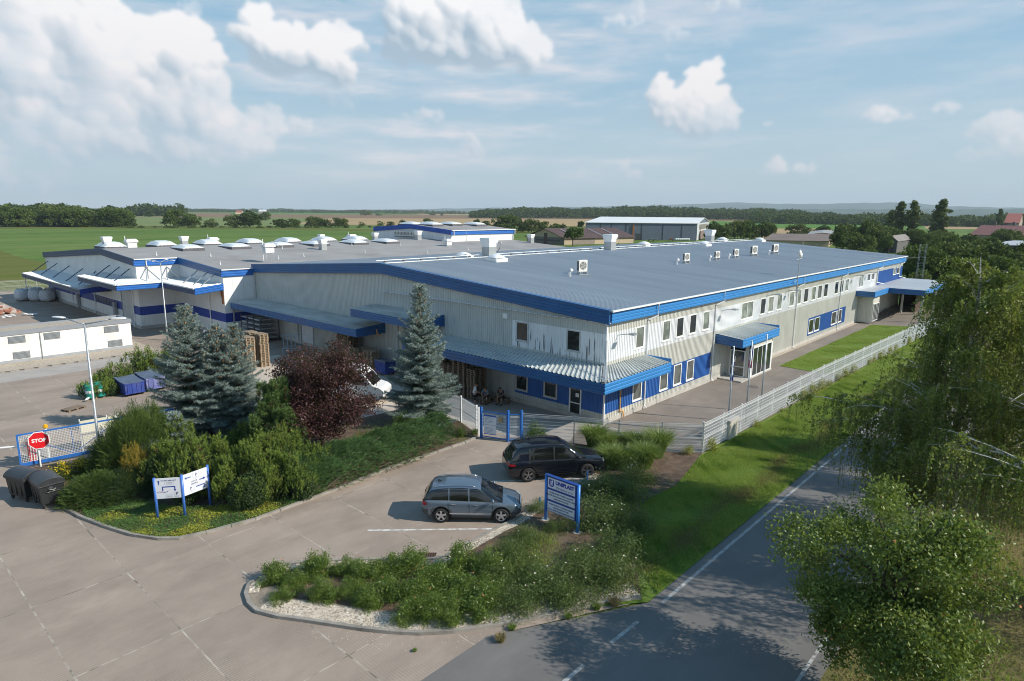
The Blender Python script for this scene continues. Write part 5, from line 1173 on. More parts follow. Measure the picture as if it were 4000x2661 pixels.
sprays('juniper', 'shaded dark juniper between the lamp post and the direction sign', 'juniper', at(500, 1925), dome_fn(1.6, 1.5, 1.0), 2600, .3, out_dir(.1), [JUND, JUND], 33, 24, .018, .05)
sprays('cypress_shrub', 'tall loose olive-green cypress at the end of the sliding gate', 'cypress', at(545, 1860), dome_fn(1.35, 1.35, 3.3, .2, .3), 3600, .5, out_dir(.25), [THU, JUND], 34, 26, .018, .07, dark=.35)
sprays('cypress_shrub', 'lower olive-green cypress behind the lamp post base', 'cypress', at(470, 1850), dome_fn(1.1, 1.1, 2.0, .2, .2), 2200, .45, out_dir(.25), [THU, JUND], 35, 26, .018, .07, dark=.35)
sprays('cypress_shrub', 'upright olive-green cypress behind the tall loose one, left of the spruces', 'cypress', at(600, 1800), dome_fn(1.2, 1.2, 2.9, .2, .2), 2600, .45, out_dir(.25), [THU, JUND], 36, 26, .018, .07, dark=.4)
sprays('golden_juniper', 'golden yellow juniper sprays next to the small blue spruce', 'juniper', at(540, 1905), dome_fn(.55, .55, 2.0, .2, .5), 420, .35, out_dir(.5), [GOLD, THU], 37, 22, .018, .06, dark=.1)
# ---------------- generic leafy shrubs
def shrub(name, label, cat, loc, rx, ry, h, n, ls, m, seed, group=None, asp=.5, clump=26, stems=True, flowers=None, up=.2, lo=.08, spread=.16):
    global R; R = np.random.RandomState(seed)
    t = thing(name, label, cat, loc, R.uniform(0, 6) if group else 0, group)
    k = clump; d = unit(k); d[:, 2] = np.abs(d[:, 2]); q = R.uniform(.35, .92, k)[:, None]; c = np.stack([d[:, 0]*rx, d[:, 1]*ry, lo+d[:, 2]*(h-lo)], 1)*q
    idx = R.randint(0, k, n); C = c[idx]+R.normal(size=(n, 3))*np.array([rx*spread*1.2, ry*spread*1.2, h*spread]); C[:, 2] = np.clip(C[:, 2], .03, h*1.2)
    V = leaves(C, ls, asp, up); mi = np.zeros(len(V), int)
    if flowers:
        o = C[np.argsort(-(C[:, 2]/h+.4*R.rand(n)))[:flowers[0]*3]]; o = o[R.permutation(len(o))[:flowers[0]]]+np.array([0, 0, .03]); F_ = np.concatenate([leaves(o, flowers[1], 1, 3) for _ in range(2)]); V = np.concatenate([V, F_]); mi = np.concatenate([mi, np.ones(len(F_), int)])
    npmesh('foliage', V, 4, [m]+([flowers[2]] if flowers else []), t, mi=mi)
    mb = MB()
    for i in range(min(k, 9)): mb.tube([(0, 0, 0), tuple(c[i]*.5), tuple(c[i]*1.05)], [.012, .01, .005], 4, cap=False)
    mb.build('stems', BARK, t); return t
YFL = leafmat('yellow_petals', (.75, .55, .02), (.8, .62, .04), (.7, .5, .02), .2, .6); PFL = leafmat('pale_petals', (.8, .7, .6), (.75, .6, .5), (.8, .75, .7), .2, .6); RFL = leafmat('orange_petals', (.6, .15, .05), (.5, .2, .1), (.6, .3, .2), .2, .6)
FOR = leafmat('potentilla_leaf', (.06, .11, .015), (.1, .16, .025), (.17, .2, .04), .3, .5, .8)
for i, (px, py, r_, h, lb) in enumerate([(240, 1880, .75, 1.0, 'left yellow-flowered shrub, next to the stop sign post'), (300, 1865, .7, .85, 'middle yellow-flowered shrub before the sliding gate'), (345, 1850, .7, .9, 'yellow-flowered shrub closest to the lamp post')]):
    shrub('potentilla', lb, 'flowering shrub', at(px, py), r_, r_*.8, h, 2600, .06, FOR, 41+i, 'yellow-flowered shrubs at the sliding gate', flowers=(150, .07, YFL))
# purple plum
PLM = leafmat('purple_leaf', (.035, .014, .016), (.062, .023, .027), (.12, .052, .055), .22, .5, .8, .3)
canopy_tree('purple_plum', 'round dark purple-leaved plum tree hiding the white van', 'plum tree', at(1262, 1755), 6.4, 3.1, 60000, .12, PLM, BARK, trunk_h=.8, seed=51, lobes=44, cz=.46, flat=1.15, asp=.6)
YG = leafmat('yellow_green_leaf', (.1, .17, .02), (.16, .22, .03), (.06, .11, .015), .35, .5)
shrub('cornel_shrub', 'bright yellow-green shrub at the foot of the lone blue spruce', 'shrub', at(1590, 1690), 1.5, .9, 1.1, 5000, .085, YG, 52)
shrub('cornel_shrub', 'yellow-green shrub growing out under the purple plum', 'shrub', at(1420, 1770), 1.5, .9, 1.2, 5000, .085, YG, 53)
shrub('round_bush', 'small dark round bush where the mesh fence meets the kerb', 'shrub', at(1800, 1705), .5, .5, .75, 2200, .05, LEAF_G, 54)
shrub('round_bush', 'tiny green bush beside the blue gate post', 'shrub', at(1855, 1700), .3, .3, .4, 900, .05, LEAF_G, 55)
shrub('round_bush', 'bushy dark green shrub in front of the fence right of the gate', 'shrub', (-5.35, 1.15, .05), .75, .75, 1.25, 4200, .075, LEAF_G, 56, asp=.35)
# ---------------- front bed shrubs (roses), each its own plant
ROSE = leafmat('rose_leaf', (.06, .12, .015), (.11, .185, .026), (.2, .26, .05), .35, .4, .9, .5); ROSED = leafmat('rose_leaf_dull', (.055, .1, .022), (.09, .145, .032), (.14, .185, .055), .3, .5, .9, .4)
rsp = [(1090, 2270, .7), (1100, 2350, .45), (1240, 2250, .65), (1265, 2345, .62), (1350, 2240, .6), (1365, 2330, .5), (1440, 2265, .7), (1440, 2370, .62), (1530, 2250, .65), (1530, 2340, .72), (1610, 2230, .72), (1600, 2430, .65), (1640, 2340, .78), (1720, 2290, .8), (1730, 2390, .72), (1800, 2230, .8), (1830, 2330, .8), (1850, 2410, .75), (1900, 2360, .7), (1920, 2250, .8), (1160, 2290, .55), (1680, 2420, .6), (1760, 2440, .5)]
proto = [shrub('rose_shrub', '', 'shrub', (0, 0, 0), .9, .9, .95, 4300, .075, ROSE, 60+i, 'leafy green shrubs filling the front bed', clump=34, flowers=(1, .06, RFL), spread=.12) for i in range(4)]
used = set()
words = ['at the rounded tip of the bed', 'low at the tip beside the pebbles', 'behind the tip on the parking side', 'on the pebble side next to the bare soil', 'third along the parking side', 'beside the bare bark patch', 'fourth along the parking side', 'on the lower edge after the bare patch', 'fifth along the parking side', 'in the middle of the dense group', 'tall one nearest the drain grate', 'lowest one, spilling over the pebbles', 'in the dense middle below the drain grate', 'right of the dense middle', 'on the lower edge right of the spilling one', 'behind the drain grate on the right', 'in the thick right half of the bed', 'right half, over the lower pebbles', 'last bright one on the lower edge', 'last bright one on the parking side', 'small one filling the tip', 'small one among the lower edge plants', 'small one by the lower pebbles']
for i, (px, py, r_) in enumerate(rsp):
    k = i % 4; o = proto[k] if k not in used else copy_tree(proto[k]); used.add(k)
    o.location = at(px, py); o.rotation_euler = (0, 0, rnd.uniform(0, 6)); o.scale = (r_*1.27, r_*1.27, r_*rnd.uniform(1.1, 1.5)); o['label'] = 'bright green leafy shrub, '+words[i]
dsp = [(2010, 2200, .9, 'dull green rose bush left of the company sign foot'), (1965, 2290, .75, 'dull rose bush between bright shrubs and the soil gap'), (2175, 2075, .5, 'low rose bush under the company sign panels'), (2060, 2120, .7, 'rose bush by the pebbles behind the grey car front'), (2330, 2050, 1.25, 'big bush right behind the company sign post'), (2420, 1950, 1.2, 'big bush beyond the company sign next to the tall grasses'), (2480, 1880, .9, 'bush between the black car and the tall grasses'), (2350, 1930, 1.0, 'bush touching the nose of the black car'), (2400, 2180, 1.1, 'pale-flowered rose bush on the verge side'), (2290, 2290, 1.15, 'broad dark rose bush near the road kerb'), (2140, 2350, 1.0, 'dark rose bush above the lower kerb'), (2420, 2290, 1.0, 'dark rose bush at the right end by the road'), (2250, 2200, .6, 'small rose bush in the soil below the company sign'), (2100, 2000, .55, 'small rose bush beside the front bumper of the grey car'), (2460, 2080, 1.0, 'bush at the grass edge right of the company sign'), (2080, 2280, .8, 'rose bush filling the gap left of the lower dark ones'), (2230, 2360, .8, 'low rose bush right above the kerb stones'), (2030, 2390, .8, 'dark rose bush next to the last bright shrubs')]
proto = [shrub('rose_bush', '', 'shrub', (0, 0, 0), .95, .95, .95, 4300, .06, ROSED, 70+i, 'dull rose bushes around the company sign', clump=40, flowers=(3, .05, PFL), spread=.14) for i in range(3)]
used = set()
for i, (px, py, r_, lb) in enumerate(dsp):
    k = i % 3; o = proto[k] if k not in used else copy_tree(proto[k]); used.add(k)
    o.location = at(px, py); o.rotation_euler = (0, 0, rnd.uniform(0, 6)); o.scale = (r_*1.25, r_*1.25, r_*rnd.uniform(1.1, 1.3)); o['label'] = lb
# fountain grasses
GRB = leafmat('grass_blade', (.1, .17, .03), (.17, .25, .05), (.28, .34, .11), .3, .5)
def tuft(name, label, cat, loc, r_, h, n, seed, group=None, m=GRB, w=.02):
    global R; R = np.random.RandomState(seed); t = tag(bpy.data.objects.new(name, None), None)
    bpy.data.objects.remove(t)
    a = R.uniform(0, 6.283, n); q = R.rand(n)**.6; D0 = np.stack([np.cos(a)*q*.33, np.sin(a)*q*.33, np.ones(n)], 1); B = np.stack([np.cos(a)*q*r_*.35, np.sin(a)*q*r_*.35, np.zeros(n)], 1)
    D0 /= np.linalg.norm(D0, axis=1)[:, None]; L1 = h*R.uniform(.5, .8, n); M_ = B+D0*L1[:, None]; D1 = np.stack([np.cos(a), np.sin(a), R.uniform(-.9, .7, n)], 1)*R.uniform(.5, 1.3, n)[:, None]+D0*.4; D1 /= np.linalg.norm(D1, axis=1)[:, None]
    sd_ = np.cross(D0, unit(n)); sd_ /= np.linalg.norm(sd_, axis=1)[:, None]; T_ = M_+D1*(h*R.uniform(.25, .5, n))[:, None]
    V1 = np.stack([B-sd_*w/2, B+sd_*w/2, M_+sd_*w/2], 1); V2 = np.stack([B-sd_*w/2, M_+sd_*w/2, M_-sd_*w/2], 1); V3 = np.stack([M_-sd_*w/2, M_+sd_*w/2, T_], 1)
    return tag(npmesh(name, np.concatenate([V1, V2, V3]), 3, m, None, loc), label, cat, group)
for i, (px, py, r_, h, lb) in enumerate([(2318, 1755, .8, 1.55, 'leftmost tall grass clump behind the black car'), (2385, 1830, .9, 1.35, 'wide grass clump over the black car bonnet'), (2425, 1755, .7, 1.1, 'low grass clump in the back row'), (2440, 1835, .9, 1.3, 'grass clump in the front row middle'), (2485, 1770, .8, 1.25, 'grass clump in the back row before the rightmost'), (2515, 1830, 1.0, 1.5, 'broad grass clump at the right of the front row'), (2568, 1790, .8, 1.75, 'rightmost and tallest grass clump near the fence corner'), (2365, 1770, .7, 1.2, 'grass clump behind the wide front one')]):
    tuft('fountain_grass', lb, 'ornamental grass', at(px, py), r_, h, 1500, 80+i, 'tall grass clumps behind the black car')
# small yellow-leaved shrubs outside the long fence
YS = leafmat('yellow_shrub_leaf', (.16, .2, .02), (.28, .3, .03), (.4, .36, .04), .3, .5)
yp = [shrub('yellow_shrub', '', 'shrub', (0, 0, 0), .5, .5, .95, 800, .08, YS, 90+i, 'small yellow-green shrubs outside the long white fence', lo=.1) for i in range(2)]
spots = [(-1.17, -6.6, .75), (.5, -7.25, .9), (6.6, -7.4, .55), (15.3, -7.4, .95), (17.1, -7.45, 1.15), (19.2, -7.5, 1.0), (20.8, -7.6, .6), (23.0, -7.6, .75), (24.8, -7.6, 1.0), (26.9, -7.7, .9), (31.5, -7.8, .75), (33.0, -7.8, .7), (34.8, -7.9, 1.1), (38.0, -8.0, .9), (40.0, -8.0, .9), (45.0, -8.2, 1.1), (11.0, -7.4, .35), (48.0, -8.3, .9)]
ords = ['beside the fence corner, on the bed side', 'at the outer side of the fence corner', 'small one by the second flagpole', 'first of the trio past the flagpoles', 'tallest of the trio past the flagpoles', 'last of the trio past the flagpoles', 'thin one after the trio', 'where the side lawn begins', 'first one along the side lawn', 'second along the side lawn', 'third along the side lawn', 'fourth along the side lawn', 'bright round one halfway along the side lawn', 'sixth along the side lawn', 'seventh along the side lawn', 'farthest bright one before the birch leaves', 'tiny one between flagpoles and trio', 'last one, almost hidden by the birch']
for i, (x, y, s) in enumerate(spots):
    o = yp[i] if i < 2 else copy_tree(yp[i % 2]); o.location = (x, y, .03); o.rotation_euler = (0, 0, i*1.3); o.scale = (s, s, s); o['label'] = 'yellow-green shrub '+ords[i]
# ---------------- ground cover and grass
GCM = leafmat('ground_cover_green', (.045, .125, .03), (.07, .165, .035), (.11, .2, .04), .2, .6, .5); GCY = leafmat('ground_cover_yellow', (.3, .33, .03), (.42, .4, .05), (.16, .24, .03), .2, .6)
def inpoly(x, y, poly):
    c = np.zeros(len(x), bool); n = len(poly)
    for i in range(n):
        (x1, y1), (x2, y2) = poly[i], poly[(i+1) % n]; k = ((y1 > y) != (y2 > y)) & (x < (x2-x1)*(y-y1)/((y2-y1) or 1e-9)+x1); c ^= k
    return c
def scatter(poly, n):
    P_ = np.array(poly); lo, hi = P_.min(0), P_.max(0); out = []
    while sum(map(len, out)) < n:
        q = R.uniform(lo, hi, (n*2, 2)); out.append(q[inpoly(q[:, 0], q[:, 1], poly)])
    return np.concatenate(out)[:n]
R = np.random.RandomState(99)
gpoly = [G(x, y) for x, y in ((330,2030),(403,2058),(509,2091),(615,2107),(700,2106),(806,2083),(1000,2030),(1187,1960),(1290,1922),(1180,1900),(1000,1960),(850,1985),(700,1990),(560,1960),(400,1960),(320,1985))]
q = scatter(gpoly, 26000); hz_ = .1+.05*np.sin(q[:, 0]*3)*np.cos(q[:, 1]*4); C = np.stack([q[:, 0], q[:, 1], .06+hz_*R.rand(len(q))], 1)
pc = G(800, 2060); yel = (np.sin(q[:, 0]*1.9+.6)*np.sin(q[:, 1]*2.3+1.2)+R.normal(size=len(q))*.25+.25-np.hypot(q[:, 0]-pc[0], q[:, 1]-pc[1])*.16) > .05
o = npmesh('ground_cover', leaves(C, .075, .4, .6), 4, [GCM, GCY], mi=yel.astype(int)); tag(o, 'green and yellow ground cover along the curved kerb in front of the direction sign', 'ground cover', kind='stuff')
GB = leafmat('lawn_blade', (.2, .3, .04), (.28, .38, .07), (.38, .43, .13), .35, .5, .5, .3); GB2 = leafmat('dry_blade', (.22, .17, .08), (.3, .23, .11), (.16, .15, .05), .2, .8)
GB3 = leafmat('lawn_blade_light', (.22, .33, .06), (.3, .4, .09), (.36, .42, .12), .35, .5, .5, .3); GB4 = leafmat('lawn_blade_dark', (.1, .2, .025), (.14, .24, .035), (.17, .26, .05), .35, .5, .5, .3)
def lawn(name, poly, n, hgt, label, dryf=None, m=None):
    m = (GB, GB2, GB3, GB4)
    q = scatter(poly, n); B = np.stack([q[:, 0], q[:, 1], np.full(n, .02)], 1); D = unit(n)*.6; D[:, 2] = 1; D /= np.linalg.norm(D, axis=1)[:, None]
    pat = .75+.5*np.sin(q[:, 0]*.9+np.sin(q[:, 1]*1.3))*np.sin(q[:, 1]*1.1)
    ph = sum(np.sin(q[:, 0]*a+q[:, 1]*b+c) for a, b, c in ((1.1, .7, 0), (-.6, 1.9, 1), (2.9, 1.3, 2), (-3.7, 2.6, 4), (5.3, -4.1, 3), (.35, .2, 5)))/2.2+R.normal(size=n)*.45
    V = blades(B, D, hgt*R.uniform(.5, 1.2, n)*pat*(1+.25*np.clip(ph, -1, 1)), .035); mi = np.where(ph > .75, 2, np.where(ph < -.7, 3, 0))
    if dryf is not None: mi = np.where(dryf(q)+R.normal(size=n)*.3 > .35, 1, mi)
    tag(npmesh(name, V, 3, list(m), mi=mi), label, 'grass', kind='stuff')
vpoly = [G(2490, 2230), G(2465, 2120), G(2480, 2020), G(2520, 1960), G(2640, 1900), (-.6, -7.25), (26, -7.9), (26, -12.3), (-14.5, -12.3)]
def dry1(q): return .75-np.abs(q[:, 1]+11.0-.25*np.sin(q[:, 0]*.7))*.9+.3*np.sin(q[:, 0]*1.7)*np.sin(q[:, 0]*.43)-.2
lawn('grass', vpoly, 190000, .13, 'green verge grass between the long fence and the road', dry1)
lawn('grass', [(26, -7.9), (80, -9.2), (80, -12.3), (26, -12.3)], 60000, .15, 'green verge grass farther along the road under the birches', dry1)
lawn('grass', [(24.7, -6.8), (58, -7.6), (56.5, -4.0), (55.5, -2.1), (24.9, -2.1)], 70000, .1, 'bright green lawn strip between the side path and the fence')
lawn('grass', [(-22, -18.3), (12, -18.3), (12, -30), (-22, -30)], 90000, .16, 'dry yellow-green grass right of the road under the trees', lambda q: .45+.35*np.sin(q[:, 0]*.6)*np.sin(q[:, 1]*.5))
lawn('weeds', [G(x, y) for x, y in ((1900, 2130), (2330, 1990), (2560, 1830), (2640, 1890), (2480, 2010), (2460, 2140), (2480, 2290), (2150, 2380), (1930, 2420), (1880, 2250))], 26000, .17, 'weeds and low grass between the rose bushes of the sign bed')
lawn('weeds', lbed, 30000, .1, 'low weeds and moss over the soil of the conifer bed')
# weeds in the kerb gap
for i, (px, py, s) in enumerate([(1955, 2505, .35), (2400, 2365, .4), (2000, 2460, .25), (1620, 2545, .12), (2220, 2415, .25), (2330, 2380, .3)]):
    tuft('dry_weed', ['straw-coloured weeds at the kerb end by the apron', 'dry weeds where the kerb meets the road', 'small weeds in the lower kerb joint', 'tiny weed growing in the concrete', 'weeds below the dark rose bush on the kerb', 'weeds near the end of the kerb stones'][i], 'weeds', (*G(px, py), 0), s, s*.8, 160, 140+i, 'weeds in the kerb and paving joints', GB2 if i < 2 else GRB, .015)
# ---------------- big trees on the right
BIR = leafmat('birch_leaf', (.085, .13, .02), (.16, .21, .035), (.3, .33, .085), .3, .5, .5, .35); BBARK = P('birch_bark', (.55, .52, .47), .7, var=.15, vs=3, dirt=(.06, .055, .05), ds=2.5, dlo=.55, dhi=.62, sy=(2, 2, 5))
def birch(label, loc, h, rad, seed, nstr, per, lean=(0, 0), ls=.085, low=0):
    global R, rnd
    R = np.random.RandomState(seed); rnd = random.Random(seed)
    t = thing('birch_tree', label, 'birch tree', loc, 0, 'birches right of the road'); mb = MB(); n = 9
    tr = [Vector((lean[0]*(i/n)**1.5+rnd.gauss(0, .08), lean[1]*(i/n)**1.5+rnd.gauss(0, .08), h*.96*i/n)) for i in range(n+1)]; mb.tube(tr, [.26*(1-i/n)**.9+.015 for i in range(n+1)], 8, cap=False)
    S = []
    def limb(p, d, L_, r_, dep):
        pts = [p]; dd = d.normalized()
        for i in range(5):
            dd = (dd+Vector((rnd.gauss(0, .1), rnd.gauss(0, .1), -.10 if i > 1 else .02))).normalized(); pts.append(pts[-1]+dd*L_/5)
        mb.tube(pts, [r_*(1-.16*i) for i in range(6)], 5, cap=False)
        for i in range(1, 6):
            for _ in range(3): S.append((pts[i]+Vector((rnd.gauss(0, .2), rnd.gauss(0, .2), 0)), dd))
        if dep:
            for k in range(4):
                i = rnd.randint(1, 4); nd = (dd+Vector((rnd.gauss(0, .6), rnd.gauss(0, .6), rnd.gauss(.1, .3)))).normalized(); limb(pts[i], nd, L_*.55, r_*.5, dep-1)
    for k in range(30):
        f = .16+.8*k/30; i = min(n-1, int(f*n)); p = tr[i].lerp(tr[i+1], f*n-i); a = k*2.4+rnd.random(); L_ = rad*(1.22-1.0*f**.85)*rnd.uniform(.7, 1.15)*(1.18 if math.cos(a-2.3) > .3 and f < .45 else 1)*(.72 if math.cos(a-2.3) > .2 and f > .5 else 1); limb(p, Vector((math.cos(a), math.sin(a), .75)), L_, .06*(1-f)+.022, 1)
    for k in range(int(low*9)):
        f = .14+.3*k/(low*9); i = int(f*n); p = tr[i].lerp(tr[i+1], f*n-i); a = 2.25+rnd.uniform(-.75, .75); limb(p, Vector((math.cos(a), math.sin(a), rnd.uniform(.35, .75))), rad*rnd.uniform(.5, .85), .03, 1)
    mb.build('trunk', BBARK, t); tw = MB(); C = []; Dn = []
    S_ = [S[rnd.randrange(len(S))] for _ in range(nstr)]
    for i, (p, d) in enumerate(S_):
        L_ = rnd.uniform(.6, 2.5)*(.6+.4*rad/4); a = rnd.uniform(0, 6.28); o = Vector((math.cos(a), math.sin(a), 0))*.32+Vector((d.x, d.y, 0))*.35; m_ = 6; prev = p; pts = [p]
        for k in range(1, m_+1): s = k/m_; pts.append(p+o*min(1, s*1.6)*.6*L_**.5-Vector((0, 0, L_*s*s*.95-.12*s))+Vector((rnd.gauss(0, .02), rnd.gauss(0, .02), 0)))
        if i % 3 == 0: tw.tube(pts[::2], .006, 3, cap=False)
        for _ in range(per): s = rnd.random()*m_*.999; k = int(s); C.append(tuple(pts[k].lerp(pts[k+1], s-k)+Vector((rnd.gauss(0, .035), rnd.gauss(0, .035), rnd.gauss(0, .04)))))
    tw.build('hanging_twigs', BARK, t); C = np.array(C); C = C[C[:, 2] > .4]
    npmesh('crown', leaves(C, ls, .75, 0, np.tile([0, 0, -1.], (len(C), 1)), .9), 4, BIR, t); return t
birch('large weeping birch with white trunk, left edge hanging over the road', (-2.6, -19.2, 0), 12.4, 5.0, 201, 4200, 30, (.5, .2), .085, 1)
birch('birch at the right picture edge with leaning white limbs', (-4.8, -23.6, 0), 12.4, 5.2, 202, 4200, 30, (.6, .5))
birch('birch farther along the road behind the front one', (9.5, -20.5, 0), 11.0, 4.6, 203, 3000, 22, (0, .3), .1)
birch('birch behind the right edge birch, away from the road', (7.0, -26.0, 0), 12.5, 4.2, 204, 1700, 20, (0, 0), .1)
APL = leafmat('apple_leaf', (.065, .115, .018), (.12, .185, .03), (.25, .3, .075), .3, .45, .5, .4)
canopy_tree('apple_tree', 'broad apple tree with reddish fruit in the lower right corner', 'apple tree', (-14.9, -19.6, 0), 6.5, 2.6, 60000, .11, APL, P('dark_bark', (.05, .04, .032), .9, var=.3, vs=4), trunk_h=1.3, seed=212, lobes=22, cz=.52, flat=1.15, asp=.5, shell=.75, fruit=(200, .075, RFL), kind_d=2)
canopy_tree('apple_tree', 'apple tree nearest to the viewer, below the lower right picture edge', 'apple tree', (-24.0, -25.5, 0), 5.5, 3.0, 16000, .15, APL, MAT['dark_bark'], trunk_h=1.3, seed=213, lobes=22, cz=.55, asp=.5)
# ================================================================ MAN-MADE THINGS
rnd = random.Random(77); R = np.random.RandomState(77)
# ---------------- mesh fences
def mesh_panel(w, h, mat, name, z0=.06, vstep=.06, hstep=.2, t=.009, double=True, crimp=True):
    """welded wire panel along +x, from x=0 to w"""
    mb = MB(); n = max(1, round(w/vstep))
    for k in range(n+1): x = w*k/n; mb.box(x-t/2, x+t/2, -t/2, t/2, z0, h)
    m_ = max(1, round((h-z0)/hstep))
    for k in range(m_+1):
        z = z0+(h-z0)*k/m_
        for o in ((-.008, .008) if double else (0,)): mb.box(0, w, o-t/2, o+t/2, z-t/2, z+t/2)
    if crimp:
        for zz in (h-.12, z0+(h-z0)*.5): mb.box(0, w, -.035, -.02, zz-.035, zz-.025); mb.box(0, w, -.035, -.02, zz+.025, zz+.035)
    return mb.build(name, mat)
FW = P('white_fence_wire', (.72, .73, .73), .5, var=.05); FG = P('grey_fence_wire', (.62, .64, .65), .5, metal=0, var=.05); FB = BLUE2
PROTO = {}
def fence_run(name, label, pts, h, wire, postm, step=2.5, group=None, post=.06, hstep=.2, vstep=.06):
    t = thing(name, label, 'fence', (pts[0][0], pts[0][1], 0), 0, group); o0 = Vector((pts[0][0], pts[0][1], 0))
    for i in range(len(pts)-1):
        a = Vector((*pts[i], 0)); b = Vector((*pts[i+1], 0)); L_ = (b-a).length; n = max(1, round(L_/step)); w = L_/n; ang = math.atan2((b-a).y, (b-a).x)
        key = (round(w, 2), h, wire.name, hstep)
        for k in range(n):
            if key not in PROTO: PROTO[key] = mesh_panel(w-.02, h-.03, wire, 'mesh_panel', hstep=hstep, vstep=vstep); o = PROTO[key]
            else: o = PROTO[key].copy(); COL.objects.link(o)
            o.parent = t; p = a.lerp(b, k/n)-o0; o.location = p; o.rotation_euler = (0, 0, ang)
        for k in range(n+(1 if i == len(pts)-2 else 0)):
            p = a.lerp(b, k/n)-o0; key2 = ('post', h, postm.name)
            if key2 not in PROTO:
                mb = MB(); mb.box(-post/2, post/2, -post/2, post/2, -.05, h+.04); mb.box(-post/2-.005, post/2+.005, -post/2-.005, post/2+.005, h+.04, h+.055); q = PROTO[key2] = mb.build('post', postm)
            else: q = PROTO[key2].copy(); COL.objects.link(q)
            q.parent = t; q.location = p+Vector((0, .05*math.cos(ang), 0)); q.rotation_euler = (0, 0, ang)
    return t
fence_run('mesh_fence', 'long white mesh fence between the side path and the grass verge', [(-.2, -7.0), (20, -7.3), (60, -8.75)], 1.8, FW, FW, 2.5)
fence_run('mesh_fence', 'grey mesh fence behind the tall grasses, right of the blue gate', [(-5.9, 1.75), (-4.25, -.84), (-3.1, -3.2), (-1.7, -5.2), (-.22, -7.0)], 1.75, FG, GALV, 2.7)
fence_run('mesh_fence', 'grey mesh fence with white posts left of the blue gate', [(-7.0, 4.35), (-6.8, 4.75), (-6.05, 6.95), (-5.75, 9.9), (-6.2, 11.9)], 1.75, FG, WHITEM, 2.4, post=.09)
fence_run('mesh_fence', 'mesh fence hidden among the spruces between yard and planting bed', [(-14.2, 16.3), (-20.4, 17.1)], 1.75, FG, WHITEM, 2.5)
fence_run('mesh_fence', 'distant wire fence at the end of the yard by the meadow', [(-40, 107.3), (-2, 106.6)], 1.9, FG, GALV, 5.5, vstep=.12)
# blue pedestrian gate
t = thing('pedestrian_gate', 'blue framed mesh gate with two blue and white notices', 'gate', (-7.2, 3.95, 0), 0)
def gleaf(a, b, nm, posts=True):
    a = Vector((*a, 0))-Vector((-7.2, 3.95, 0)); b = Vector((*b, 0))-Vector((-7.2, 3.95, 0)); L_ = (b-a).length; ang = math.atan2((b-a).y, (b-a).x)
    mb = MB(); mb.box(0, L_, -.025, .025, .1, .16); mb.box(0, L_, -.025, .025, 1.66, 1.72); mb.box(0, .05, -.025, .025, .16, 1.66); mb.box(L_-.05, L_, -.025, .025, .16, 1.66); o = mb.build(nm, FB, t, loc=a, rotz=ang)
    p = mesh_panel(L_-.12, 1.66, FG, 'mesh_panel', z0=.16); p.parent = o; p.location = (.06, 0, 0); return o, L_
l1, w1 = gleaf((-7.2, 3.95), (-6.62, 2.35), 'gate_leaf'); l2, w2 = gleaf((-6.58, 2.27), (-6.05, 1.8), 'side_leaf')
for x, y in ((-7.2, 3.95), (-6.6, 2.31), (-6.02, 1.76)):
    mb = MB(); mb.box(-.06, .06, -.06, .06, 0, 1.95); mb.build('gate_post', FB, t, loc=(x+7.2, y-3.95, 0))
NB = P('notice_white', (.62, .66, .72), .4, var=.04); NBL = P('notice_blue', (.03, .1, .4), .4); INK = P('dark_blue_ink', (.01, .025, .16), .5, var=.02)
FM = lambda o, x, z, y=-.045: face_matrix((x, y, z), (1, 0, 0))
for z0, z1 in ((.95, 1.52), (.3, .88)):
    mb = MB(); mb.box(.2, 1.0, -.04, -.028, z0, z1); o = mb.build('notice_board', NB, l1)
    mb = MB(); mb.box(.2, 1.0, -.044, -.041, z1-.1, z1) if z0 > .9 else mb.box(.2, 1.0, -.044, -.041, z0, z0+.04); mb.build('notice_band', NBL, o)
    mb = MB()
    for k in range(5): mb.box(.27, .27+.6*rnd.uniform(.6, 1), -.044, -.041, z1-.18-.075*k, z1-.155-.075*k)
    mb.build('notice_lines', P('notice_grey', (.3, .36, .46), .5), o)
mb = MB(); mb.box(1.15, 1.42, -.1, .0, 1.15, 1.5); mb.build('letter_box', P('brass_box', (.3, .27, .18), .4, metal=.5), l1)
# big sliding gate
gx = Vector((-27.34, 17.96, 0)); gb_ = Vector((-19.9, 17.0, 0)); L_ = (gb_-gx).length; ang = math.atan2((gb_-gx).y, (gb_-gx).x)
t = thing('sliding_gate', 'blue framed white mesh sliding gate behind the stop sign', 'gate', gx, ang)
mb = MB(); mb.box(0, L_, -.04, .04, .12, .3); mb.box(0, L_, -.03, .03, 1.8, 1.88); mb.box(0, .09, -.04, .04, .3, 1.8); mb.box(L_-.09, L_, -.04, .04, .3, 1.8)
for a, b in ((.1, 2.4), (2.4, 4.7), (4.7, L_-.1)): mb.bar((a, .03, 1.78), (b, .03, .32), .035) if a < 1 else mb.bar((a, .03, .32), (b, .03, 1.78), .035)
mb.bar((2.4, .03, .32), (2.4, .03, 1.78), .04); mb.build('gate_frame', FB, t)
p = mesh_panel(L_-.2, 1.78, P('bright_fence_wire', (.78, .78, .78), .5), 'mesh_panel', z0=.32, vstep=.07, hstep=.09, t=.008, double=False, crimp=False); p.parent = t; p.location = (.1, -.03, 0)
for x in (1.3, 4.5): mb = MB(); mb.box(x-.05, x+.05, .1, .2, 0, 1.95); mb.build('guide_post', WHITEM, t)
mb = MB(); mb.lathe([(.11, 1.95), (.12, 2.02), (.1, 2.12), (.03, 2.16), (0, 2.16)], 10, (1.3, .15, 0)); mb.build('beacon', P('amber_beacon', (.7, .36, .01), .3), t)
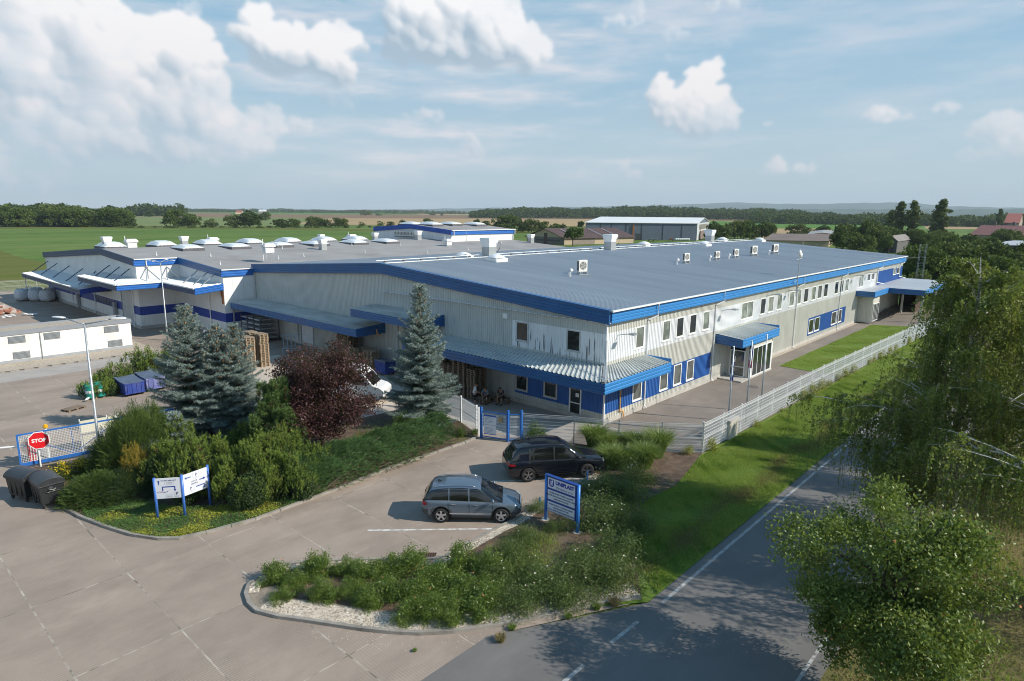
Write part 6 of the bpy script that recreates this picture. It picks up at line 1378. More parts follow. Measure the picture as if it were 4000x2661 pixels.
# cream boards behind the gate
t = thing('board_stand', 'pair of cream coloured boards on posts seen through the sliding gate', 'board', (-24.3, 18.6, 0), ang)
mb = MB(); mb.box(0, 1.25, -.02, .02, 1.05, 1.75); mb.box(1.35, 1.8, -.02, .02, 1.1, 1.75); mb.box(.05, 1.25, -.02, .02, .25, .95); mb.build('board_panels', P('cream_board', (.62, .58, .44), .6, var=.06), t)
for x in (-.04, 1.28, 1.84): mb = MB(); mb.box(x, x+.05, .02, .07, 0, 1.85); mb.build('post', WHITEM, t)
# barrier with red and white cabinet
t = thing('barrier', 'white barrier arm with a red and white striped cabinet behind the gate', 'barrier', (-26.6, 18.7, 0), 0)
mb = MB()
for k in range(6): mb.box(-.18+.06*k, -.12+.06*k, -.16, .16, 0, .95, k % 2)
mb.build('cabinet', [P('signal_red', (.6, .03, .03), .4), WHITEM], t, bevel=.004)
mb = MB(); mb.box(-.22, .22, -.2, .2, .95, 1.1); mb.build('cabinet_top', P('dark_red_cap', (.3, .03, .04), .5), t)
mb = MB(); mb.tube([(-.1, .1, .9), (-4.6, 2.6, 1.0)], .055, 8); mb.build('arm', WHITEM, t)
mb = MB(); mb.box(.25, .6, -.12, .12, 0, 1.2); mb.build('control_box', P('grey_box', (.3, .32, .34), .5), t)
# stop sign
t = thing('stop_sign', 'red octagonal STOP sign on a white post before the sliding gate', 'road sign', (-26.55, 17.45, 0))
mb = MB(); mb.tube([(0, 0, 0), (0, 0, 1.95)], .04, 8); mb.build('post', WHITEM, t)
fdir = Vector((-.67+.42, -.74-.1, 0)).normalized(); rt = Vector((-fdir.y, fdir.x, 0)); cpos = rt*.08+fdir*.045+Vector((0, 0, 1.52))
def octa(r_, d0, d1, nm, mat):
    mb = MB(); b = [cpos+rt*(r_*math.cos(PI/8+k*PI/4))+Vector((0, 0, r_*math.sin(PI/8+k*PI/4))) for k in range(8)]
    mb.add([q+fdir*d0 for q in b]+[q+fdir*d1 for q in b], [tuple(range(7, -1, -1)), tuple(range(8, 16))]+[(i, (i+1) % 8, 8+(i+1) % 8, 8+i) for i in range(8)]); return mb.build(nm, mat, t)
octa(.5, .04, .06, 'sign_plate', P('sign_white', (.8, .8, .8), .35, var=.02)); octa(.455, .061, .066, 'sign_red_face', P('sign_red', (.7, .012, .02), .35, var=.03))
text_mesh('STOP', .26, face_matrix(cpos+fdir*.072, rt), MAT['sign_white'], 'lettering', t, bold=.01)
# ---------------- direction sign
def board_sign(t, a, b, z0, z1, nm='sign_panel', th=.03):
    a = Vector((*a, 0)); b = Vector((*b, 0)); r_ = (b-a).normalized(); n_ = r_.cross(Vector((0, 0, 1))); L_ = (b-a).length
    mb = MB(); P_ = [a+n_*0, b+n_*0, b+n_*th, a+n_*th]; mb.prism([(q.x, q.y) for q in P_][::-1] if False else [(q.x, q.y) for q in P_], z0, z1)
    o = mb.build(nm, P('sign_board_white', (.66, .68, .74), .35, var=.03), t); o0 = a+n_*(th+.003)
    def pt(x, z, d=0): q = o0+r_*x+n_*d; return (q.x, q.y, z)
    return o, pt, r_, L_
t = thing('direction_sign', 'two-panel white direction sign with arrows on three blue posts', 'sign', (-24.59, 6.76, 0)); T0 = Vector((-24.59, 6.76, 0))
pA, pB, pC = (0, 0), (.9, -.66), (2.12, -.42)
for x, y, h in ((*pA, 1.95), (*pB, 2.02), (*pC, 2.05)):
    mb = MB(); mb.tube([(x, y, 0), (x, y, h)], .06, 12); mb.build('post', P('sky_blue_post', (.06, .17, .55), .35, var=.04), t, True)
def shapes(o, pt, items, mat, nm):
    mb = MB()
    for it_ in items:
        if it_[0] == 'r': _, x0, z0, x1, z1 = it_; mb.quad(pt(x0, z0), pt(x1, z0), pt(x1, z1), pt(x0, z1))
        elif it_[0] == 't': _, p, q, r_ = it_; mb.add([pt(*p), pt(*q), pt(*r_)], [(0, 1, 2)])
        elif it_[0] == 'f':    # outline box
            _, x0, z0, x1, z1, w = it_
            for (a, b, c_, d) in ((x0, z0, x1, z0+w), (x0, z1-w, x1, z1), (x0, z0+w, x0+w, z1-w), (x1-w, z0+w, x1, z1-w)): mb.quad(pt(a, b), pt(c_, b), pt(c_, d), pt(a, d))
    mb.build(nm, mat, o)
ARW = P('arrow_blue', (.015, .06, .3), .4, var=.03); GREYL = P('grey_lines', (.38, .4, .44), .5); REDL = P('red_dash', (.6, .05, .05), .5)
o, pt, r_, L_ = board_sign(t, pA, pB, .98, 1.92)
L1 = L_
shapes(o, pt, [('r', .16, 1.62, .2, 1.75), ('t', (.12, 1.75), (.24, 1.75), (.18, 1.84)), ('r', .3, 1.49, .84, 1.54), ('r', .3, 1.33, .345, 1.49), ('r', .795, 1.38, .84, 1.49), ('t', (.76, 1.38), (.875, 1.38), (.82, 1.29)), ('r', .1, 1.27, .14, 1.31), ('r', .48, 1.27, .52, 1.31)], ARW, 'arrows')
shapes(o, pt, [('r', .17+.07*k, 1.318, .21+.07*k, 1.332) for k in range(7)], REDL, 'barrier_mark')
shapes(o, pt, [('f', .42, 1.6, .8, 1.76, .006), ('f', .4, 1.02, .78, 1.18, .006), ('f', .8, 1.03, .97, 1.26, .006)], GREYL, 'outlines')
def txt(s_, size, x, z, mat=INK, bold=0, al='CENTER'): return text_mesh(s_, size, face_matrix(pt(x, z, .002), r_), mat, 'lettering', o, bold, al)
txt('NAKLADKA, PŘÍJEM ZBOŽÍ', .052, .58, 1.81); txt('467 014 144', .05, .61, 1.71, GREYL); txt('774 380 408', .05, .61, 1.65, GREYL); txt('HLAVNÍ VRÁTNICE', .035, .31, 1.26); txt('P', .2, .885, 1.17); txt('ZÁKAZNÍCI', .028, .885, 1.06); txt('467 014 147', .045, .59, 1.13, GREYL); txt('467 014 150', .045, .59, 1.07, GREYL)
o, pt, r_, L_ = board_sign(t, pB, pC, 1.0, 1.98)
shapes(o, pt, [('r', .2, 1.77, .4, 1.81), ('t', (.2, 1.85), (.1, 1.79), (.2, 1.73)), ('r', .8, 1.5, .98, 1.545), ('t', (.98, 1.46), (1.1, 1.52), (.98, 1.585)), ('r', .62, 1.23, 1.02, 1.275), ('r', .98, 1.14, 1.02, 1.23), ('t', (.94, 1.14), (1.06, 1.14), (1.0, 1.05))], ARW, 'arrows')
shapes(o, pt, [('f', .5, 1.66, .8, 1.9, .007), ('f', .22, 1.1, .52, 1.34, .007)], GREYL, 'outlines')
txt('P', .17, .65, 1.81); txt('PERSONÁL', .026, .65, 1.7, GREYL); txt('VSTUP', .095, .55, 1.54); txt('(ENTRY)', .085, .55, 1.43); txt('P', .17, .37, 1.25); txt('NÁVŠTĚVY', .026, .37, 1.14, GREYL)
# ---------------- company sign
t = thing('company_sign', 'blue framed company sign UNIPLAST with three white panels on two posts', 'sign', (-12.87, -7.5, 0)); Wd = 1.75
CB = P('sign_frame_blue', (.03, .2, .62), .35, var=.05)
for y in (0, Wd): mb = MB(); mb.tube([(0, y, 0), (0, y, 2.2)], .075, 14); mb.build('post', CB, t, True)
for y in (0, Wd): mb = MB(); mb.lathe([(.24, -.02), (.24, .05), (.18, .07), (.08, .07)], 10, (0, y, 0)); mb.build('footing', CONC, t)
mb = MB(); mb.box(-.05, .05, .08, Wd-.08, .55, 2.16); mb.box(-.09, .09, .0, Wd, 2.16, 2.21); mb.build('frame', P('sign_back_blue', (.012, .05, .25), .4), t)
for z0, z1 in ((1.66, 2.12), (1.12, 1.56), (.58, 1.02)):
    a = (-.052, Wd-.14); b = (-.052, .14)
    o, pt, r_, L_ = board_sign(t, a, b, z0, z1, 'sign_panel', .02)
    LB = P('logo_blue', (.02, .03, .32), .4, var=.02)
    if z0 > 1.6:
        txt('UNIPLAST', .225, .93, z1-.155, LB, .012); txt('Pardubice s.r.o.', .15, .93, z0+.1, LB, .0)
        mb = MB()                                    # emblem: a shield-like U with a ringed i
        for (x0, zz0, x1, zz1) in ((.07, 1.86, .13, 2.06), (.29, 1.86, .345, 2.06), (.07, 2.0, .25, 2.06), (.145, 1.9, .165, 1.985)): mb.quad(pt(x0, zz0), pt(x1, zz0), pt(x1, zz1), pt(x0, zz1))
        def arc(cx, cz, r0_, r1_, a0, a1, n=14):
            for k in range(n):
                A, B_ = a0+(a1-a0)*k/n, a0+(a1-a0)*(k+1)/n
                mb.quad(pt(cx+r0_*math.cos(A), cz+r0_*math.sin(A)), pt(cx+r1_*math.cos(A), cz+r1_*math.sin(A)), pt(cx+r1_*math.cos(B_), cz+r1_*math.sin(B_)), pt(cx+r0_*math.cos(B_), cz+r0_*math.sin(B_)))
        arc(.2075, 1.86, .08, .1375, PI, 2*PI); arc(.2075, 1.87, .04, .058, 0, 2*PI); mb.build('emblem', LB, o)
    else:
        lines = ['VSTŘIKOVÁNÍ VÝLISKŮ Z PLASTŮ', 'MONTÁŽ ELEKTROMECHANICKÝCH SESTAV', 'TAMPONOVÝ POTISK'] if z0 > 1 else ['KONSTRUKCE A VÝROBA FOREM', 'VÝROBA PROTOTYPŮ', 'CNC A ELEKTROEROZIVNÍ OBRÁBĚNÍ']
        for k, s_ in enumerate(lines): txt(s_, .085, .74, z1-.1-.125*k, INK, .002)
# little blue marker posts in the bed
for i, (px, py, lb) in enumerate([(2108, 1985, 'short blue marker stakes beside the company sign'), (2293, 1880, 'small blue leaning marker post at the black car front wheel')]):
    x, y = G(px, py); mb = MB(); mb.bar((0, 0, 0), (.03, 0, .5), .07, .03); mb.bar((.12, .1, 0), (.1, .1, .42), .05, .03) if i == 0 else None; tag(mb.build('marker_post', P('stake_blue', (.08, .3, .6), .5), None, False, (x, y, .04)), lb, 'marker post')
# ---------------- street lamps
def lamp_heads(name, label, loc, h, arms, L_, head, rise=.25):
    t = thing(name, label, 'street lamp', loc, 0); mb = MB(); mb.tube([(0, 0, 0), (0, 0, h*.19), (0, 0, h*.2), (0, 0, h-.1)], [.1, .095, .07, .045], 10); mb.build('pole', GALV, t, True)
    for a in arms:
        d = Vector((math.cos(a), math.sin(a), 0)); mb = MB(); mb.tube([Vector((0, 0, h-.12)), d*L_*.5+Vector((0, 0, h-.12+rise*.45)), d*L_+Vector((0, 0, h-.12+rise))], .035, 8); o = mb.build('arm', GALV, t, True)
        mb = MB(); b = len(mb.v); n = 10; hl, hw = head
        for i in range(7):
            s = i/6; w = hw*math.sin(PI*(.12+.86*s))**.6; z = .02*math.sin(s*PI); c_ = d*(L_-.05+hl*s)+Vector((0, 0, h-.12+rise+.1*s*0+z)); q = Vector((-d.y, d.x, 0))
            for k in range(n): t_ = 2*PI*k/n; mb.v.append(tuple(c_+q*w*math.cos(t_)+Vector((0, 0, .055*math.sin(t_)*(1 if math.sin(t_) > 0 else .5)))))
        for i in range(6):
            for k in range(n): mb.f.append((b+i*n+k, b+i*n+(k+1) % n, b+(i+1)*n+(k+1) % n, b+(i+1)*n+k)); mb.m.append(0)
        mb.f.append(tuple(b+k for k in range(n-1, -1, -1))); mb.m.append(0); mb.f.append(tuple(b+6*n+k for k in range(n))); mb.m.append(0)
        mb.build('lamp_head', P('lamp_head_pale', (.62, .64, .66), .4), o, True)
    return t
az0 = YAW-PI/2
lamp_heads('street_lamp', 'tall grey lamp post with two flat lamp heads beside the planting bed', (-24.6, 14.3, 0), 7.95, (az0+.15, az0+PI-.25), 1.25, (.75, .17))
lamp_heads('street_lamp', 'lamp post with four small lamp heads in front of the stepped warehouse corner', (-8.76, 48.4, 0), 8.2, (az0, az0+PI, az0+PI/2, az0-PI/2), 1.0, (.55, .16), .2)
# flagpoles
def flag(t, h, cols, L_, mats):
    n, m_ = 8, 10; mb = MB(); b = 0
    for i in range(n+1):
        for k in range(m_+1):
            s = k/m_; z = h-.25-L_*i/n; fold = math.sin(s*9+i*.25)*.06*(1+s); mb.v.append((.05+s*.12*math.cos(i*.3), fold, z-.08*s))
    for i in range(n):
        for k in range(m_): mb.f.append((i*(m_+1)+k, i*(m_+1)+k+1, (i+1)*(m_+1)+k+1, (i+1)*(m_+1)+k)); mb.m.append(cols(i/n, k/m_))
    o = mb.build('flag', mats, t, True); return o
fcol = [P('flag_white', (.7, .7, .72), .7), P('flag_red', (.6, .03, .05), .7), P('flag_navy', (.03, .06, .3), .7)]
for i, (x, y, h, lb) in enumerate([(4.0, -6.6, 5.6, 'nearest flagpole with a limp dark blue and white flag'), (7.0, -6.5, 5.5, 'middle flagpole with a limp white, blue and red flag'), (10.0, -6.3, 5.5, 'farthest flagpole, without a flag')]):
    t = thing('flagpole', lb, 'flagpole', (x, y, 0), 0, 'three flagpoles behind the long fence'); mb = MB(); mb.tube([(0, 0, 0), (0, 0, h*.42), (0, 0, h*.43), (0, 0, h)], [.06, .058, .045, .04], 10); mb.box(-.16, .05, -.02, .02, h-.05, h); mb.build('pole', GALV, t, True)
    if i == 0: flag(t, h-.35, lambda s, k: 2 if (s*5+k*3) % 2 < 1.2 else 0, 1.5, fcol)
    if i == 1: flag(t, h-.1, lambda s, k: (2 if s < .55 and k < .6 else (1 if k > .35 and s > .5 else 0)), 1.4, fcol)
# fuse box in the long fence
mb = MB(); mb.box(-.6, .6, -.15, .15, 0, 1.05); mb.box(-.66, .66, -.2, .2, 1.05, 1.22, 1); o = tag(mb.build('meter_cabinet', [P('cream_cabinet', (.5, .48, .42), .6), CONC], None, False, (3.5, -7.05, 0)), 'cream meter cabinet with concrete cap standing in the long fence', 'cabinet')
# ---------------- waste bins
def big_bin(label, loc, rz):
    t = thing('waste_container', label, 'waste container', loc, rz, 'black wheeled waste containers'); mb = MB()
    W_, D_, zb, zt = .66, .5, .22, 1.12     # x: long side
    a = [(-W_*.9, -D_*.86, zb), (W_*.9, -D_*.86, zb), (W_*.9, D_*.86, zb), (-W_*.9, D_*.86, zb), (-W_, -D_, zt), (W_, -D_, zt), (W_, D_, zt), (-W_, D_, zt)]
    mb.add(a, [(0,3,2,1),(0,1,5,4),(1,2,6,5),(2,3,7,6),(3,0,4,7)])
    for x in (-.35, 0, .35): mb.box(x-.03, x+.03, -D_*.99, -D_*.9, zb+.1, zt-.05); mb.box(x-.03, x+.03, D_*.9, D_*.99, zb+.1, zt-.05)
    mb.box(-W_-.04, W_+.04, -D_-.04, D_+.04, zt-.06, zt); mb.build('body', BLACKP, t, bevel=.015)
    mb = MB(); n = 12; b = len(mb.v)
    for sx in (-W_-.05, W_+.05):
        for k in range(n+1): A = PI*k/n; mb.v.append((sx, -math.cos(A)*(D_+.05), zt+.004+math.sin(A)*.3))
    for k in range(n): mb.f.append((b+k, b+n+1+k, b+n+2+k, b+k+1)); mb.m.append(0)
    mb.f.append(tuple(b+k for k in range(n+1))); mb.m.append(0); mb.f.append(tuple(b+n+1+k for k in range(n, -1, -1))); mb.m.append(0)
    mb.build('lid', P('lid_plastic', (.03, .033, .037), .4, var=.2, vs=4), t, bevel=.01)
    mb = MB(); mb.tube([(-W_-.1, -.12, zt-.2), (-W_-.13, .0, zt-.25), (-W_-.1, .12, zt-.2)], .03, 6); mb.tube([(-W_*.93-.03, -.3, .75), (-W_*.93-.08, -.1, .78), (-W_*.93-.08, .2, .78)], .025, 6); mb.lathe([(.11, 0), (.1, .05), (0, .08)], 10, (0, 0, 0), 'x') if False else None
    mb.build('handle', BLACKP, t)
    mb = MB(); mb.lathe([(.0, -.07), (.1, -.05), (.12, 0)], 12, (-W_*.97, .05, .92), 'x'); mb.build('lock_boss', P('boss_plastic', (.05, .055, .06), .3), t)
    for x in (-W_*.78, W_*.78):
        for y in (-D_*.7, D_*.7): mb = MB(); mb.lathe([(.0, -.035), (.09, -.035), (.1, -.02), (.1, .02), (.09, .035), (0, .035)], 12, (x, y, .1), 'y'); mb.box(x-.05, x+.05, y-.06, y+.06, .16, .23); mb.build('wheel', RUBBER, t)
    return t
big_bin('front black wheeled waste container with domed lid next to the low juniper', (-27.4, 12.15, 0), PI/2+.08)
big_bin('black wheeled waste container behind the front one, open towards the stop sign', (-27.9, 13.6, 0), PI/2+.35)
# ---------------- pallets
def pallet_mesh(mat):
    mb = MB()
    for k in range(5): y = -.4+.8*k/5; mb.box(-.6, .6, y+.012, y+(.148 if k in (0, 4) else .13), .122, .144)
    for x in (-.6, -.07, .46): mb.box(x, x+.14, -.4, .4, .1, .121)
    for y in (-.4, -.05, .3):
        for x in (-.6, -.07, .46): mb.box(x, x+.14, y, y+.1, .023, .1)
        mb.box(-.6, .6, y, y+.1, 0, .022)
    o = mb.build('pallet', mat); return o
PA, PB_ = pallet_mesh(WOOD), pallet_mesh(WOODG); firstp = {PA.name: PA, PB_.name: PB_}; usedp = set(); NP = [0]
def stack(x, y, n, rz, proto, where, group, z0=0):
    for k in range(n):
        o = proto if proto.name not in usedp else proto.copy()
        if proto.name in usedp: COL.objects.link(o)
        usedp.add(proto.name); o.location = (x+rnd.gauss(0, .012), y+rnd.gauss(0, .012), z0+k*.1445); o.rotation_euler = (0, 0, rz+rnd.gauss(0, .02)+(PI if rnd.random() < .5 else 0))
        pos = 'topmost pallet' if k == n-1 else ('bottom pallet' if k == 0 else '%s pallet up' % ORD[k+1])
        tag(o, '%s %s' % (pos, where), 'pallet', group); NP[0] += 1
ORD = ['', 'first', 'second', 'third', 'fourth', 'fifth', 'sixth', 'seventh', 'eighth', 'ninth', 'tenth', 'eleventh', 'twelfth', 'thirteenth', 'fourteenth', 'fifteenth', 'sixteenth', 'seventeenth', 'eighteenth', 'nineteenth', 'twentieth', 'twenty-first']
g_ = 'sunlit pallet stacks in the yard'
stack(-8.55, 31.05, 19, PI/2+.05, PA, 'of the tall sunlit stack at the front left', g_); stack(-7.35, 30.95, 20, PI/2+.03, PA, 'of the tallest sunlit stack at the front right', g_)
stack(-9.6, 32.4, 19, PI/2, PA, 'of the sunlit stack behind the front left one', g_); stack(-7.5, 32.4, 20, PI/2, PA, 'of the sunlit stack behind the tallest one', g_); stack(-10.2, 30.6, 14, PI/2+.1, PA, 'of the sunlit stack beside the cone-covered spruce', g_); stack(-13.2, 31.6, 9, .1, PA, 'of the low stack between the blue spruces', g_)
g_ = 'shaded pallet stacks under the loading canopies'
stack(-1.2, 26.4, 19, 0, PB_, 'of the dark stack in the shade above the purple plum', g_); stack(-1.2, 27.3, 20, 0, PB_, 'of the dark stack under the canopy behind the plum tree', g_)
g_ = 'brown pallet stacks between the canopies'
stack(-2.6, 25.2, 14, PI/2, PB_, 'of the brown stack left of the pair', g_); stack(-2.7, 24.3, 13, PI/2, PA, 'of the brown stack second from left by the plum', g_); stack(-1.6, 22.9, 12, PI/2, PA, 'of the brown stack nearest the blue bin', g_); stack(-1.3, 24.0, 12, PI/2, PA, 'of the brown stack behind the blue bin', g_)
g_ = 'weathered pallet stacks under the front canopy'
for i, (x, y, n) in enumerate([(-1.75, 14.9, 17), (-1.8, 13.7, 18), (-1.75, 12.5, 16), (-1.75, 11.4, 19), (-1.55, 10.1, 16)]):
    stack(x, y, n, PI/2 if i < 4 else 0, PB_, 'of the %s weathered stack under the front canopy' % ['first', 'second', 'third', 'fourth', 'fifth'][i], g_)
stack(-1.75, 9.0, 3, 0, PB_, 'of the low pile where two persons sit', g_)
stack(-22.4, 27.9, 1, .35, PB_, 'x', None); firstlast = [o for o in COL.objects if o.get('label') == 'topmost pallet x'][0]; firstlast['label'] = 'single empty pallet lying on the concrete before the green drums'
# ---------------- drums
stack(-20.55, 30.1, 1, .1, PA, 'under the green drums', 'sunlit pallet stacks in the yard')
TEAL = P('teal_steel', (.01, .24, .19), .35, var=.08)
for i, (x, y, lb) in enumerate([(-20.85, 29.75, 'green steel drum with white band, front left on its pallet'), (-20.2, 29.8, 'green steel drum with white band, front right on its pallet'), (-20.8, 30.38, 'green steel drum, back left on its pallet'), (-20.15, 30.4, 'green steel drum, back right on its pallet')]):
    t = thing('steel_drum', lb, 'drum', (x, y, .145), 0, 'four green drums on a pallet')
    mb = MB(); mb.lathe([(0, 0), (.285, 0), (.3, .02), (.29, .04), (.29, .28), (.3, .3), (.29, .32), (.29, .57), (.3, .59), (.29, .61), (.29, .85), (.3, .87), (.28, .89), (.27, .86), (0, .86)], 20); mb.build('body', TEAL, t, True)
    mb = MB(); mb.lathe([(.302, .34), (.303, .345), (.303, .54), (.302, .545)], 20); mb.build('label_band', P('drum_label', (.68, .72, .72), .5), t, True)
mb = MB(); mb.add([(0, 0, 0), (.3, .1, .02), (.42, .3, .12), (.1, .28, .03), (.2, .1, .15)], [(0, 1, 4), (1, 2, 4), (2, 3, 4), (3, 0, 4), (0, 3, 2, 1)]); tag(mb.build('plastic_sheet', P('plastic_white', (.7, .7, .7), .5), None, False, (-21.4, 29.2, .15)), 'crumpled white plastic sheet beside the green drums', 'plastic sheet')
# ---------------- blue skips
SK = P('skip_blue', (.025, .055, .27), .45, var=.15, vs=2, dirt=(.1, .1, .2), ds=1.5); SKL = P('skip_lid_grey_blue', (.1, .13, .19), .5, var=.2, vs=3)
def skip(label, loc, rz, w, d, h, group=None, mat=SK):
    t = thing('skip_container', label, 'skip', loc, rz, group); mb = MB(); w2, d2 = w/2, d/2
    mb.add([(-w2, -d2, .2), (w2, -d2, .2), (w2, d2, .2), (-w2, d2, .2), (-w2-.04, -d2-.02, h), (w2+.04, -d2-.02, h), (w2+.04, d2, h), (-w2-.04, d2, h)], [(0,3,2,1),(0,1,5,4),(1,2,6,5),(2,3,7,6),(3,0,4,7)])
    for k in range(4): x = -w2+w*(k+.5)/4; mb.box(x-.03, x+.03, -d2-.045, -d2+.0, .22, h-.08)
    for z in (.2, h-.08): mb.box(-w2-.05, w2+.05, -d2-.05, d2+.05, z, z+.07)
    mb.build('body', mat, t)
    mb = MB(); mb.add([(-w2-.06, -d2-.06, h), (w2+.06, -d2-.06, h), (w2+.06, 0, h+.02), (-w2-.06, 0, h+.02), (w2+.06, d2, h+.14), (-w2-.06, d2, h+.14)], [(0,1,2,3),(3,2,4,5)]); mb.add([(-w2-.06, d2, h+.14), (w2+.06, d2, h+.14), (w2+.06, d2, h), (-w2-.06, d2, h)], [(0, 1, 2, 3)]); mb.build('lid', SKL, t)
    for x in (-w2+.12, w2-.12):
        for y in (-d2+.15, d2-.15): mb = MB(); mb.lathe([(0, -.03), (.1, -.03), (.1, .03), (0, .03)], 12, (x, y, .1), 'y'); mb.box(x-.04, x+.04, y-.05, y+.05, .12, .21); mb.build('wheel', RUBBER, t)
    return t
skip('left blue metal skip with a grey lid beside the pine shrubs', (-18.35, 29.6, 0), .02, 1.25, 2.1, 1.0, 'blue metal skips in the yard'); skip('right blue metal skip with faded paint behind the tall spruce', (-16.8, 29.9, 0), .02, 1.3, 2.1, 1.05, 'blue metal skips in the yard', P('skip_faded', (.12, .14, .34), .5, var=.2, vs=3, dirt=(.35, .36, .45), ds=2))
skip('blue metal bin with white lettering between brown pallets and the lone spruce', (-1.7, 20.8, 0), PI/2+.05, 1.3, 1.1, 1.15)
# grey cage trolley and yellow ramp
t = thing('loading_rack', 'grey tubular loading rack beside the tallest sunlit pallets', 'rack', (-4.6, 32.2, 0), -.6)
mb = MB()
for x in (0, .35, .7, 1.05, 1.4): mb.bar((x, 0, .1), (x, 0, 2.2), .07)
for z in (.1, 1.15, 2.2): mb.bar((0, 0, z), (1.4, 0, z), .06)
for x in (0, 1.4, 2.6): mb.bar((x, -.9, 0), (x, -.9, 1.1), .06)
for z in (.6, 1.1): mb.bar((0, -.9, z), (2.6, -.9, z), .05); mb.bar((1.4, 0, z), (1.4, -.9, z), .05)
mb.build('frame', P('rack_grey_blue', (.2, .26, .33), .5), t)
mb = MB(); mb.add([(.8, -.85, .01), (1.9, -.85, .01), (1.9, -.1, .01), (.8, -.1, .01), (1.0, -.7, .16), (1.9, -.7, .2), (1.9, -.3, .2), (1.0, -.3, .16)], [(0,1,5,4),(1,2,6,5),(2,3,7,6),(3,0,4,7),(4,5,6,7)]); mb.build('yellow_foot', P('safety_yellow', (.6, .5, .02), .5), t)
t = thing('storage_rack', 'dark storage rack with pale trays under the far canopy', 'rack', (-1.5, 42.6, 0), 0)
mb = MB()
for x in (-1.1, .9):
    for y in (-2.2, -.8, .6, 2.0): mb.bar((x, y, 0), (x, y, 2.6), .07)
mb.box(-1.1, .9, -2.2, 2.0, .12, .18); mb.build('frame', DARKM, t)
for k in range(5):
    for j in range(3): mb = MB(); mb.box(-1.15, .7, -2.05+1.4*j, -1.05+1.4*j, .35+.48*k, .47+.48*k); mb.build('tray', P('pale_tray', (.3, .32, .34), .6), t)
mb = MB()
for a, b in (((-3.2, 41.5), (-6.2, 42.2)), ((-6.2, 42.2), (-6.0, 46)), ((-3.2, 41.5), (-3.2, 38.5))):
    mb.tube([(a[0]+5, a[1]-42, 1.05), (b[0]+5, b[1]-42, 1.05)], .035, 6); mb.tube([(a[0]+5, a[1]-42, 0), (a[0]+5, a[1]-42, 1.05)], .035, 6); mb.tube([(b[0]+5, b[1]-42, 0), (b[0]+5, b[1]-42, 1.05)], .035, 6)
tag(mb.build('guard_rail', WHITEM, None, False, (-5, 42, 0)), 'white tubular guard rail behind the spruce tops', 'guard rail')
# ---------------- big bags and rubble
BAG = P('woven_white_bag', (.5, .52, .55), .7, var=.2, vs=5, bump=.4, bs=9)
bl = ['front left white bulk bag by the far canopy', 'front right white bulk bag by the far canopy', 'middle back white bulk bag under the canopy', 'back right white bulk bag with open top', 'back left white bulk bag']
for i, (x, y) in enumerate([(-9.7, 90.3), (-8.8+.1, 92.6), (-10.7, 92.0), (-10.2, 94.4), (-12.0, 93.6)]):
    t = thing('bulk_bag', bl[i], 'bulk bag', (x, y, .0), rnd.random(), 'white bulk bags under the low canopy'); mb = MB(); n = 16; b = 0; pr = [(.45, .12), (.72, .2), (.82, .6), (.84, 1.1), (.76, 1.55), (.62, 1.75), (.5, 1.72), (.1, 1.6)]
    for j, (r_, z) in enumerate(pr):
        for k in range(n): A = 2*PI*k/n; sq = 1/(abs(math.cos(A))**4+abs(math.sin(A))**4)**.25; rr_ = r_*sq*(1+.05*math.sin(A*5+j)+rnd.uniform(-.02, .02)); mb.v.append((rr_*math.cos(A), rr_*math.sin(A), z))
    for j in range(len(pr)-1):
        for k in range(n): mb.f.append((j*n+k, j*n+(k+1) % n, (j+1)*n+(k+1) % n, (j+1)*n+k)); mb.m.append(0)
    mb.f.append(tuple(7*n+k for k in range(n))); mb.m.append(0); mb.build('sack', BAG, t, True)
    mb = MB()
    for a in (.78, 2.35, 3.9, 5.5): mb.tube([(.55*math.cos(a), .55*math.sin(a), 1.6), (.5*math.cos(a+.1), .5*math.sin(a+.1), 2.0), (.5*math.cos(a+.3), .5*math.sin(a+.3), 1.65)], .03, 5, cap=False)
    mb.build('lifting_loops', BAG, t); 
    mb = MB(); mb.box(-.6, .6, -.5, .5, 0, .13); mb.build('base_board', WOODG, t)
mb = MB(); R = np.random.RandomState(5)
for k in range(46):
    a, q = R.uniform(0, 6.28), R.uniform(0, 1)**.6*1.7; z = (1.5-q*.75)*R.uniform(.2, .9); s = R.uniform(.12, .3); x, y = math.cos(a)*q*1.1, math.sin(a)*q
    st = len(mb.v); mb.box(-s*1.6, s*1.6, -s, s, -s*.5, s*.5, k % 2); mb.xf(Matrix.Translation((x, y, max(.1, z))) @ Matrix.Rotation(R.uniform(0, 6), 4, 'Z') @ Matrix.Rotation(R.uniform(-.8, .8), 4, 'X'), st)
tag(mb.build('rubble_pile', [P('rubble_red', (.3, .13, .09), .9, var=.3), P('rubble_pale', (.42, .36, .32), .9, var=.2)], None, False, (-16.9, 81.5, 0)), 'reddish rubble heap at the left picture edge on the yard', 'rubble heap', None, 'stuff')
mb = MB()
for k in range(12):
    st = len(mb.v); s = R.uniform(.15, .4); mb.box(-s, s, -s*.5, s*.5, 0, .06); mb.xf(Matrix.Translation((R.uniform(-1.6, 1.6), R.uniform(-.7, .7), .05+R.uniform(0, .2))) @ Matrix.Rotation(R.uniform(0, 6), 4, 'Z') @ Matrix.Rotation(R.uniform(-.5, .5), 4, 'X'), st)
tag(mb.build('scrap_pile', DUCTW, None, False, (-15.7, 77.5, 0)), 'scattered white scrap pieces before the reddish rubble', 'scrap', None, 'stuff')
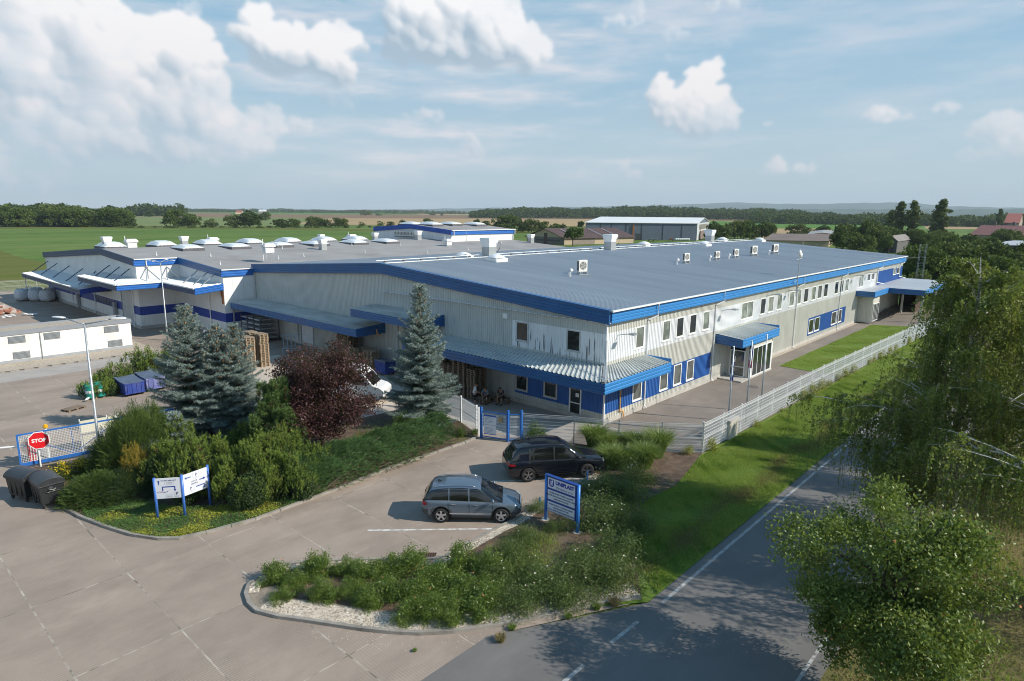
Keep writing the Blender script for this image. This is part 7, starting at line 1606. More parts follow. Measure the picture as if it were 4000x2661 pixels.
# ---------------- substation
t = thing('substation', 'low white flat-roofed substation with ventilation louvres and gravel roof', 'substation', (-12.5, 47, 0)); t.location = (0, 0, 0)
sx0, sx1, sy0, sy1, sh = -46, -12.5, 47.05, 50.6, 2.75
WS = P('bright_render', (.76, .74, .7), .8, var=.04, vs=.5, dirt=(.6, .57, .52), ds=.6)
mb = MB(); mb.box(sx0, sx1, sy0, sy1, .3, sh-.25); mb.build('wall', WS, t)
mb = MB(); mb.box(sx0-.02, sx1+.02, sy0-.02, sy1+.02, 0, .3); mb.build('plinth', P('plinth_grey', (.3, .32, .34), .8), t)
mb = MB(); c_ = .08
for a in ((sx0-c_, sx1+c_, sy0-c_, sy0+.12), (sx0-c_, sx1+c_, sy1-.12, sy1+c_), (sx1-.12, sx1+c_, sy0+.12, sy1-.12), (sx0-c_, sx0+.12, sy0+.12, sy1-.12)): mb.box(*a, sh-.25, sh+.1)
mb.build('roof_edge', P('zinc_grey', (.24, .26, .29), .45, var=.05), t)
mb = MB(); mb.box(sx0+.12, sx1-.12, sy0+.12, sy1-.12, sh-.25, sh-.05); mb.build('gravel_roof', GRAVEL, t)
for x, z in [(-14.2, 1.75), (-14.0, .35), (-19.0, 1.75), (-21.6, 1.75), (-21.4, .35), (-26.5, 1.75), (-26.7, .35), (-31.5, 1.75)]:
    mb = MB(); mb.box(x-.62, x+.62, sy0-.03, sy0-.002, z, z+.62); o = mb.build('louvre', P('louvre_dark', (.14, .15, .16), .6), t); lb_ = MB()
    for k in range(6): lb_.add([(x-.6, sy0-.035, z+.02+.1*k), (x+.6, sy0-.035, z+.02+.1*k), (x+.6, sy0-.075, z+.05+.1*k), (x-.6, sy0-.075, z+.05+.1*k), (x-.6, sy0-.035, z+.08+.1*k), (x+.6, sy0-.035, z+.08+.1*k)], [(0,1,2,3),(3,2,5,4)])
    lb_.build('slats', GALV, o)
mb = MB(); mb.tube([(-19.9, sy0-.05, sh-.3), (-19.9, sy0-.05, .1)], .04, 6); mb.build('downpipe', GALV, t)
# ---------------- vehicles
def paint(name, col, rough=.28, metal=.5, coat=.8): return P(name, col, rough, metal, var=.03, vs=1, coat=coat)
CHR = P('chrome_trim', (.6, .62, .65), .2, metal=.9); TYRE = P('tyre_rubber', (.014, .014, .015), .75, var=.2); HEADL = P('headlight_glass', (.55, .6, .65), .08, metal=.3); TAIL = P('tail_light', (.3, .008, .01), .15, var=.02)
def lerp(tbl, x):
    for (a, *va), (b, *vb) in zip(tbl, tbl[1:]):
        if a <= x <= b: t_ = (x-a)/(b-a) if b > a else 0; t_ = t_; return [p+(q-p)*t_ for p, q in zip(va, vb)]
    return list(tbl[-1][1:]) if x > tbl[-1][0] else list(tbl[0][1:])
def car(t, L_, Wd, body, clad, prof, roof, wb, wr, rimmat, spokes, arch_clad=True, rail=CHR, double_spoke=False, pano=False):
    """x forward. prof: x -> (z_bottom, z_belt_or_hood, halfwidth). roof: x -> (z_roof, halfwidth_at_roof). wheels at +-wb/2."""
    hw = Wd/2; N_ = 56; xs = [-L_/2+L_*i/N_ for i in range(N_+1)]; mb = MB()
    axs = (-wb/2, wb/2); ra = wr+.075
    rows = []
    for x in xs:
        zb, zt, w = lerp(prof, x); w *= hw
        # wheel opening: raise lower edge of the side
        zo = zb
        for a in axs:
            if abs(x-a) < ra: zo = max(zo, wr+math.sqrt(ra*ra-(x-a)**2))
        zm = zb+(zt-zb)*.55
        sec = [(0, zb), (w*.82, zb) if zo == zb else (w*.62, zb+.05), (w*.97, zb+.07) if zo == zb else (w*.62, zo), (w*.985 if zo == zb else w*.99, max(zo, zb+.16)), (w, max(zo+.02, zm-.05)), (w*1.0, max(zo+.04, zm+.03)), (w*.975, zt-.11), (w*.94, zt-.03), (w*.86, zt+.0), (w*.5, zt+.025), (0, zt+.035)]
        rows.append([(x, y, z) for y, z in sec])
    for s_ in (1, -1):
        b = len(mb.v); m_ = len(rows[0])
        for r_ in rows: mb.v += [(x, s_*y, z) for x, y, z in r_]
        for i in range(N_):
            for k in range(m_-1):
                f = (b+i*m_+k, b+(i+1)*m_+k, b+(i+1)*m_+k+1, b+i*m_+k+1); zc = sum(mb.v[q][2] for q in f)/4; zb = lerp(prof, xs[i])[0]
                mb.f.append(f if s_ < 0 else f[::-1]); mb.m.append(1 if (zc < zb+.27 or (arch_clad and min(math.hypot(xs[i]+L_/N_/2-a, zc-wr) for a in axs) < ra+.075 and k in (2, 3, 4))) else 0)
        for e, rv in ((0, s_ > 0), (N_, s_ < 0)):
            f = tuple(b+e*m_+k for k in range(m_)); mb.f.append(f if rv else f[::-1]); mb.m.append(0)
    o = mb.build('body', [body, clad], t); me = o.data; me.polygons.foreach_set('use_smooth', [True]*len(me.polygons))
    es = o.modifiers.new('e', 'EDGE_SPLIT'); es.split_angle = math.radians(38)
    # cabin: glass shell, roof panel, pillars
    xr = [r_[0] for r_ in roof]; x0, x1 = xr[0], xr[-1]; K = 40; gl = MB(); rows = []
    for i in range(K+1):
        x = x0+(x1-x0)*i/K; zr, wr_ = lerp(roof, x); zt, w = lerp(prof, x)[1:]; w *= hw; zt += .0; wr_ *= hw
        zr = max(zr, zt+.02); hgt = zr-zt; f = min(1, hgt/.35)
        wt = w*.9+(wr_-w*.9)*f
        rows.append([(x, w*.915, zt-.03), (x, w*.915+(wt-w*.915)*.5+.015, zt+hgt*.5), (x, wt, zr-.055*f), (x, wt*.93, zr-.018*f), (x, wt*.55, zr+.004), (x, 0, zr+.012)])
    roof_lo, roof_hi = ROOFX
    for s_ in (1, -1):
        b = len(gl.v); m_ = 6
        for r_ in rows: gl.v += [(x, s_*y, z) for x, y, z in r_]
        for i in range(K):
            xm = (rows[i][0][0]+rows[i+1][0][0])/2
            for k in range(m_-1):
                f = (b+i*m_+k, b+(i+1)*m_+k, b+(i+1)*m_+k+1, b+i*m_+k+1); gl.f.append(f if s_ < 0 else f[::-1])
                isroof = (k >= 2 and roof_lo < xm < roof_hi)
                gl.m.append(0 if not isroof else (2 if (pano and k >= 3 and roof_lo+.35 < xm < roof_hi-.15) else 1))
    o = gl.build('cabin', [CARGL, body, P('panorama_glass', (.008, .009, .012), .08)], t, True); es = o.modifiers.new('e', 'EDGE_SPLIT'); es.split_angle = math.radians(40)
    # pillars and belt trim as thin strips lying on the glass
    def side_pt(x, s, h, out=.008):
        zr, wr_ = lerp(roof, x); zt, w = lerp(prof, x)[1:]; w *= hw; wr_ *= hw; zr = max(zr, zt+.02); hg = zr-zt; f = min(1, hg/.35); wt = w*.9+(wr_-w*.9)*f
        y = w*.915+(wt-w*.915)*h+.015*math.sin(PI*min(1, h)); return Vector((x, s*(y+out), zt-.03+(hg-.03)*h))
    for s_ in (1, -1):
        pb = MB()
        for (xb, xt, wd) in PILLARS:
            n = 4; pts = [side_pt(xb+(xt-xb)*k/n, s_, k/n) for k in range(n+1)]
            for p, q in zip(pts, pts[1:]): pb.bar(p, q, wd, .014, up=(0, s_, 0))
        pb.build('pillars', body if not pano else MAT['black_plastic'], t)
        tb = MB(); tu = MB(); n = 14
        for k in range(n):
            xa = BELT[0]+(BELT[1]-BELT[0])*k/n; xb = BELT[0]+(BELT[1]-BELT[0])*(k+1)/n; tb.bar(side_pt(xa, s_, .02, .014), side_pt(xb, s_, .02, .014), .02, .012)
            tu.bar(side_pt(xa, s_, .93, .014), side_pt(xb, s_, .93, .014), .016, .012) if xa < BELT[2] and xb > BELT[3] else None
        tb.build('window_trim', CHR if not pano else BLACKP, t); tu.build('upper_trim', CHR if not pano else BLACKP, t)
        rl = MB(); n = 8; pts = []
        for k in range(n+1):
            x = roof_lo+.2+(roof_hi-roof_lo-.35)*k/n; zr, wr_ = lerp(roof, x); pts.append(Vector((x, s_*wr_*hw*.86, zr+(.045 if 0 < k < n else -.005))))
        rl.tube(pts, .02, 6); rl.build('roof_rail', rail, t, True)
    # wheels
    for a in axs:
        for s_ in (1, -1):
            y = s_*(hw-.135); w_ = MB(); w_.lathe([(wr*.66, -.11), (wr*.9, -.12), (wr, -.09), (wr, .09), (wr*.9, .12), (wr*.66, .11)], 28, (a, y, wr), 'y'); wo = w_.build('wheel', TYRE, t, True)
            rm = MB(); rm.lathe([(wr*.7, -.1*s_), (wr*.7, .1*s_), (wr*.64, .1*s_), (wr*.6, .02*s_), (0, .0)], 28, (a, y, wr), 'y'); rm.build('rim_barrel', BLACKP, wo)
            rm = MB(); n = spokes
            for k in range(n):
                A = 2*PI*k/n+.3
                for dA in ((-.16, .16) if double_spoke else (0,)):
                    p = Vector((a+.035*math.cos(A), y+s_*.085, wr+.035*math.sin(A))); q = Vector((a+wr*.66*math.cos(A+dA), y+s_*.1, wr+wr*.66*math.sin(A+dA))); rm.bar(p, q, .035 if double_spoke else .085, .03, up=(0, 1, 0))
            rm.lathe([(.06, .07*s_), (.055, .105*s_), (0, .108*s_)], 12, (a, y, wr), 'y'); rm.lathe([(wr*.62, .1*s_), (wr*.7, .112*s_), (wr*.7, .1*s_)], 28, (a, y, wr), 'y')
            rm.build('rim', rimmat, wo)
    # mirrors, handles, door lines
    for s_ in (1, -1):
        mx = MIR; zt, w = lerp(prof, mx)[1:]; mb = MB(); st = len(mb.v); mb.lathe([(.0, -.12), (.07, -.1), (.095, 0), (.07, .1), (0, .12)], 10, (0, 0, 0), 'y'); mb.v = [(x*.75+mx, y_+s_*(w*hw+.1), z+zt+.1) for x, y_, z in mb.v]; mb.bar((mx, s_*(w*hw*.9), zt+.02), (mx, s_*(w*hw+.08), zt+.06), .05); mb.build('mirror', body, t, True)
        hb = MB(); ln = MB()
        for x in HANDLES: w_ = lerp(prof, x)[2]*hw; z = lerp(prof, x)[1]-.16; hb.bar((x-.1, s_*(w_*.985+.012), z), (x+.1, s_*(w_*.985+.012), z+.004), .03, .025)
        hb.build('door_handles', CHR if not pano else body, t)
        for x in DOORS:
            zb, zt, w_ = lerp(prof, x); w_ *= hw; ln.bar((x, s_*(w_+.001), zb+.2), (x, s_*(w_*.99+.004), zt-.12), .012, .01)
        ln.bar((DOORS[0], s_*(hw*.985+.004), .36), (DOORS[-1], s_*(hw*.985+.004), .36), .012, .012); ln.build('door_gaps', P('gap_black', (.005, .005, .006), .8), t)
        sk_ = MB(); sk_.bar((DOORS[0]+.05, s_*(hw*.99+.012), .47), (DOORS[-1]-.05, s_*(hw*.99+.012), .45), .02, .055); sk_.build('side_moulding', CHR if not pano else body, t)
    return t
def light(t, nm, pts, mat, th=.015, n=(1, 0, 0)):
    mb = MB(); n = Vector(n)*th; P_ = [Vector(p) for p in pts]; k = len(P_); mb.add([tuple(p) for p in P_]+[tuple(p+n) for p in P_], [tuple(range(k-1, -1, -1)), tuple(range(k, 2*k))]+[(i, (i+1) % k, k+(i+1) % k, k+i) for i in range(k)]); mb.build(nm, mat, t)
# grey compact SUV
KB = paint('grey_blue_metallic', (.14, .185, .24), .3, .55); KC = P('grey_plastic_cladding', (.06, .065, .07), .6, var=.1)
ROOFX = (-1.9, .38); PILLARS = [(-.98, -.98, .05), (-.1, -.12, .07), (1.2, .42, .07)]; BELT = (-1.45, 1.15, .55, -1.5); MIR = .95; HANDLES = (-.78, .2); DOORS = (-1.0, -.08, .95)
c1, c2 = Vector((-16.17, -2.51, 0)), Vector((-14.40, -4.45, 0)); d = (c2-c1).normalized(); ctr = (c1+c2)/2+Vector((-d.y, d.x, 0))*.82
t = thing('parked_car', 'grey-blue compact SUV with silver roof rails, nearer of the two parked cars', 'car', (ctr.x, ctr.y, 0), math.atan2(d.y, d.x), 'cars parked in the bays')
prof = [(-2.19, .42, .8, .78), (-2.12, .34, .98, .88), (-1.95, .26, 1.05, .95), (-1.3, .2, 1.06, .99), (-.3, .2, 1.03, 1.0), (.8, .2, 1.0, 1.0), (1.25, .22, .99, .99), (1.6, .23, .93, .97), (1.95, .25, .85, .9), (2.1, .3, .76, .82), (2.19, .38, .62, .7)]
roof = [(-2.13, 1.0, .7), (-1.95, 1.3, .74), (-1.75, 1.52, .76), (-1.2, 1.6, .77), (-.4, 1.625, .78), (.3, 1.58, .77), (.7, 1.38, .78), (1.1, 1.12, .8), (1.38, 1.0, .82)]
car(t, 4.38, 1.84, KB, KC, prof, roof, 2.64, .345, P('alloy_silver', (.55, .56, .58), .3, metal=.8), 5)
for s_ in (1, -1):
    light(t, 'headlight', [(2.02, s_*.82, .8), (2.14, s_*.5, .76), (2.17, s_*.5, .68), (2.08, s_*.84, .7)], HEADL, .03); light(t, 'tail_light', [(-2.1, s_*.83, 1.0), (-2.17, s_*.45, .95), (-2.19, s_*.45, .8), (-2.12, s_*.86, .84)], TAIL, -.02)
    light(t, 'fog_light', [(2.12, s_*.76, .55), (2.19, s_*.6, .55), (2.19, s_*.6, .48), (2.12, s_*.78, .48)], CARGL, .02); light(t, 'tail_light', [(-1.95, s_*.925, .98), (-2.1, s_*.85, .97), (-2.1, s_*.87, .84), (-1.95, s_*.945, .86)], TAIL, .02, (0, s_, 0))
light(t, 'grille', [(2.16, -.48, .74), (2.16, .48, .74), (2.2, .44, .56), (2.2, -.44, .56)], BLACKP, .03); light(t, 'number_plate', [(2.22, -.26, .46), (2.22, .26, .46), (2.22, .26, .36), (2.22, -.26, .36)], P('plate_white', (.7, .7, .7), .4), .012); light(t, 'grille_trim', [(2.15, -.5, .78), (2.15, .5, .78), (2.17, .5, .75), (2.17, -.5, .75)], CHR, .04)
mb = MB(); mb.bar((1.32, -.55, 1.02), (1.05, .1, 1.16), .02); mb.build('wiper', BLACKP, t); mb = MB(); mb.add([(-1.55, -.02, 1.585), (-1.35, -.02, 1.6), (-1.5, 0, 1.68), (-1.55, .02, 1.585), (-1.35, .02, 1.6)], [(0, 1, 2), (3, 2, 4), (0, 2, 3), (1, 4, 2)]); mb.build('aerial_fin', BLACKP, t)
# black large SUV
BB = paint('black_metallic', (.006, .008, .014), .22, .3, .7)
ROOFX = (-2.2, .5); PILLARS = [(-1.5, -1.45, .1), (-1.28, -1.28, .05), (-.2, -.2, .08), (1.3, .55, .08)]; BELT = (-1.9, 1.3, .65, -1.9); MIR = 1.05; HANDLES = (-1.05, .1); DOORS = (-1.28, -.16, 1.02)
c1, c2 = Vector((-10.27, -2.39, 0)), Vector((-7.66, -4.28, 0)); d = (c2-c1).normalized(); ctr = (c1+c2)/2+Vector((-d.y, d.x, 0))*.9
t = thing('parked_car', 'large black SUV with glass roof and double-spoke wheels, farther of the two parked cars', 'car', (ctr.x, ctr.y, 0), math.atan2(d.y, d.x), 'cars parked in the bays')
prof = [(-2.58, .45, .9, .84), (-2.48, .34, 1.06, .92), (-2.3, .27, 1.15, .96), (-1.5, .22, 1.16, 1.0), (-.3, .22, 1.13, 1.0), (.9, .22, 1.11, 1.0), (1.4, .24, 1.1, .99), (1.9, .25, 1.06, .98), (2.3, .27, 1.0, .93), (2.48, .32, .92, .87), (2.58, .4, .76, .78)]
roof = [(-2.46, 1.1, .74), (-2.28, 1.45, .77), (-2.05, 1.7, .78), (-1.4, 1.79, .79), (-.4, 1.82, .8), (.4, 1.77, .79), (.8, 1.55, .8), (1.2, 1.28, .82), (1.5, 1.12, .84)]
car(t, 5.16, 2.0, BB, BB, prof, roof, 3.12, .385, P('dark_alloy', (.32, .32, .33), .25, metal=.85), 5, False, BLACKP, True, True)
for s_ in (1, -1):
    light(t, 'headlight', [(2.42, s_*.86, .92), (2.55, s_*.5, .9), (2.56, s_*.5, .83), (2.46, s_*.88, .82)], HEADL, .03); light(t, 'tail_light', [(-2.5, s_*.88, 1.02), (-2.58, s_*.45, 1.0), (-2.59, s_*.45, .93), (-2.53, s_*.9, .9)], TAIL, -.02); light(t, 'tail_light', [(-2.22, s_*1.0, 1.0), (-2.48, s_*.935, 1.02), (-2.5, s_*.95, .9), (-2.25, s_*1.0, .93)], TAIL, .02, (0, s_, 0))
light(t, 'grille', [(2.56, -.42, .95), (2.56, .42, .95), (2.6, .4, .6), (2.6, -.4, .6)], DARKM, .03)
# white van behind the plum tree
t = thing('white_van', 'white delivery van mostly hidden behind the purple plum tree', 'van', (-7.9, 16.6, 0), -.95); VWt = paint('van_white', (.76, .77, .78), .3, 0, .5)
mb = MB(); sp_ = [(-2.7, .35), (2.55, .35), (2.72, .55), (2.72, .95), (2.45, 1.15), (1.95, 1.3), (1.3, 2.1), (.9, 2.35), (.4, 2.45), (-2.6, 2.45), (-2.72, 2.3)]; n = len(sp_)
for s_, y_, ins in ((0, -1.0, 0), (1, 1.0, 0)):
    pass
b = len(mb.v)
for y_, k_ in ((-.86, 1), (-1.0, 0), (1.0, 0), (.86, 1)):
    for x, z in sp_: mb.v.append((x*(.985 if k_ else 1), y_, z-(.05 if k_ and z > 2 else 0) if not k_ else z+.0))
for a in range(3):
    for k in range(n): f = (b+a*n+k, b+a*n+(k+1) % n, b+(a+1)*n+(k+1) % n, b+(a+1)*n+k); mb.f.append(f); mb.m.append(0)
mb.f.append(tuple(b+k for k in range(n-1, -1, -1))); mb.m.append(0); mb.f.append(tuple(b+3*n+k for k in range(n))); mb.m.append(0); mb.build('body', VWt, t, bevel=.04)
mb = MB(); mb.add([(1.99, -.82, 1.33), (1.99, .82, 1.33), (1.38, .78, 2.06), (1.38, -.78, 2.06), (1.97, -.82, 1.31), (1.97, .82, 1.31), (1.36, .78, 2.04), (1.36, -.78, 2.04)], [(0,1,2,3),(7,6,5,4)]); mb.v = [(x+.012, y, z+.012) for x, y, z in mb.v]; mb.build('windscreen', CARGL, t)
for s_ in (-1, 1):
    mb = MB(); mb.box(.5, 1.35, s_*1.005-.004, s_*1.005+.004, 1.35, 1.95); mb.build('side_window', CARGL, t); light(t, 'headlight', [(2.6, s_*.9, .98), (2.73, s_*.6, .9), (2.73, s_*.6, .72), (2.68, s_*.93, .75)], HEADL, .02)
    mb = MB(); mb.box(1.45, 1.6, s_*1.12-.1, s_*1.12+.1, 1.35, 1.6); mb.build('mirror', BLACKP, t, bevel=.03)
    for x in (-1.75, 1.75): mb = MB(); mb.lathe([(0, -.1), (.33, -.1), (.34, 0), (.33, .1), (0, .1)], 18, (x, s_*.92, .34), 'y'); mb.build('wheel', TYRE, t)
# ---------------- bicycles
def bike(label, loc, rz):
    t = thing('bicycle', label, 'bicycle', loc, rz, 'bicycles under the far shelter')
    for x in (-.52, .52):
        mb = MB(); m_ = 18; c_ = [(x+.34*math.cos(2*PI*k/m_), 0, .35+.34*math.sin(2*PI*k/m_)) for k in range(m_+1)]; mb.tube(c_, .02, 5, cap=False)
        for k in range(6): mb.bar((x, 0, .35), (x+.33*math.cos(k*1.05), 0, .35+.33*math.sin(k*1.05)), .005)
        mb.build('wheel', TYRE, t)
    mb = MB()
    for a, b in (((-.52, .35), (-.05, .32)), ((-.05, .32), (-.2, .85)), ((-.52, .35), (-.17, .75)), ((-.05, .32), (.38, .78)), ((-.17, .75), (.36, .85)), ((.52, .35), (.36, .95))): mb.tube([(a[0], 0, a[1]), (b[0], 0, b[1])], .018, 6)
    mb.tube([(.33, -.25, 1.0), (.36, 0, .97), (.33, .25, 1.0)], .014, 6); mb.build('frame', DARKM, t); mb = MB(); mb.prism([(-.34, -.07), (-.08, -.02), (-.08, .02), (-.34, .07)], .86, .91); mb.build('saddle', BLACKP, t)
    mb = MB()
    for k in range(5):
        for z in (.72, .95): mb.bar((.45, -.15+.075*k, z), (.75, -.15+.075*k, z), .008)
    mb.bar((.75, -.15, .95), (.75, .15, .95), .01); mb.bar((.45, -.15, .95), (.45, .15, .95), .01); mb.build('basket', GALV, t)
bike('front bicycle of the row by the far porch, lit from the side', (64.6, -1.7, 0), 1.3); bike('middle bicycle of the row by the far porch', (65.8, -1.5, 0), 1.35); bike('last bicycle of the row, nearest the dark screen', (67.0, -1.4, 0), 1.4)
# ---------------- persons
def person(label, loc, rz, J, rad, shirt, shorts, hair, group=None, scale=1.0):
    """J: joint table; one skinned body; clothes as children that follow it"""
    t = thing('person', label, 'person', loc, rz, group)
    SKN = P('skin', (.42, .24, .16), .6, var=.05)
    def skinned(nm, chain, rr_, mat, sub=2, root=0):
        me = bpy.data.meshes.new(nm); me.from_pydata([J[a] if isinstance(a, str) else a for a in chain[0]], chain[1], []); o = bpy.data.objects.new(nm, me); COL.objects.link(o); o.parent = t
        sk_ = o.modifiers.new('skin', 'SKIN'); sk_.use_smooth_shade = True
        for i, r_ in enumerate(rr_): me.skin_vertices[0].data[i].radius = (r_, r_) if not isinstance(r_, tuple) else r_; me.skin_vertices[0].data[i].use_root = (i == root)
        s2 = o.modifiers.new('s', 'SUBSURF'); s2.levels = s2.render_levels = sub; me.materials.append(mat); return o
    names = ['pelvis', 'waist', 'chest', 'neck', 'head0', 'head1', 'shl', 'ell', 'wrl', 'shr', 'elr', 'wrr', 'hpl', 'knl', 'anl', 'tol', 'hpr', 'knr', 'anr', 'tor']
    ix = {n_: i for i, n_ in enumerate(names)}; E_ = [('pelvis','waist'),('waist','chest'),('chest','neck'),('neck','head0'),('head0','head1'),('chest','shl'),('shl','ell'),('ell','wrl'),('chest','shr'),('shr','elr'),('elr','wrr'),('pelvis','hpl'),('hpl','knl'),('knl','anl'),('anl','tol'),('pelvis','hpr'),('hpr','knr'),('knr','anr'),('anr','tor')]
    rr_ = dict(pelvis=(.15, .11), waist=(.14, .1), chest=(.16, .11), neck=.055, head0=(.08, .09), head1=(.075, .085), shl=.06, ell=.042, wrl=.028, shr=.06, elr=.042, wrr=.028, hpl=.085, knl=.055, anl=.036, tol=.035, hpr=.085, knr=.055, anr=.036, tor=.035)
    # fingers: five short chains per hand, part of the same body
    V = [J[n_] for n_ in names]; Ed = [(ix[a], ix[b]) for a, b in E_]; rad_ = [rr_[n_] for n_ in names]
    for w_, e_ in (('wrl', 'ell'), ('wrr', 'elr')):
        w = Vector(J[w_]); dd = (w-Vector(J[e_])).normalized(); sd_ = dd.cross(Vector((0, 0, 1)) if abs(dd.z) < .9 else Vector((1, 0, 0))).normalized(); pi_ = len(V); V.append(tuple(w+dd*.06)); Ed.append((ix[w_], pi_)); rad_.append((.035, .02))
        for k, (o_, l_) in enumerate(((-.03, .075), (-.01, .085), (.01, .08), (.03, .065))):
            a = w+dd*.1+sd_*o_; i0 = len(V); V.append(tuple(a)); V.append(tuple(a+dd*l_*.6+Vector((0, 0, -.01)))); V.append(tuple(a+dd*l_+Vector((0, 0, -.03)))); Ed += [(pi_, i0), (i0, i0+1), (i0+1, i0+2)]; rad_ += [.011, .009, .008]
        a = w+dd*.05+sd_*.045; i0 = len(V); V += [tuple(a), tuple(a+dd*.045+sd_*.02)]; Ed += [(pi_, i0), (i0, i0+1)]; rad_ += [.013, .01]
    skinned('body', (V, Ed), rad_, SKN, 1)
    up_ = lambda a, b, f: tuple(Vector(J[a]).lerp(Vector(J[b]), f))
    S = [J['pelvis'], J['waist'], J['chest'], up_('chest', 'neck', .6), J['shl'], up_('shl', 'ell', .75), J['shr'], up_('shr', 'elr', .75)]
    skinned('shirt', (S, [(0, 1), (1, 2), (2, 3), (2, 4), (4, 5), (2, 6), (6, 7)]), [(.175, .135), (.165, .125), (.185, .13), .08, .085, .065, .085, .065], shirt, 2)
    S = [up_('pelvis', 'waist', .3), J['hpl'], up_('hpl', 'knl', .92), J['hpr'], up_('hpr', 'knr', .92)]
    skinned('shorts', (S, [(0, 1), (1, 2), (0, 3), (3, 4)]), [(.17, .13), .12, .095, .12, .095], shorts, 2)
    h1 = Vector(J['head1']); h0 = Vector(J['head0']); ax = (h1-h0).normalized(); fw = Vector(J.get('face', (1, 0, 0))); fw = (fw-ax*fw.dot(ax)).normalized(); sd_ = ax.cross(fw)
    hd = MB(); c_ = h0.lerp(h1, .6)-fw*.012
    n, m_ = 12, 8
    for i in range(m_+1):
        ph = PI*i/m_*.62
        for k in range(n): th_ = 2*PI*k/n; v_ = ax*(math.cos(ph)*.125)+(fw*math.cos(th_)*.1+sd_*math.sin(th_)*.088)*math.sin(ph); v_ = v_-(fw*.035 if math.cos(th_) > .3 and i > 4 else fw*0); hd.v.append(tuple(c_+v_))
    for i in range(m_):
        for k in range(n): hd.f.append((i*n+k, (i+1)*n+k, (i+1)*n+(k+1) % n, i*n+(k+1) % n)); hd.m.append(0)
    hd.build('hair', hair, t, True)
    fc = MB(); hc = h0.lerp(h1, .35)
    fc.bar(hc+fw*.075+ax*.02, hc+fw*.112-ax*.005, .022, .025)
    for s_ in (-1, 1): q = hc+sd_*s_*.085; fc.bar(q-ax*.03-fw*.01, q+ax*.03-fw*.01, .018, .035)
    fc.build('nose_and_ears', SKN, t)
    fc = MB()
    for s_ in (-1, 1): q = hc+fw*.086+sd_*s_*.032+ax*.03; fc.bar(q-sd_*.012, q+sd_*.012, .012, .012)
    q = hc+fw*.085-ax*.045; fc.bar(q-sd_*.022, q+sd_*.022, .01, .008); fc.build('eyes_and_mouth', P('face_dark', (.06, .03, .025), .6), t)
    for a, b in (('anl', 'tol'), ('anr', 'tor')):
        sb = MB(); p, q = Vector(J[a]), Vector(J[b]); dd = (q-p); dd.z = 0; dd.normalize(); sb.bar(Vector((p.x, p.y, .045))-dd*.07, Vector((q.x, q.y, .04))+dd*.05, .1, .08); sb.build('shoe', P('shoe_dark', (.02, .02, .022), .6), t, bevel=.02)
    return t
WSH = P('white_tshirt', (.72, .74, .76), .8, var=.05); BSH = P('black_shorts', (.012, .013, .018), .85); DSH = P('dark_tshirt', (.03, .04, .05), .85); PSH = P('grey_blue_patterned_shirt', (.12, .18, .24), .85, var=.6, vs=9); HAIR = P('dark_hair', (.012, .009, .007), .6)
J1 = dict(pelvis=(0, 0, .95), waist=(0, 0, 1.1), chest=(.02, 0, 1.36), neck=(.07, 0, 1.5), head0=(.12, 0, 1.58), head1=(.17, 0, 1.7), face=(.8, 0, -.6), shl=(.02, .19, 1.43), ell=(.06, .25, 1.15), wrl=(.26, .1, 1.08), shr=(.02, -.19, 1.43), elr=(.06, -.25, 1.15), wrr=(.26, -.1, 1.08), hpl=(0, .1, .88), knl=(.04, .13, .48), anl=(0, .15, .08), tol=(.16, .17, .04), hpr=(0, -.1, .88), knr=(.03, -.12, .48), anr=(-.02, -.14, .08), tor=(.14, -.17, .04))
person('standing person in white T-shirt and black shorts looking down at the two seated', (-3.05, 8.75, 0), -.75, J1, None, WSH, BSH, HAIR)
J2 = dict(pelvis=(0, 0, .5), waist=(.06, 0, .66), chest=(.18, 0, .9), neck=(.27, 0, 1.02), head0=(.33, 0, 1.09), head1=(.4, 0, 1.2), face=(.8, 0, -.6), shl=(.18, .18, .97), ell=(.36, .24, .72), wrl=(.55, .08, .66), shr=(.18, -.18, .97), elr=(.36, -.24, .72), wrr=(.55, -.08, .66), hpl=(.03, .1, .5), knl=(.45, .16, .5), anl=(.42, .17, .08), tol=(.58, .19, .04), hpr=(.03, -.1, .5), knr=(.45, -.16, .5), anr=(.4, -.15, .08), tor=(.56, -.18, .04))
person('seated person in a patterned grey-blue shirt, left one on the low pallet pile', (-1.7, 8.95, 0), PI+.5, J2, None, PSH, BSH, HAIR)
mb = MB(); mb.box(-.22, .22, -.5, .5, .36, .42); mb.box(-.2, .2, -.46, -.4, 0, .36); mb.box(-.2, .2, .4, .46, 0, .36); tag(mb.build('bench', WOODG, None, False, (-1.0, 7.95, 0), .1), 'low wooden bench by the wall where the right seated person sits', 'bench')
person('seated person in dark clothes, right one beside the beige wall', (-1.05, 7.95, 0), PI+.2, J2, None, DSH, BSH, HAIR)
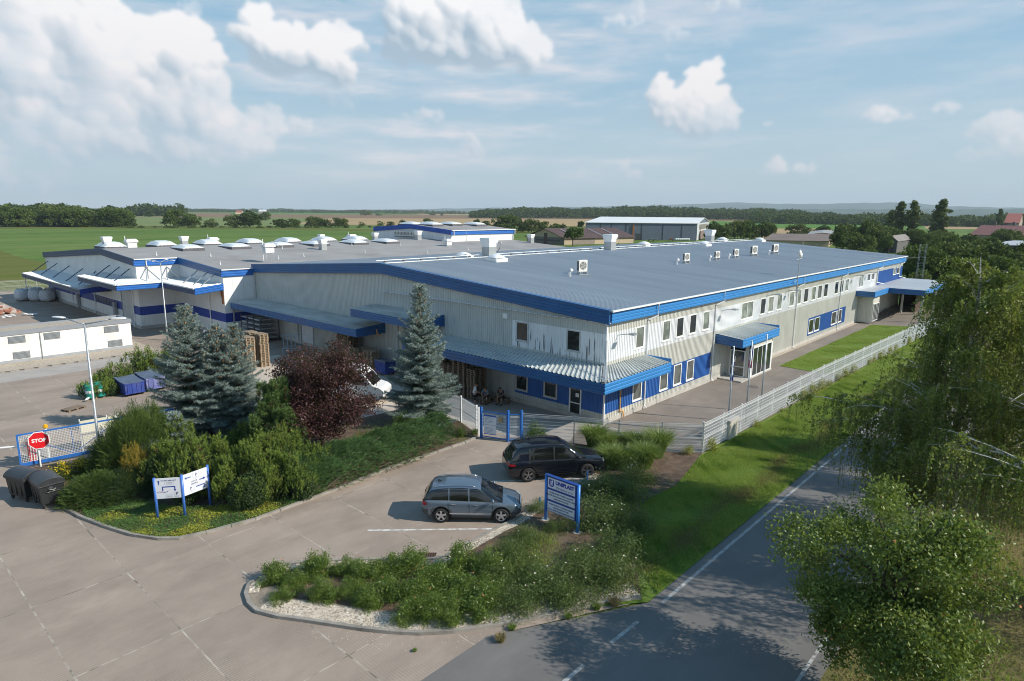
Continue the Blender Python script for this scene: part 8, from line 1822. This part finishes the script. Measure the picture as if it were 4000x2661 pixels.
# ================================================================ BACKGROUND
R = np.random.RandomState(301); rnd = random.Random(301)
def dist(p): return math.hypot(p[0]-CAMU, p[1]-CAMV)
BGL = [leafmat('far_leaf_dark', (.026, .052, .011), (.042, .075, .015), (.07, .105, .022), .15, .7, .25, .1), leafmat('far_leaf_mid', (.055, .095, .02), (.085, .135, .03), (.13, .175, .045), .15, .7, .25, .1), leafmat('far_leaf_olive', (.075, .11, .03), (.11, .15, .042), (.16, .19, .065), .15, .7, .25, .1)]
def bgtree(kind, seed):
    """unit-height tree: crown of foliage clumps with gaps, tapered trunk; returned as Empty with crown and trunk"""
    global R; R = np.random.RandomState(seed); t = thing('tree', '', 'tree'); C = []; N0 = []
    if kind == 'poplar':
        for k in range(120): z = R.uniform(.08, 1); w = .105*math.sin(min(1, (1-z)*2.4+.08)*PI/2)*(.75+.25*math.sin(z*9+seed)); C.append([R.normal()*w*.8+.012*math.sin(z*7), R.normal()*w*.8, z])
        sz, per, sp_ = .05, 26, .022
    elif kind == 'conifer':
        for k in range(120): z = R.uniform(.05, 1); w = .24*(1-z)+.01; a = R.uniform(0, 6.28); C.append([math.cos(a)*w*R.uniform(.4, 1), math.sin(a)*w*R.uniform(.4, 1), z])
        sz, per, sp_ = .05, 24, .022
    else:
        wd = {'round': .44, 'wide': .66, 'bush': .9}[kind]; L_ = 9; lob = [(R.uniform(-.6, .6)*wd, R.uniform(-.6, .6)*wd, R.uniform(.42, .78) if kind == 'round' else R.uniform(.22, .68), R.uniform(.22, .34)*wd*1.5) for _ in range(L_)]
        lob.append((0, 0, .72, wd*.4)); lob += [(.5*wd*math.cos(a), .5*wd*math.sin(a), .2, wd*.42) for a in (0, 1.25, 2.5, 3.8, 5)] if kind != 'round' else []
        for (x, y, z, r_) in lob:
            for k in range(17): d = unit(1)[0]; d[2] = abs(d[2])*1.0-.3; C.append([x+d[0]*r_, y+d[1]*r_, min(1, max(.03, z+d[2]*r_*.85))])
        sz, per, sp_ = .068, 15, .038
    C = np.repeat(np.array(C), per, 0); C = C+R.normal(size=C.shape)*sp_; npmesh('crown', leaves(C, sz, .8, .3), 4, BGL[seed % 3], t)
    mb = MB(); mb.tube([(0, 0, -.01), (.01, 0, .3), (0, 0, .8)], [.03, .022, .006], 6)
    for k in range(5): a = k*1.3; mb.tube([(0, 0, .25+.05*k), (.2*math.cos(a), .2*math.sin(a), .5+.06*k)], [.014, .005], 4, cap=False)
    mb.build('trunk', BARK, t); return t
KP = {k: [bgtree(k, s) for s in ss] for k, ss in dict(round=(401, 402, 403), wide=(404, 405, 406), bush=(407, 408, 409), poplar=(410, 411), conifer=(412,)).items()}
usedT = set(); R = np.random.RandomState(302)
def putree(kind, x, y, h, label, group, w=1.0, cat='tree', name=None):
    o = rnd.choice(KP[kind])
    if o.get('label'): c = copy_tree(o)
    else: c = o
    c.location = (x, y, -.05); c.rotation_euler = (0, 0, rnd.uniform(0, 6.28)); c.scale = (h*w, h*w, h); c['label'] = label; c['category'] = cat
    if group: c['group'] = group
    nm = {'poplar': 'poplar_tree', 'conifer': 'conifer_tree', 'bush': 'far_bush'}.get(kind, 'broadleaf_tree'); c.name = nm
def T(px, yb, yt, kind, label, w=1.0, group='trees around the fields', z=0):
    x, y = G(px, yb); d = dist((x, y)); putree(kind, x, y, (yb-yt)/FPX*d*1.0, label, group, w)
for px, yb, yt, k, w, lb in [(513, 889, 850, 'wide', .8, 'small round tree right of the left wood'), (581, 849, 824, 'wide', .8, 'small far tree on the brown strip above the green field'), (679, 887, 820, 'wide', .9, 'large pale green tree standing alone above the left warehouse'), (751, 887, 836, 'wide', 1, 'round tree next to the large pale one'), (715, 887, 860, 'bush', .9, 'low bush between the two field trees'), (827, 887, 857, 'bush', 1, 'low wide pale bush on the field edge'), (915, 888, 838, 'wide', 1, 'darker left half of the tree pair on the field edge'), (975, 888, 823, 'wide', 1.05, 'taller right half of the tree pair on the field edge'), (1036, 863, 827, 'wide', .9, 'round tree standing out in the pale field'), (1100, 890, 856, 'bush', 1.1, 'dark spreading bush left of the pair'), (1145, 890, 853, 'wide', 1.2, 'dark spreading tree on the field edge'), (1216, 889, 843, 'wide', .85, 'tree left in the middle group of the field edge'), (1243, 889, 846, 'wide', .85, 'tree right in the middle group of the field edge'), (1272, 889, 857, 'bush', .9, 'lower bush ending the middle group'), (1320, 889, 848, 'wide', .95, 'tree with two tops before the tan stubble'), (1345, 889, 851, 'wide', .8, 'tree right before the tan stubble'), (1413, 886, 867, 'bush', .8, 'small bush left of the raised hall'), (1486, 884, 864, 'bush', .8, 'small round tree at the raised hall roof edge'), (1526, 886, 865, 'bush', 1, 'pale bush above the raised hall ridge'), (1570, 884, 857, 'wide', .9, 'dark round tree above the raised hall skylights'), (1672, 880, 851, 'wide', 1.1, 'wide tree above the raised hall'), (1428, 843, 820, 'bush', 1.2, 'dark copse standing far out in the brown field'), (1480, 843, 834, 'bush', 1.5, 'low far hedge beside the dark copse'), (1690, 842, 829, 'bush', 1.2, 'far copse in the tan strip'), (1726, 843, 834, 'bush', .9, 'tiny far bush in the tan strip'), (1866, 882, 853, 'wide', .8, 'tree above the right part of the raised hall'), (1900, 884, 862, 'bush', 1.1, 'bush right of the raised hall skylights'), (1960, 897, 838, 'wide', 1.1, 'big dark tree left of the two past the raised hall'), (2000, 897, 835, 'wide', 1.0, 'big dark tree right past the raised hall'), (2040, 908, 862, 'wide', 1, 'tree left of the brown barn'), (2076, 908, 850, 'wide', .9, 'tallest pale tree behind the brown barn'), (2123, 908, 861, 'wide', .9, 'bright green tree behind the barn gable'), (2168, 907, 870, 'wide', 1, 'tree behind the barn roof left'), (2200, 907, 872, 'wide', .9, 'tree behind the barn roof middle'), (2237, 962, 878, 'round', 1.1, 'dark dense tree in front of the brown barn'), (2271, 903, 863, 'round', .9, 'small tree at the left corner of the hangar'),
    (2785, 937, 863, 'wide', .75, 'tree touching the hangar gable'), (2822, 937, 878, 'wide', .8, 'lower tree right of the hangar'), (2870, 934, 860, 'wide', .85, 'left tree of the dark clump right of the hangar'), (2905, 934, 859, 'wide', .85, 'middle tree of the dark clump right of the hangar'), (2935, 934, 870, 'wide', .8, 'right tree of the dark clump right of the hangar'), (2975, 932, 868, 'wide', .8, 'tree at the roof edge right of the hangar'), (3003, 932, 868, 'wide', .7, 'narrow tree before the green strip'), (3110, 924, 875, 'wide', 1.1, 'wide pale tree over the long brown shed'), (3155, 924, 889, 'wide', 1, 'lower pale tree over the long brown shed'), (3217, 922, 880, 'wide', 1, 'round dark tree before the green strip'), (3290, 972, 876, 'wide', .7, 'tall dark tree behind the blue-grey roof edge'), (3325, 972, 880, 'wide', .7, 'dark tree in the centre of the mass behind the roof edge'), (3392, 975, 862, 'wide', .6, 'tall pale-topped tree behind the roof edge'), (3418, 985, 892, 'wide', .7, 'bright green tree at the grey shed'),
    (3471, 935, 841, 'poplar', 1.1, 'shortest poplar, left of the tall pair'), (3505, 938, 816, 'poplar', 1.25, 'tall poplar left of the pair'), (3555, 940, 815, 'poplar', 1.15, 'tall poplar second of the pair'), (3664, 945, 814, 'poplar', 1.3, 'tall poplar standing apart on the right'), (3897, 905, 838, 'conifer', 1.2, 'dark conifer by the red roof')]:
    T(px, yb, yt, k, lb, w, 'tall poplars on the right' if k == 'poplar' else ('trees around the fields' if px < 2300 else 'trees right of the hangar'))
for i in range(52):      # wood at the left
    px = -60+rnd.random()*560; yb = 887-rnd.random()**1.5*14; yt = 818+6*math.sin(px*.021)+rnd.uniform(-7, 12)+(12 if px > 440 else 0)
    T(px, yb, yt, 'wide', 'bushy tree of the dense wood beyond the green field at the left', 1.0, 'dense wood at the left')
for i in range(34):      # hedge line of low bushes on the field edge
    px = 500+i*47+rnd.uniform(-15, 15); T(px, 890+rnd.uniform(-1, 1)+max(0, px-1600)*.012, 882+max(0, px-1600)*.012+rnd.uniform(-2, 1), 'bush', 'low hedge bush along the far edge of the green field', rnd.uniform(1.2, 2.2), 'hedge along the green field')
for i in range(74):      # tree mass on the right
    px = 3260+rnd.random()*800; q = rnd.random(); yb = 925+q*150+(px-3260)*.02; hgt = (44+q*52)*rnd.uniform(.8, 1.2)
    if px < 3620 and yb > 1005: continue
    T(px, yb, yb-hgt, rnd.choice(['wide', 'wide', 'round']), 'dense garden tree in the green mass at the right', rnd.uniform(.85, 1.1), 'garden trees at the right')
for px, yb, yt in ((3545, 1085, 985), (3600, 1095, 965), (3655, 1110, 1000), (3720, 1090, 960), (3800, 1110, 990), (3590, 1150, 1060), (3880, 1120, 1010)): T(px, yb, yt, 'wide', 'green tree right behind the far end of the blue roof', 1, 'trees behind the far roof end')
for o_ in [x for v in KP.values() for x in v]:
    if not o_.get('label'):
        for c_ in list(o_.children): bpy.data.objects.remove(c_)
        bpy.data.objects.remove(o_)
# far forests: too many to count, one object each
def forest(label, x0, x1, topf, d0, d1, n, hill, size, mat=0, per=22):
    global R; px = R.uniform(x0, x1, n); V = []
    dd = R.uniform(d0, d1, n); C = []; hs = []
    for i in range(n):
        p = GD(px[i], dd[i]); base = hill*max(0, math.sin(PI*min(1, max(0, (px[i]-x0)/(x1-x0)))))*((dd[i]-d0)/(d1-d0)*.8+.2); C.append((p[0], p[1], base)); hs.append(size*R.uniform(.6, 1.2)*(1+.14*math.sin(px[i]*.013)+.1*math.sin(px[i]*.047)))
    C = np.array(C); hs = np.array(hs); idx = np.repeat(np.arange(n), per); d = unit(len(idx)); d[:, 2] = np.abs(d[:, 2])
    P_ = C[idx]+d*(hs[idx][:, None]*np.array([.42, .42, .95]))*R.uniform(.75, 1, len(idx))[:, None]; P_[:, 2] += 0
    tag(npmesh('forest', leaves(P_, size*.22, .9, .6), 4, BGL[mat]), label, 'forest', kind='stuff')
forest('dark far forest ridge behind the grey hangar', 1840, 3330, None, 1350, 1900, 5200, 15, 17)
forest('far forest band behind the poplars on the right', 2950, 4300, None, 1000, 1700, 4300, 0, 15, 0)
forest('far forest behind the dense left wood', -300, 500, None, 850, 1150, 2600, 0, 14, 0)
forest('thin dark tree line far behind the fields', 480, 2000, None, 2700, 3300, 2600, 0, 15, 0, 14)
forest('small far wood left of the field trees', 500, 720, None, 1250, 1400, 240, 0, 18, 0)
# blue hills on the horizon
HM = P('hill_woods', (.05, .085, .05), .95, var=.3, vs=.002, spec=.05)
def hills(pts, dist_, depth, mat):
    mb = MB(); rows = []; n = 160; x0, x1 = pts[0][0], pts[-1][0]
    for i in range(n+1):
        x = x0+(x1-x0)*i/n
        for (a, ya), (b, yb) in zip(pts, pts[1:]):
            if a <= x <= b: y = ya+(yb-ya)*(x-a)/(b-a)
        hz_ = 826.5+.0099*(x-2000); h = max(2, (hz_-y)/FPX*dist_+CAMZ+5*math.sin(i*.9)*math.sin(i*.37)); p0 = GD(x, dist_-depth); p1 = GD(x, dist_); p2 = GD(x, dist_+depth); pm = GD(x, dist_-depth*.5); rows.append([(*p0, -1), (*pm, h*.55), (*p1, h), (*p2, -1)])
    for r_ in rows: mb.v += r_
    for i in range(n):
        for k in range(3): mb.f.append((i*4+k, (i+1)*4+k, (i+1)*4+k+1, i*4+k+1)); mb.m.append(0)
    mb.build('hills', mat, None, True)['kind'] = 'structure'
hills([(1500, 820), (1900, 813), (2200, 810), (2500, 806), (2700, 800), (2850, 795), (2980, 799), (3100, 802), (3300, 801), (3480, 799), (3580, 803), (3680, 812), (3800, 816), (4100, 822), (4600, 826)], 10800, 1500, HM)
hills([(2300, 822), (2700, 818), (3000, 819), (3400, 821), (3700, 823), (4000, 824), (4600, 828)], 6800, 900, HM)
hills([(-800, 812), (-200, 812), (400, 816), (900, 819), (1500, 820)], 9000, 700, HM)
# ---------------- buildings out in the fields
def house(name, label, cat, A, B, C, eh, rh, wallm, roofm, ridge='AB', over=.4, group=None, base=0.):
    """A,B,C ground corners (front left, front right, back right); ridge parallel to AB or BC"""
    A, B, C = [Vector((*p, 0)) for p in (A, B, C)]; D = A+(C-B); t = thing(name, label, cat, (0, 0, 0), 0, group); up_ = Vector((0, 0, 1)); mb = MB()
    if ridge == 'BC': A, B, C, D = B, C, D, A
    M1, M2 = (B+C)/2, (A+D)/2
    for p, q in ((A, B), (C, D)): mb.quad(p, q, q+up_*eh, p+up_*eh)
    for p, q, m_ in ((B, C, M1), (D, A, M2)): mb.add([p, q, q+up_*eh, m_+up_*rh, p+up_*eh], [(0, 1, 2, 3, 4)])
    mb.build('wall', wallm, t); a = (B-A).normalized()*over; s = (B-C).normalized()*over; k = Vector((0, 0, (rh-eh)/((B-C).length/2)*over)); mb = MB()
    e1, e2, r1, r2, f1, f2 = A-a+s+up_*eh-k, B+a+s+up_*eh-k, M1+a+up_*(rh+.02), M2-a+up_*(rh+.02), C+a-s+up_*eh-k, D-a-s+up_*eh-k; th = Vector((0, 0, .18))
    mb.add([e1, e2, r1, r2, f1, f2], [(0, 1, 2, 3), (3, 2, 4, 5)]); mb.add([e1-th, e2-th, r1-th, r2-th, f1-th, f2-th], [(3, 2, 1, 0), (5, 4, 2, 3)]); mb.add([e1, e2, e2-th, e1-th], [(3, 2, 1, 0)]); mb.add([e2, r1, f1, f1-th, r1-th, e2-th], [(0, 5, 4, 1), (1, 4, 3, 2)]); mb.add([e1, r2, f2, f2-th, r2-th, e1-th], [(1, 4, 5, 0), (2, 3, 4, 1)])
    mb.build('roof', roofm, t); return t, A, B, C, D
def patch(t, name, A, B, s0, s1, z0, z1, mat, out=.05):
    d = (B-A); n = Vector((d.y, -d.x, 0)).normalized()*out; mb = MB(); p, q = A+d*s0, A+d*s1; mb.add([p+n+Vector((0, 0, z0)), q+n+Vector((0, 0, z0)), q+n+Vector((0, 0, z1)), p+n+Vector((0, 0, z1)), p-n+Vector((0, 0, z0)), q-n+Vector((0, 0, z0)), q-n+Vector((0, 0, z1)), p-n+Vector((0, 0, z1))], [(0,1,2,3),(1,5,6,2),(3,2,6,7),(4,0,3,7)]); mb.build(name, mat, t)
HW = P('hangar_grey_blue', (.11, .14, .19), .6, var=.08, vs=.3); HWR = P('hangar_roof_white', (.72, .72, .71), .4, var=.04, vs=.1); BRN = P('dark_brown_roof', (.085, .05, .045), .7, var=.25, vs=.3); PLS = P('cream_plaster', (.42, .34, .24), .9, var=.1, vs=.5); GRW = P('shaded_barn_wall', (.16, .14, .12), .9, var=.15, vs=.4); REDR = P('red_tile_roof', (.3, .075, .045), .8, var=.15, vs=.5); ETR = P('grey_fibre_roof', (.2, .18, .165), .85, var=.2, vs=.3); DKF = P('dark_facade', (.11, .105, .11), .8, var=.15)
t, A, B, C, D = house('hangar', 'long blue-grey metal hangar with a white roof in the fields', 'hangar', G(2286, 936), G(2720, 940), G(2766, 924), 8.6, 11.2, HW, HWR, 'AB', .5)
for s in (.13, .23, .36, .5, .69, .86): patch(t, 'wall_rib', A, B, s, s+.006, 0, 8.3, P('rib_dark', (.035, .045, .06), .7), .12)
patch(t, 'door', A, B, .45, .51, 0, 3.2, DARKM); patch(t, 'ladder', A, B, .42, .435, 0, 7.6, P('rust', (.3, .13, .05)), .5); patch(t, 'gable_cladding', B, C, .0, 1.0, 0, 8.5, P('hangar_pale_gable', (.5, .52, .54), .6, var=.1), .06); patch(t, 'window', B, C, .15, .8, 5.2, 7.8, P('dirty_glass', (.2, .19, .16), .5, var=.3, vs=1), .15); patch(t, 'door', B, C, .2, .75, 0, 4.4, P('rusty_door', (.2, .15, .13), .8, var=.3, vs=1), .15)
t, A, B, C, D = house('barn', 'old brown-roofed barn with cream side wall before the hangar', 'barn', G(2058, 948), G(2204, 957), G(2474, 950), 3.0, 6.6, PLS, BRN, 'BC', .8)
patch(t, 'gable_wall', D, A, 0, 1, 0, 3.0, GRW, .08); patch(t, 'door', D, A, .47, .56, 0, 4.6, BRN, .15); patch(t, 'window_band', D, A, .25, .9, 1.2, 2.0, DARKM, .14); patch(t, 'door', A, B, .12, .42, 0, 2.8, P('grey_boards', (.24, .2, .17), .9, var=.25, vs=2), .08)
for s in (.15, .55, .75):
    e = A+(B-A)*s; n_ = (D-A); mb = MB(); q = [e+Vector((0, 0, 3.15)), e+(B-A)*.02+Vector((0, 0, 3.15)), e+(B-A)*.02+n_*.42+Vector((0, 0, 6.35)), e+n_*.42+Vector((0, 0, 6.35))]; mb.quad(*q); mb.build('roof_light_strip', P('roof_light', (.25, .25, .27), .5), t)
house('long_shed', 'long low brown-roofed shed behind the blue-grey roof', 'shed', G(2980, 962), G(3236, 966), G(3262, 945), 2.6, 4.6, PLS, P('brown_grey_roof', (.17, .13, .11), .8, var=.15, vs=.2), 'AB')
house('open_shelter', 'light blue edged flat shelter on a post above the long shed', 'shelter', G(3150, 950), G(3262, 948), G(3262, 932), 4.2, 5.0, GRW, P('shelter_grey', (.3, .3, .3), .6), 'BC')
house('shed', 'grey shed with a shallow pale roof among the trees', 'shed', G(3452, 985), G(3500, 990), G(3550, 978), 4.6, 6.2, DKF, ETR, 'BC', .6)
house('shed', 'grey fibre-cement shed roof half in shade behind the birch tops', 'shed', G(3690, 1098), G(3800, 1105), G(3860, 1072), 3.4, 5.4, DKF, ETR, 'AB', .5)
house('flat_building', 'dark grey flat-topped building at the right edge above the birches', 'building', G(3880, 1060), G(4010, 1062), G(4060, 1030), 6.6, 6.9, DKF, P('pale_roof_edge', (.4, .42, .45), .6), 'AB', .3)
t, A, B, C, D = house('long_house', 'long dark red roofed house with chimneys at the right edge', 'house', G(3785, 952), G(4060, 956), G(4085, 935), 4.4, 8.6, P('house_wall', (.3, .24, .2), .9, var=.1), P('dark_red_roof', (.12, .04, .035), .8, var=.15, vs=.3), 'AB', .5)
for s in (.2, .5): p = A+(D-A)*.5+(B-A)*s; mb = MB(); mb.box(p.x-.6, p.x+.6, p.y-.6, p.y+.6, 7.5, 10.6); mb.build('chimney', GRW, t)
house('house', 'house with a bright red hipped roof beside the dark conifer', 'house', G(3915, 905), G(3975, 908), G(3990, 895), 8, 16.5, P('house_wall', (.3, .24, .2)), REDR, 'AB', .8)
house('house', 'small red roofed house far out behind the fields', 'house', G(920, 836), G(945, 836), G(950, 834), 4, 9, PLS, REDR, 'AB'); house('far_barn', 'tiny white far barn on the horizon above the left warehouse', 'barn', G(1010, 836), G(1040, 836), G(1044, 834), 7, 12, GRW, HWR, 'AB')
for i in range(7): x, y = G(2640+i*8, 941); mb = MB(); mb.lathe([(0, -.6), (.62, -.6), (.65, 0), (.62, .6), (0, .6)], 10, (0, 0, .65), 'y'); tag(mb.build('wrapped_bale', P('bale_wrap', (.5, .56, .52), .4), None, True, (x, y, 0), .3), 'pale wrapped bale in the row before the hangar', 'bale', 'wrapped bales before the hangar')
for i, (px, lb) in enumerate([(2540, 'small farm cart left before the hangar door'), (2560, 'second farm cart before the hangar'), (2620, 'loaded trailer with red edges before the hangar')]):
    x, y = G(px, 943); t = thing('farm_trailer', lb, 'trailer', (x, y, 0), .5); mb = MB(); mb.box(-1.6, 1.6, -.9, .9, .8, 1.5); mb.bar((1.6, 0, .7), (2.8, 0, .6), .1); mb.build('body', P('trailer_body', (.2, .22, .22), .7) if i < 2 else MAT['rubble_red'], t)
    for a in (-1, 1):
        for s in (-.85, .85): mb = MB(); mb.lathe([(0, -.1), (.4, -.1), (.4, .1), (0, .1)], 12, (a, s, .4), 'y'); mb.build('wheel', RUBBER, t)
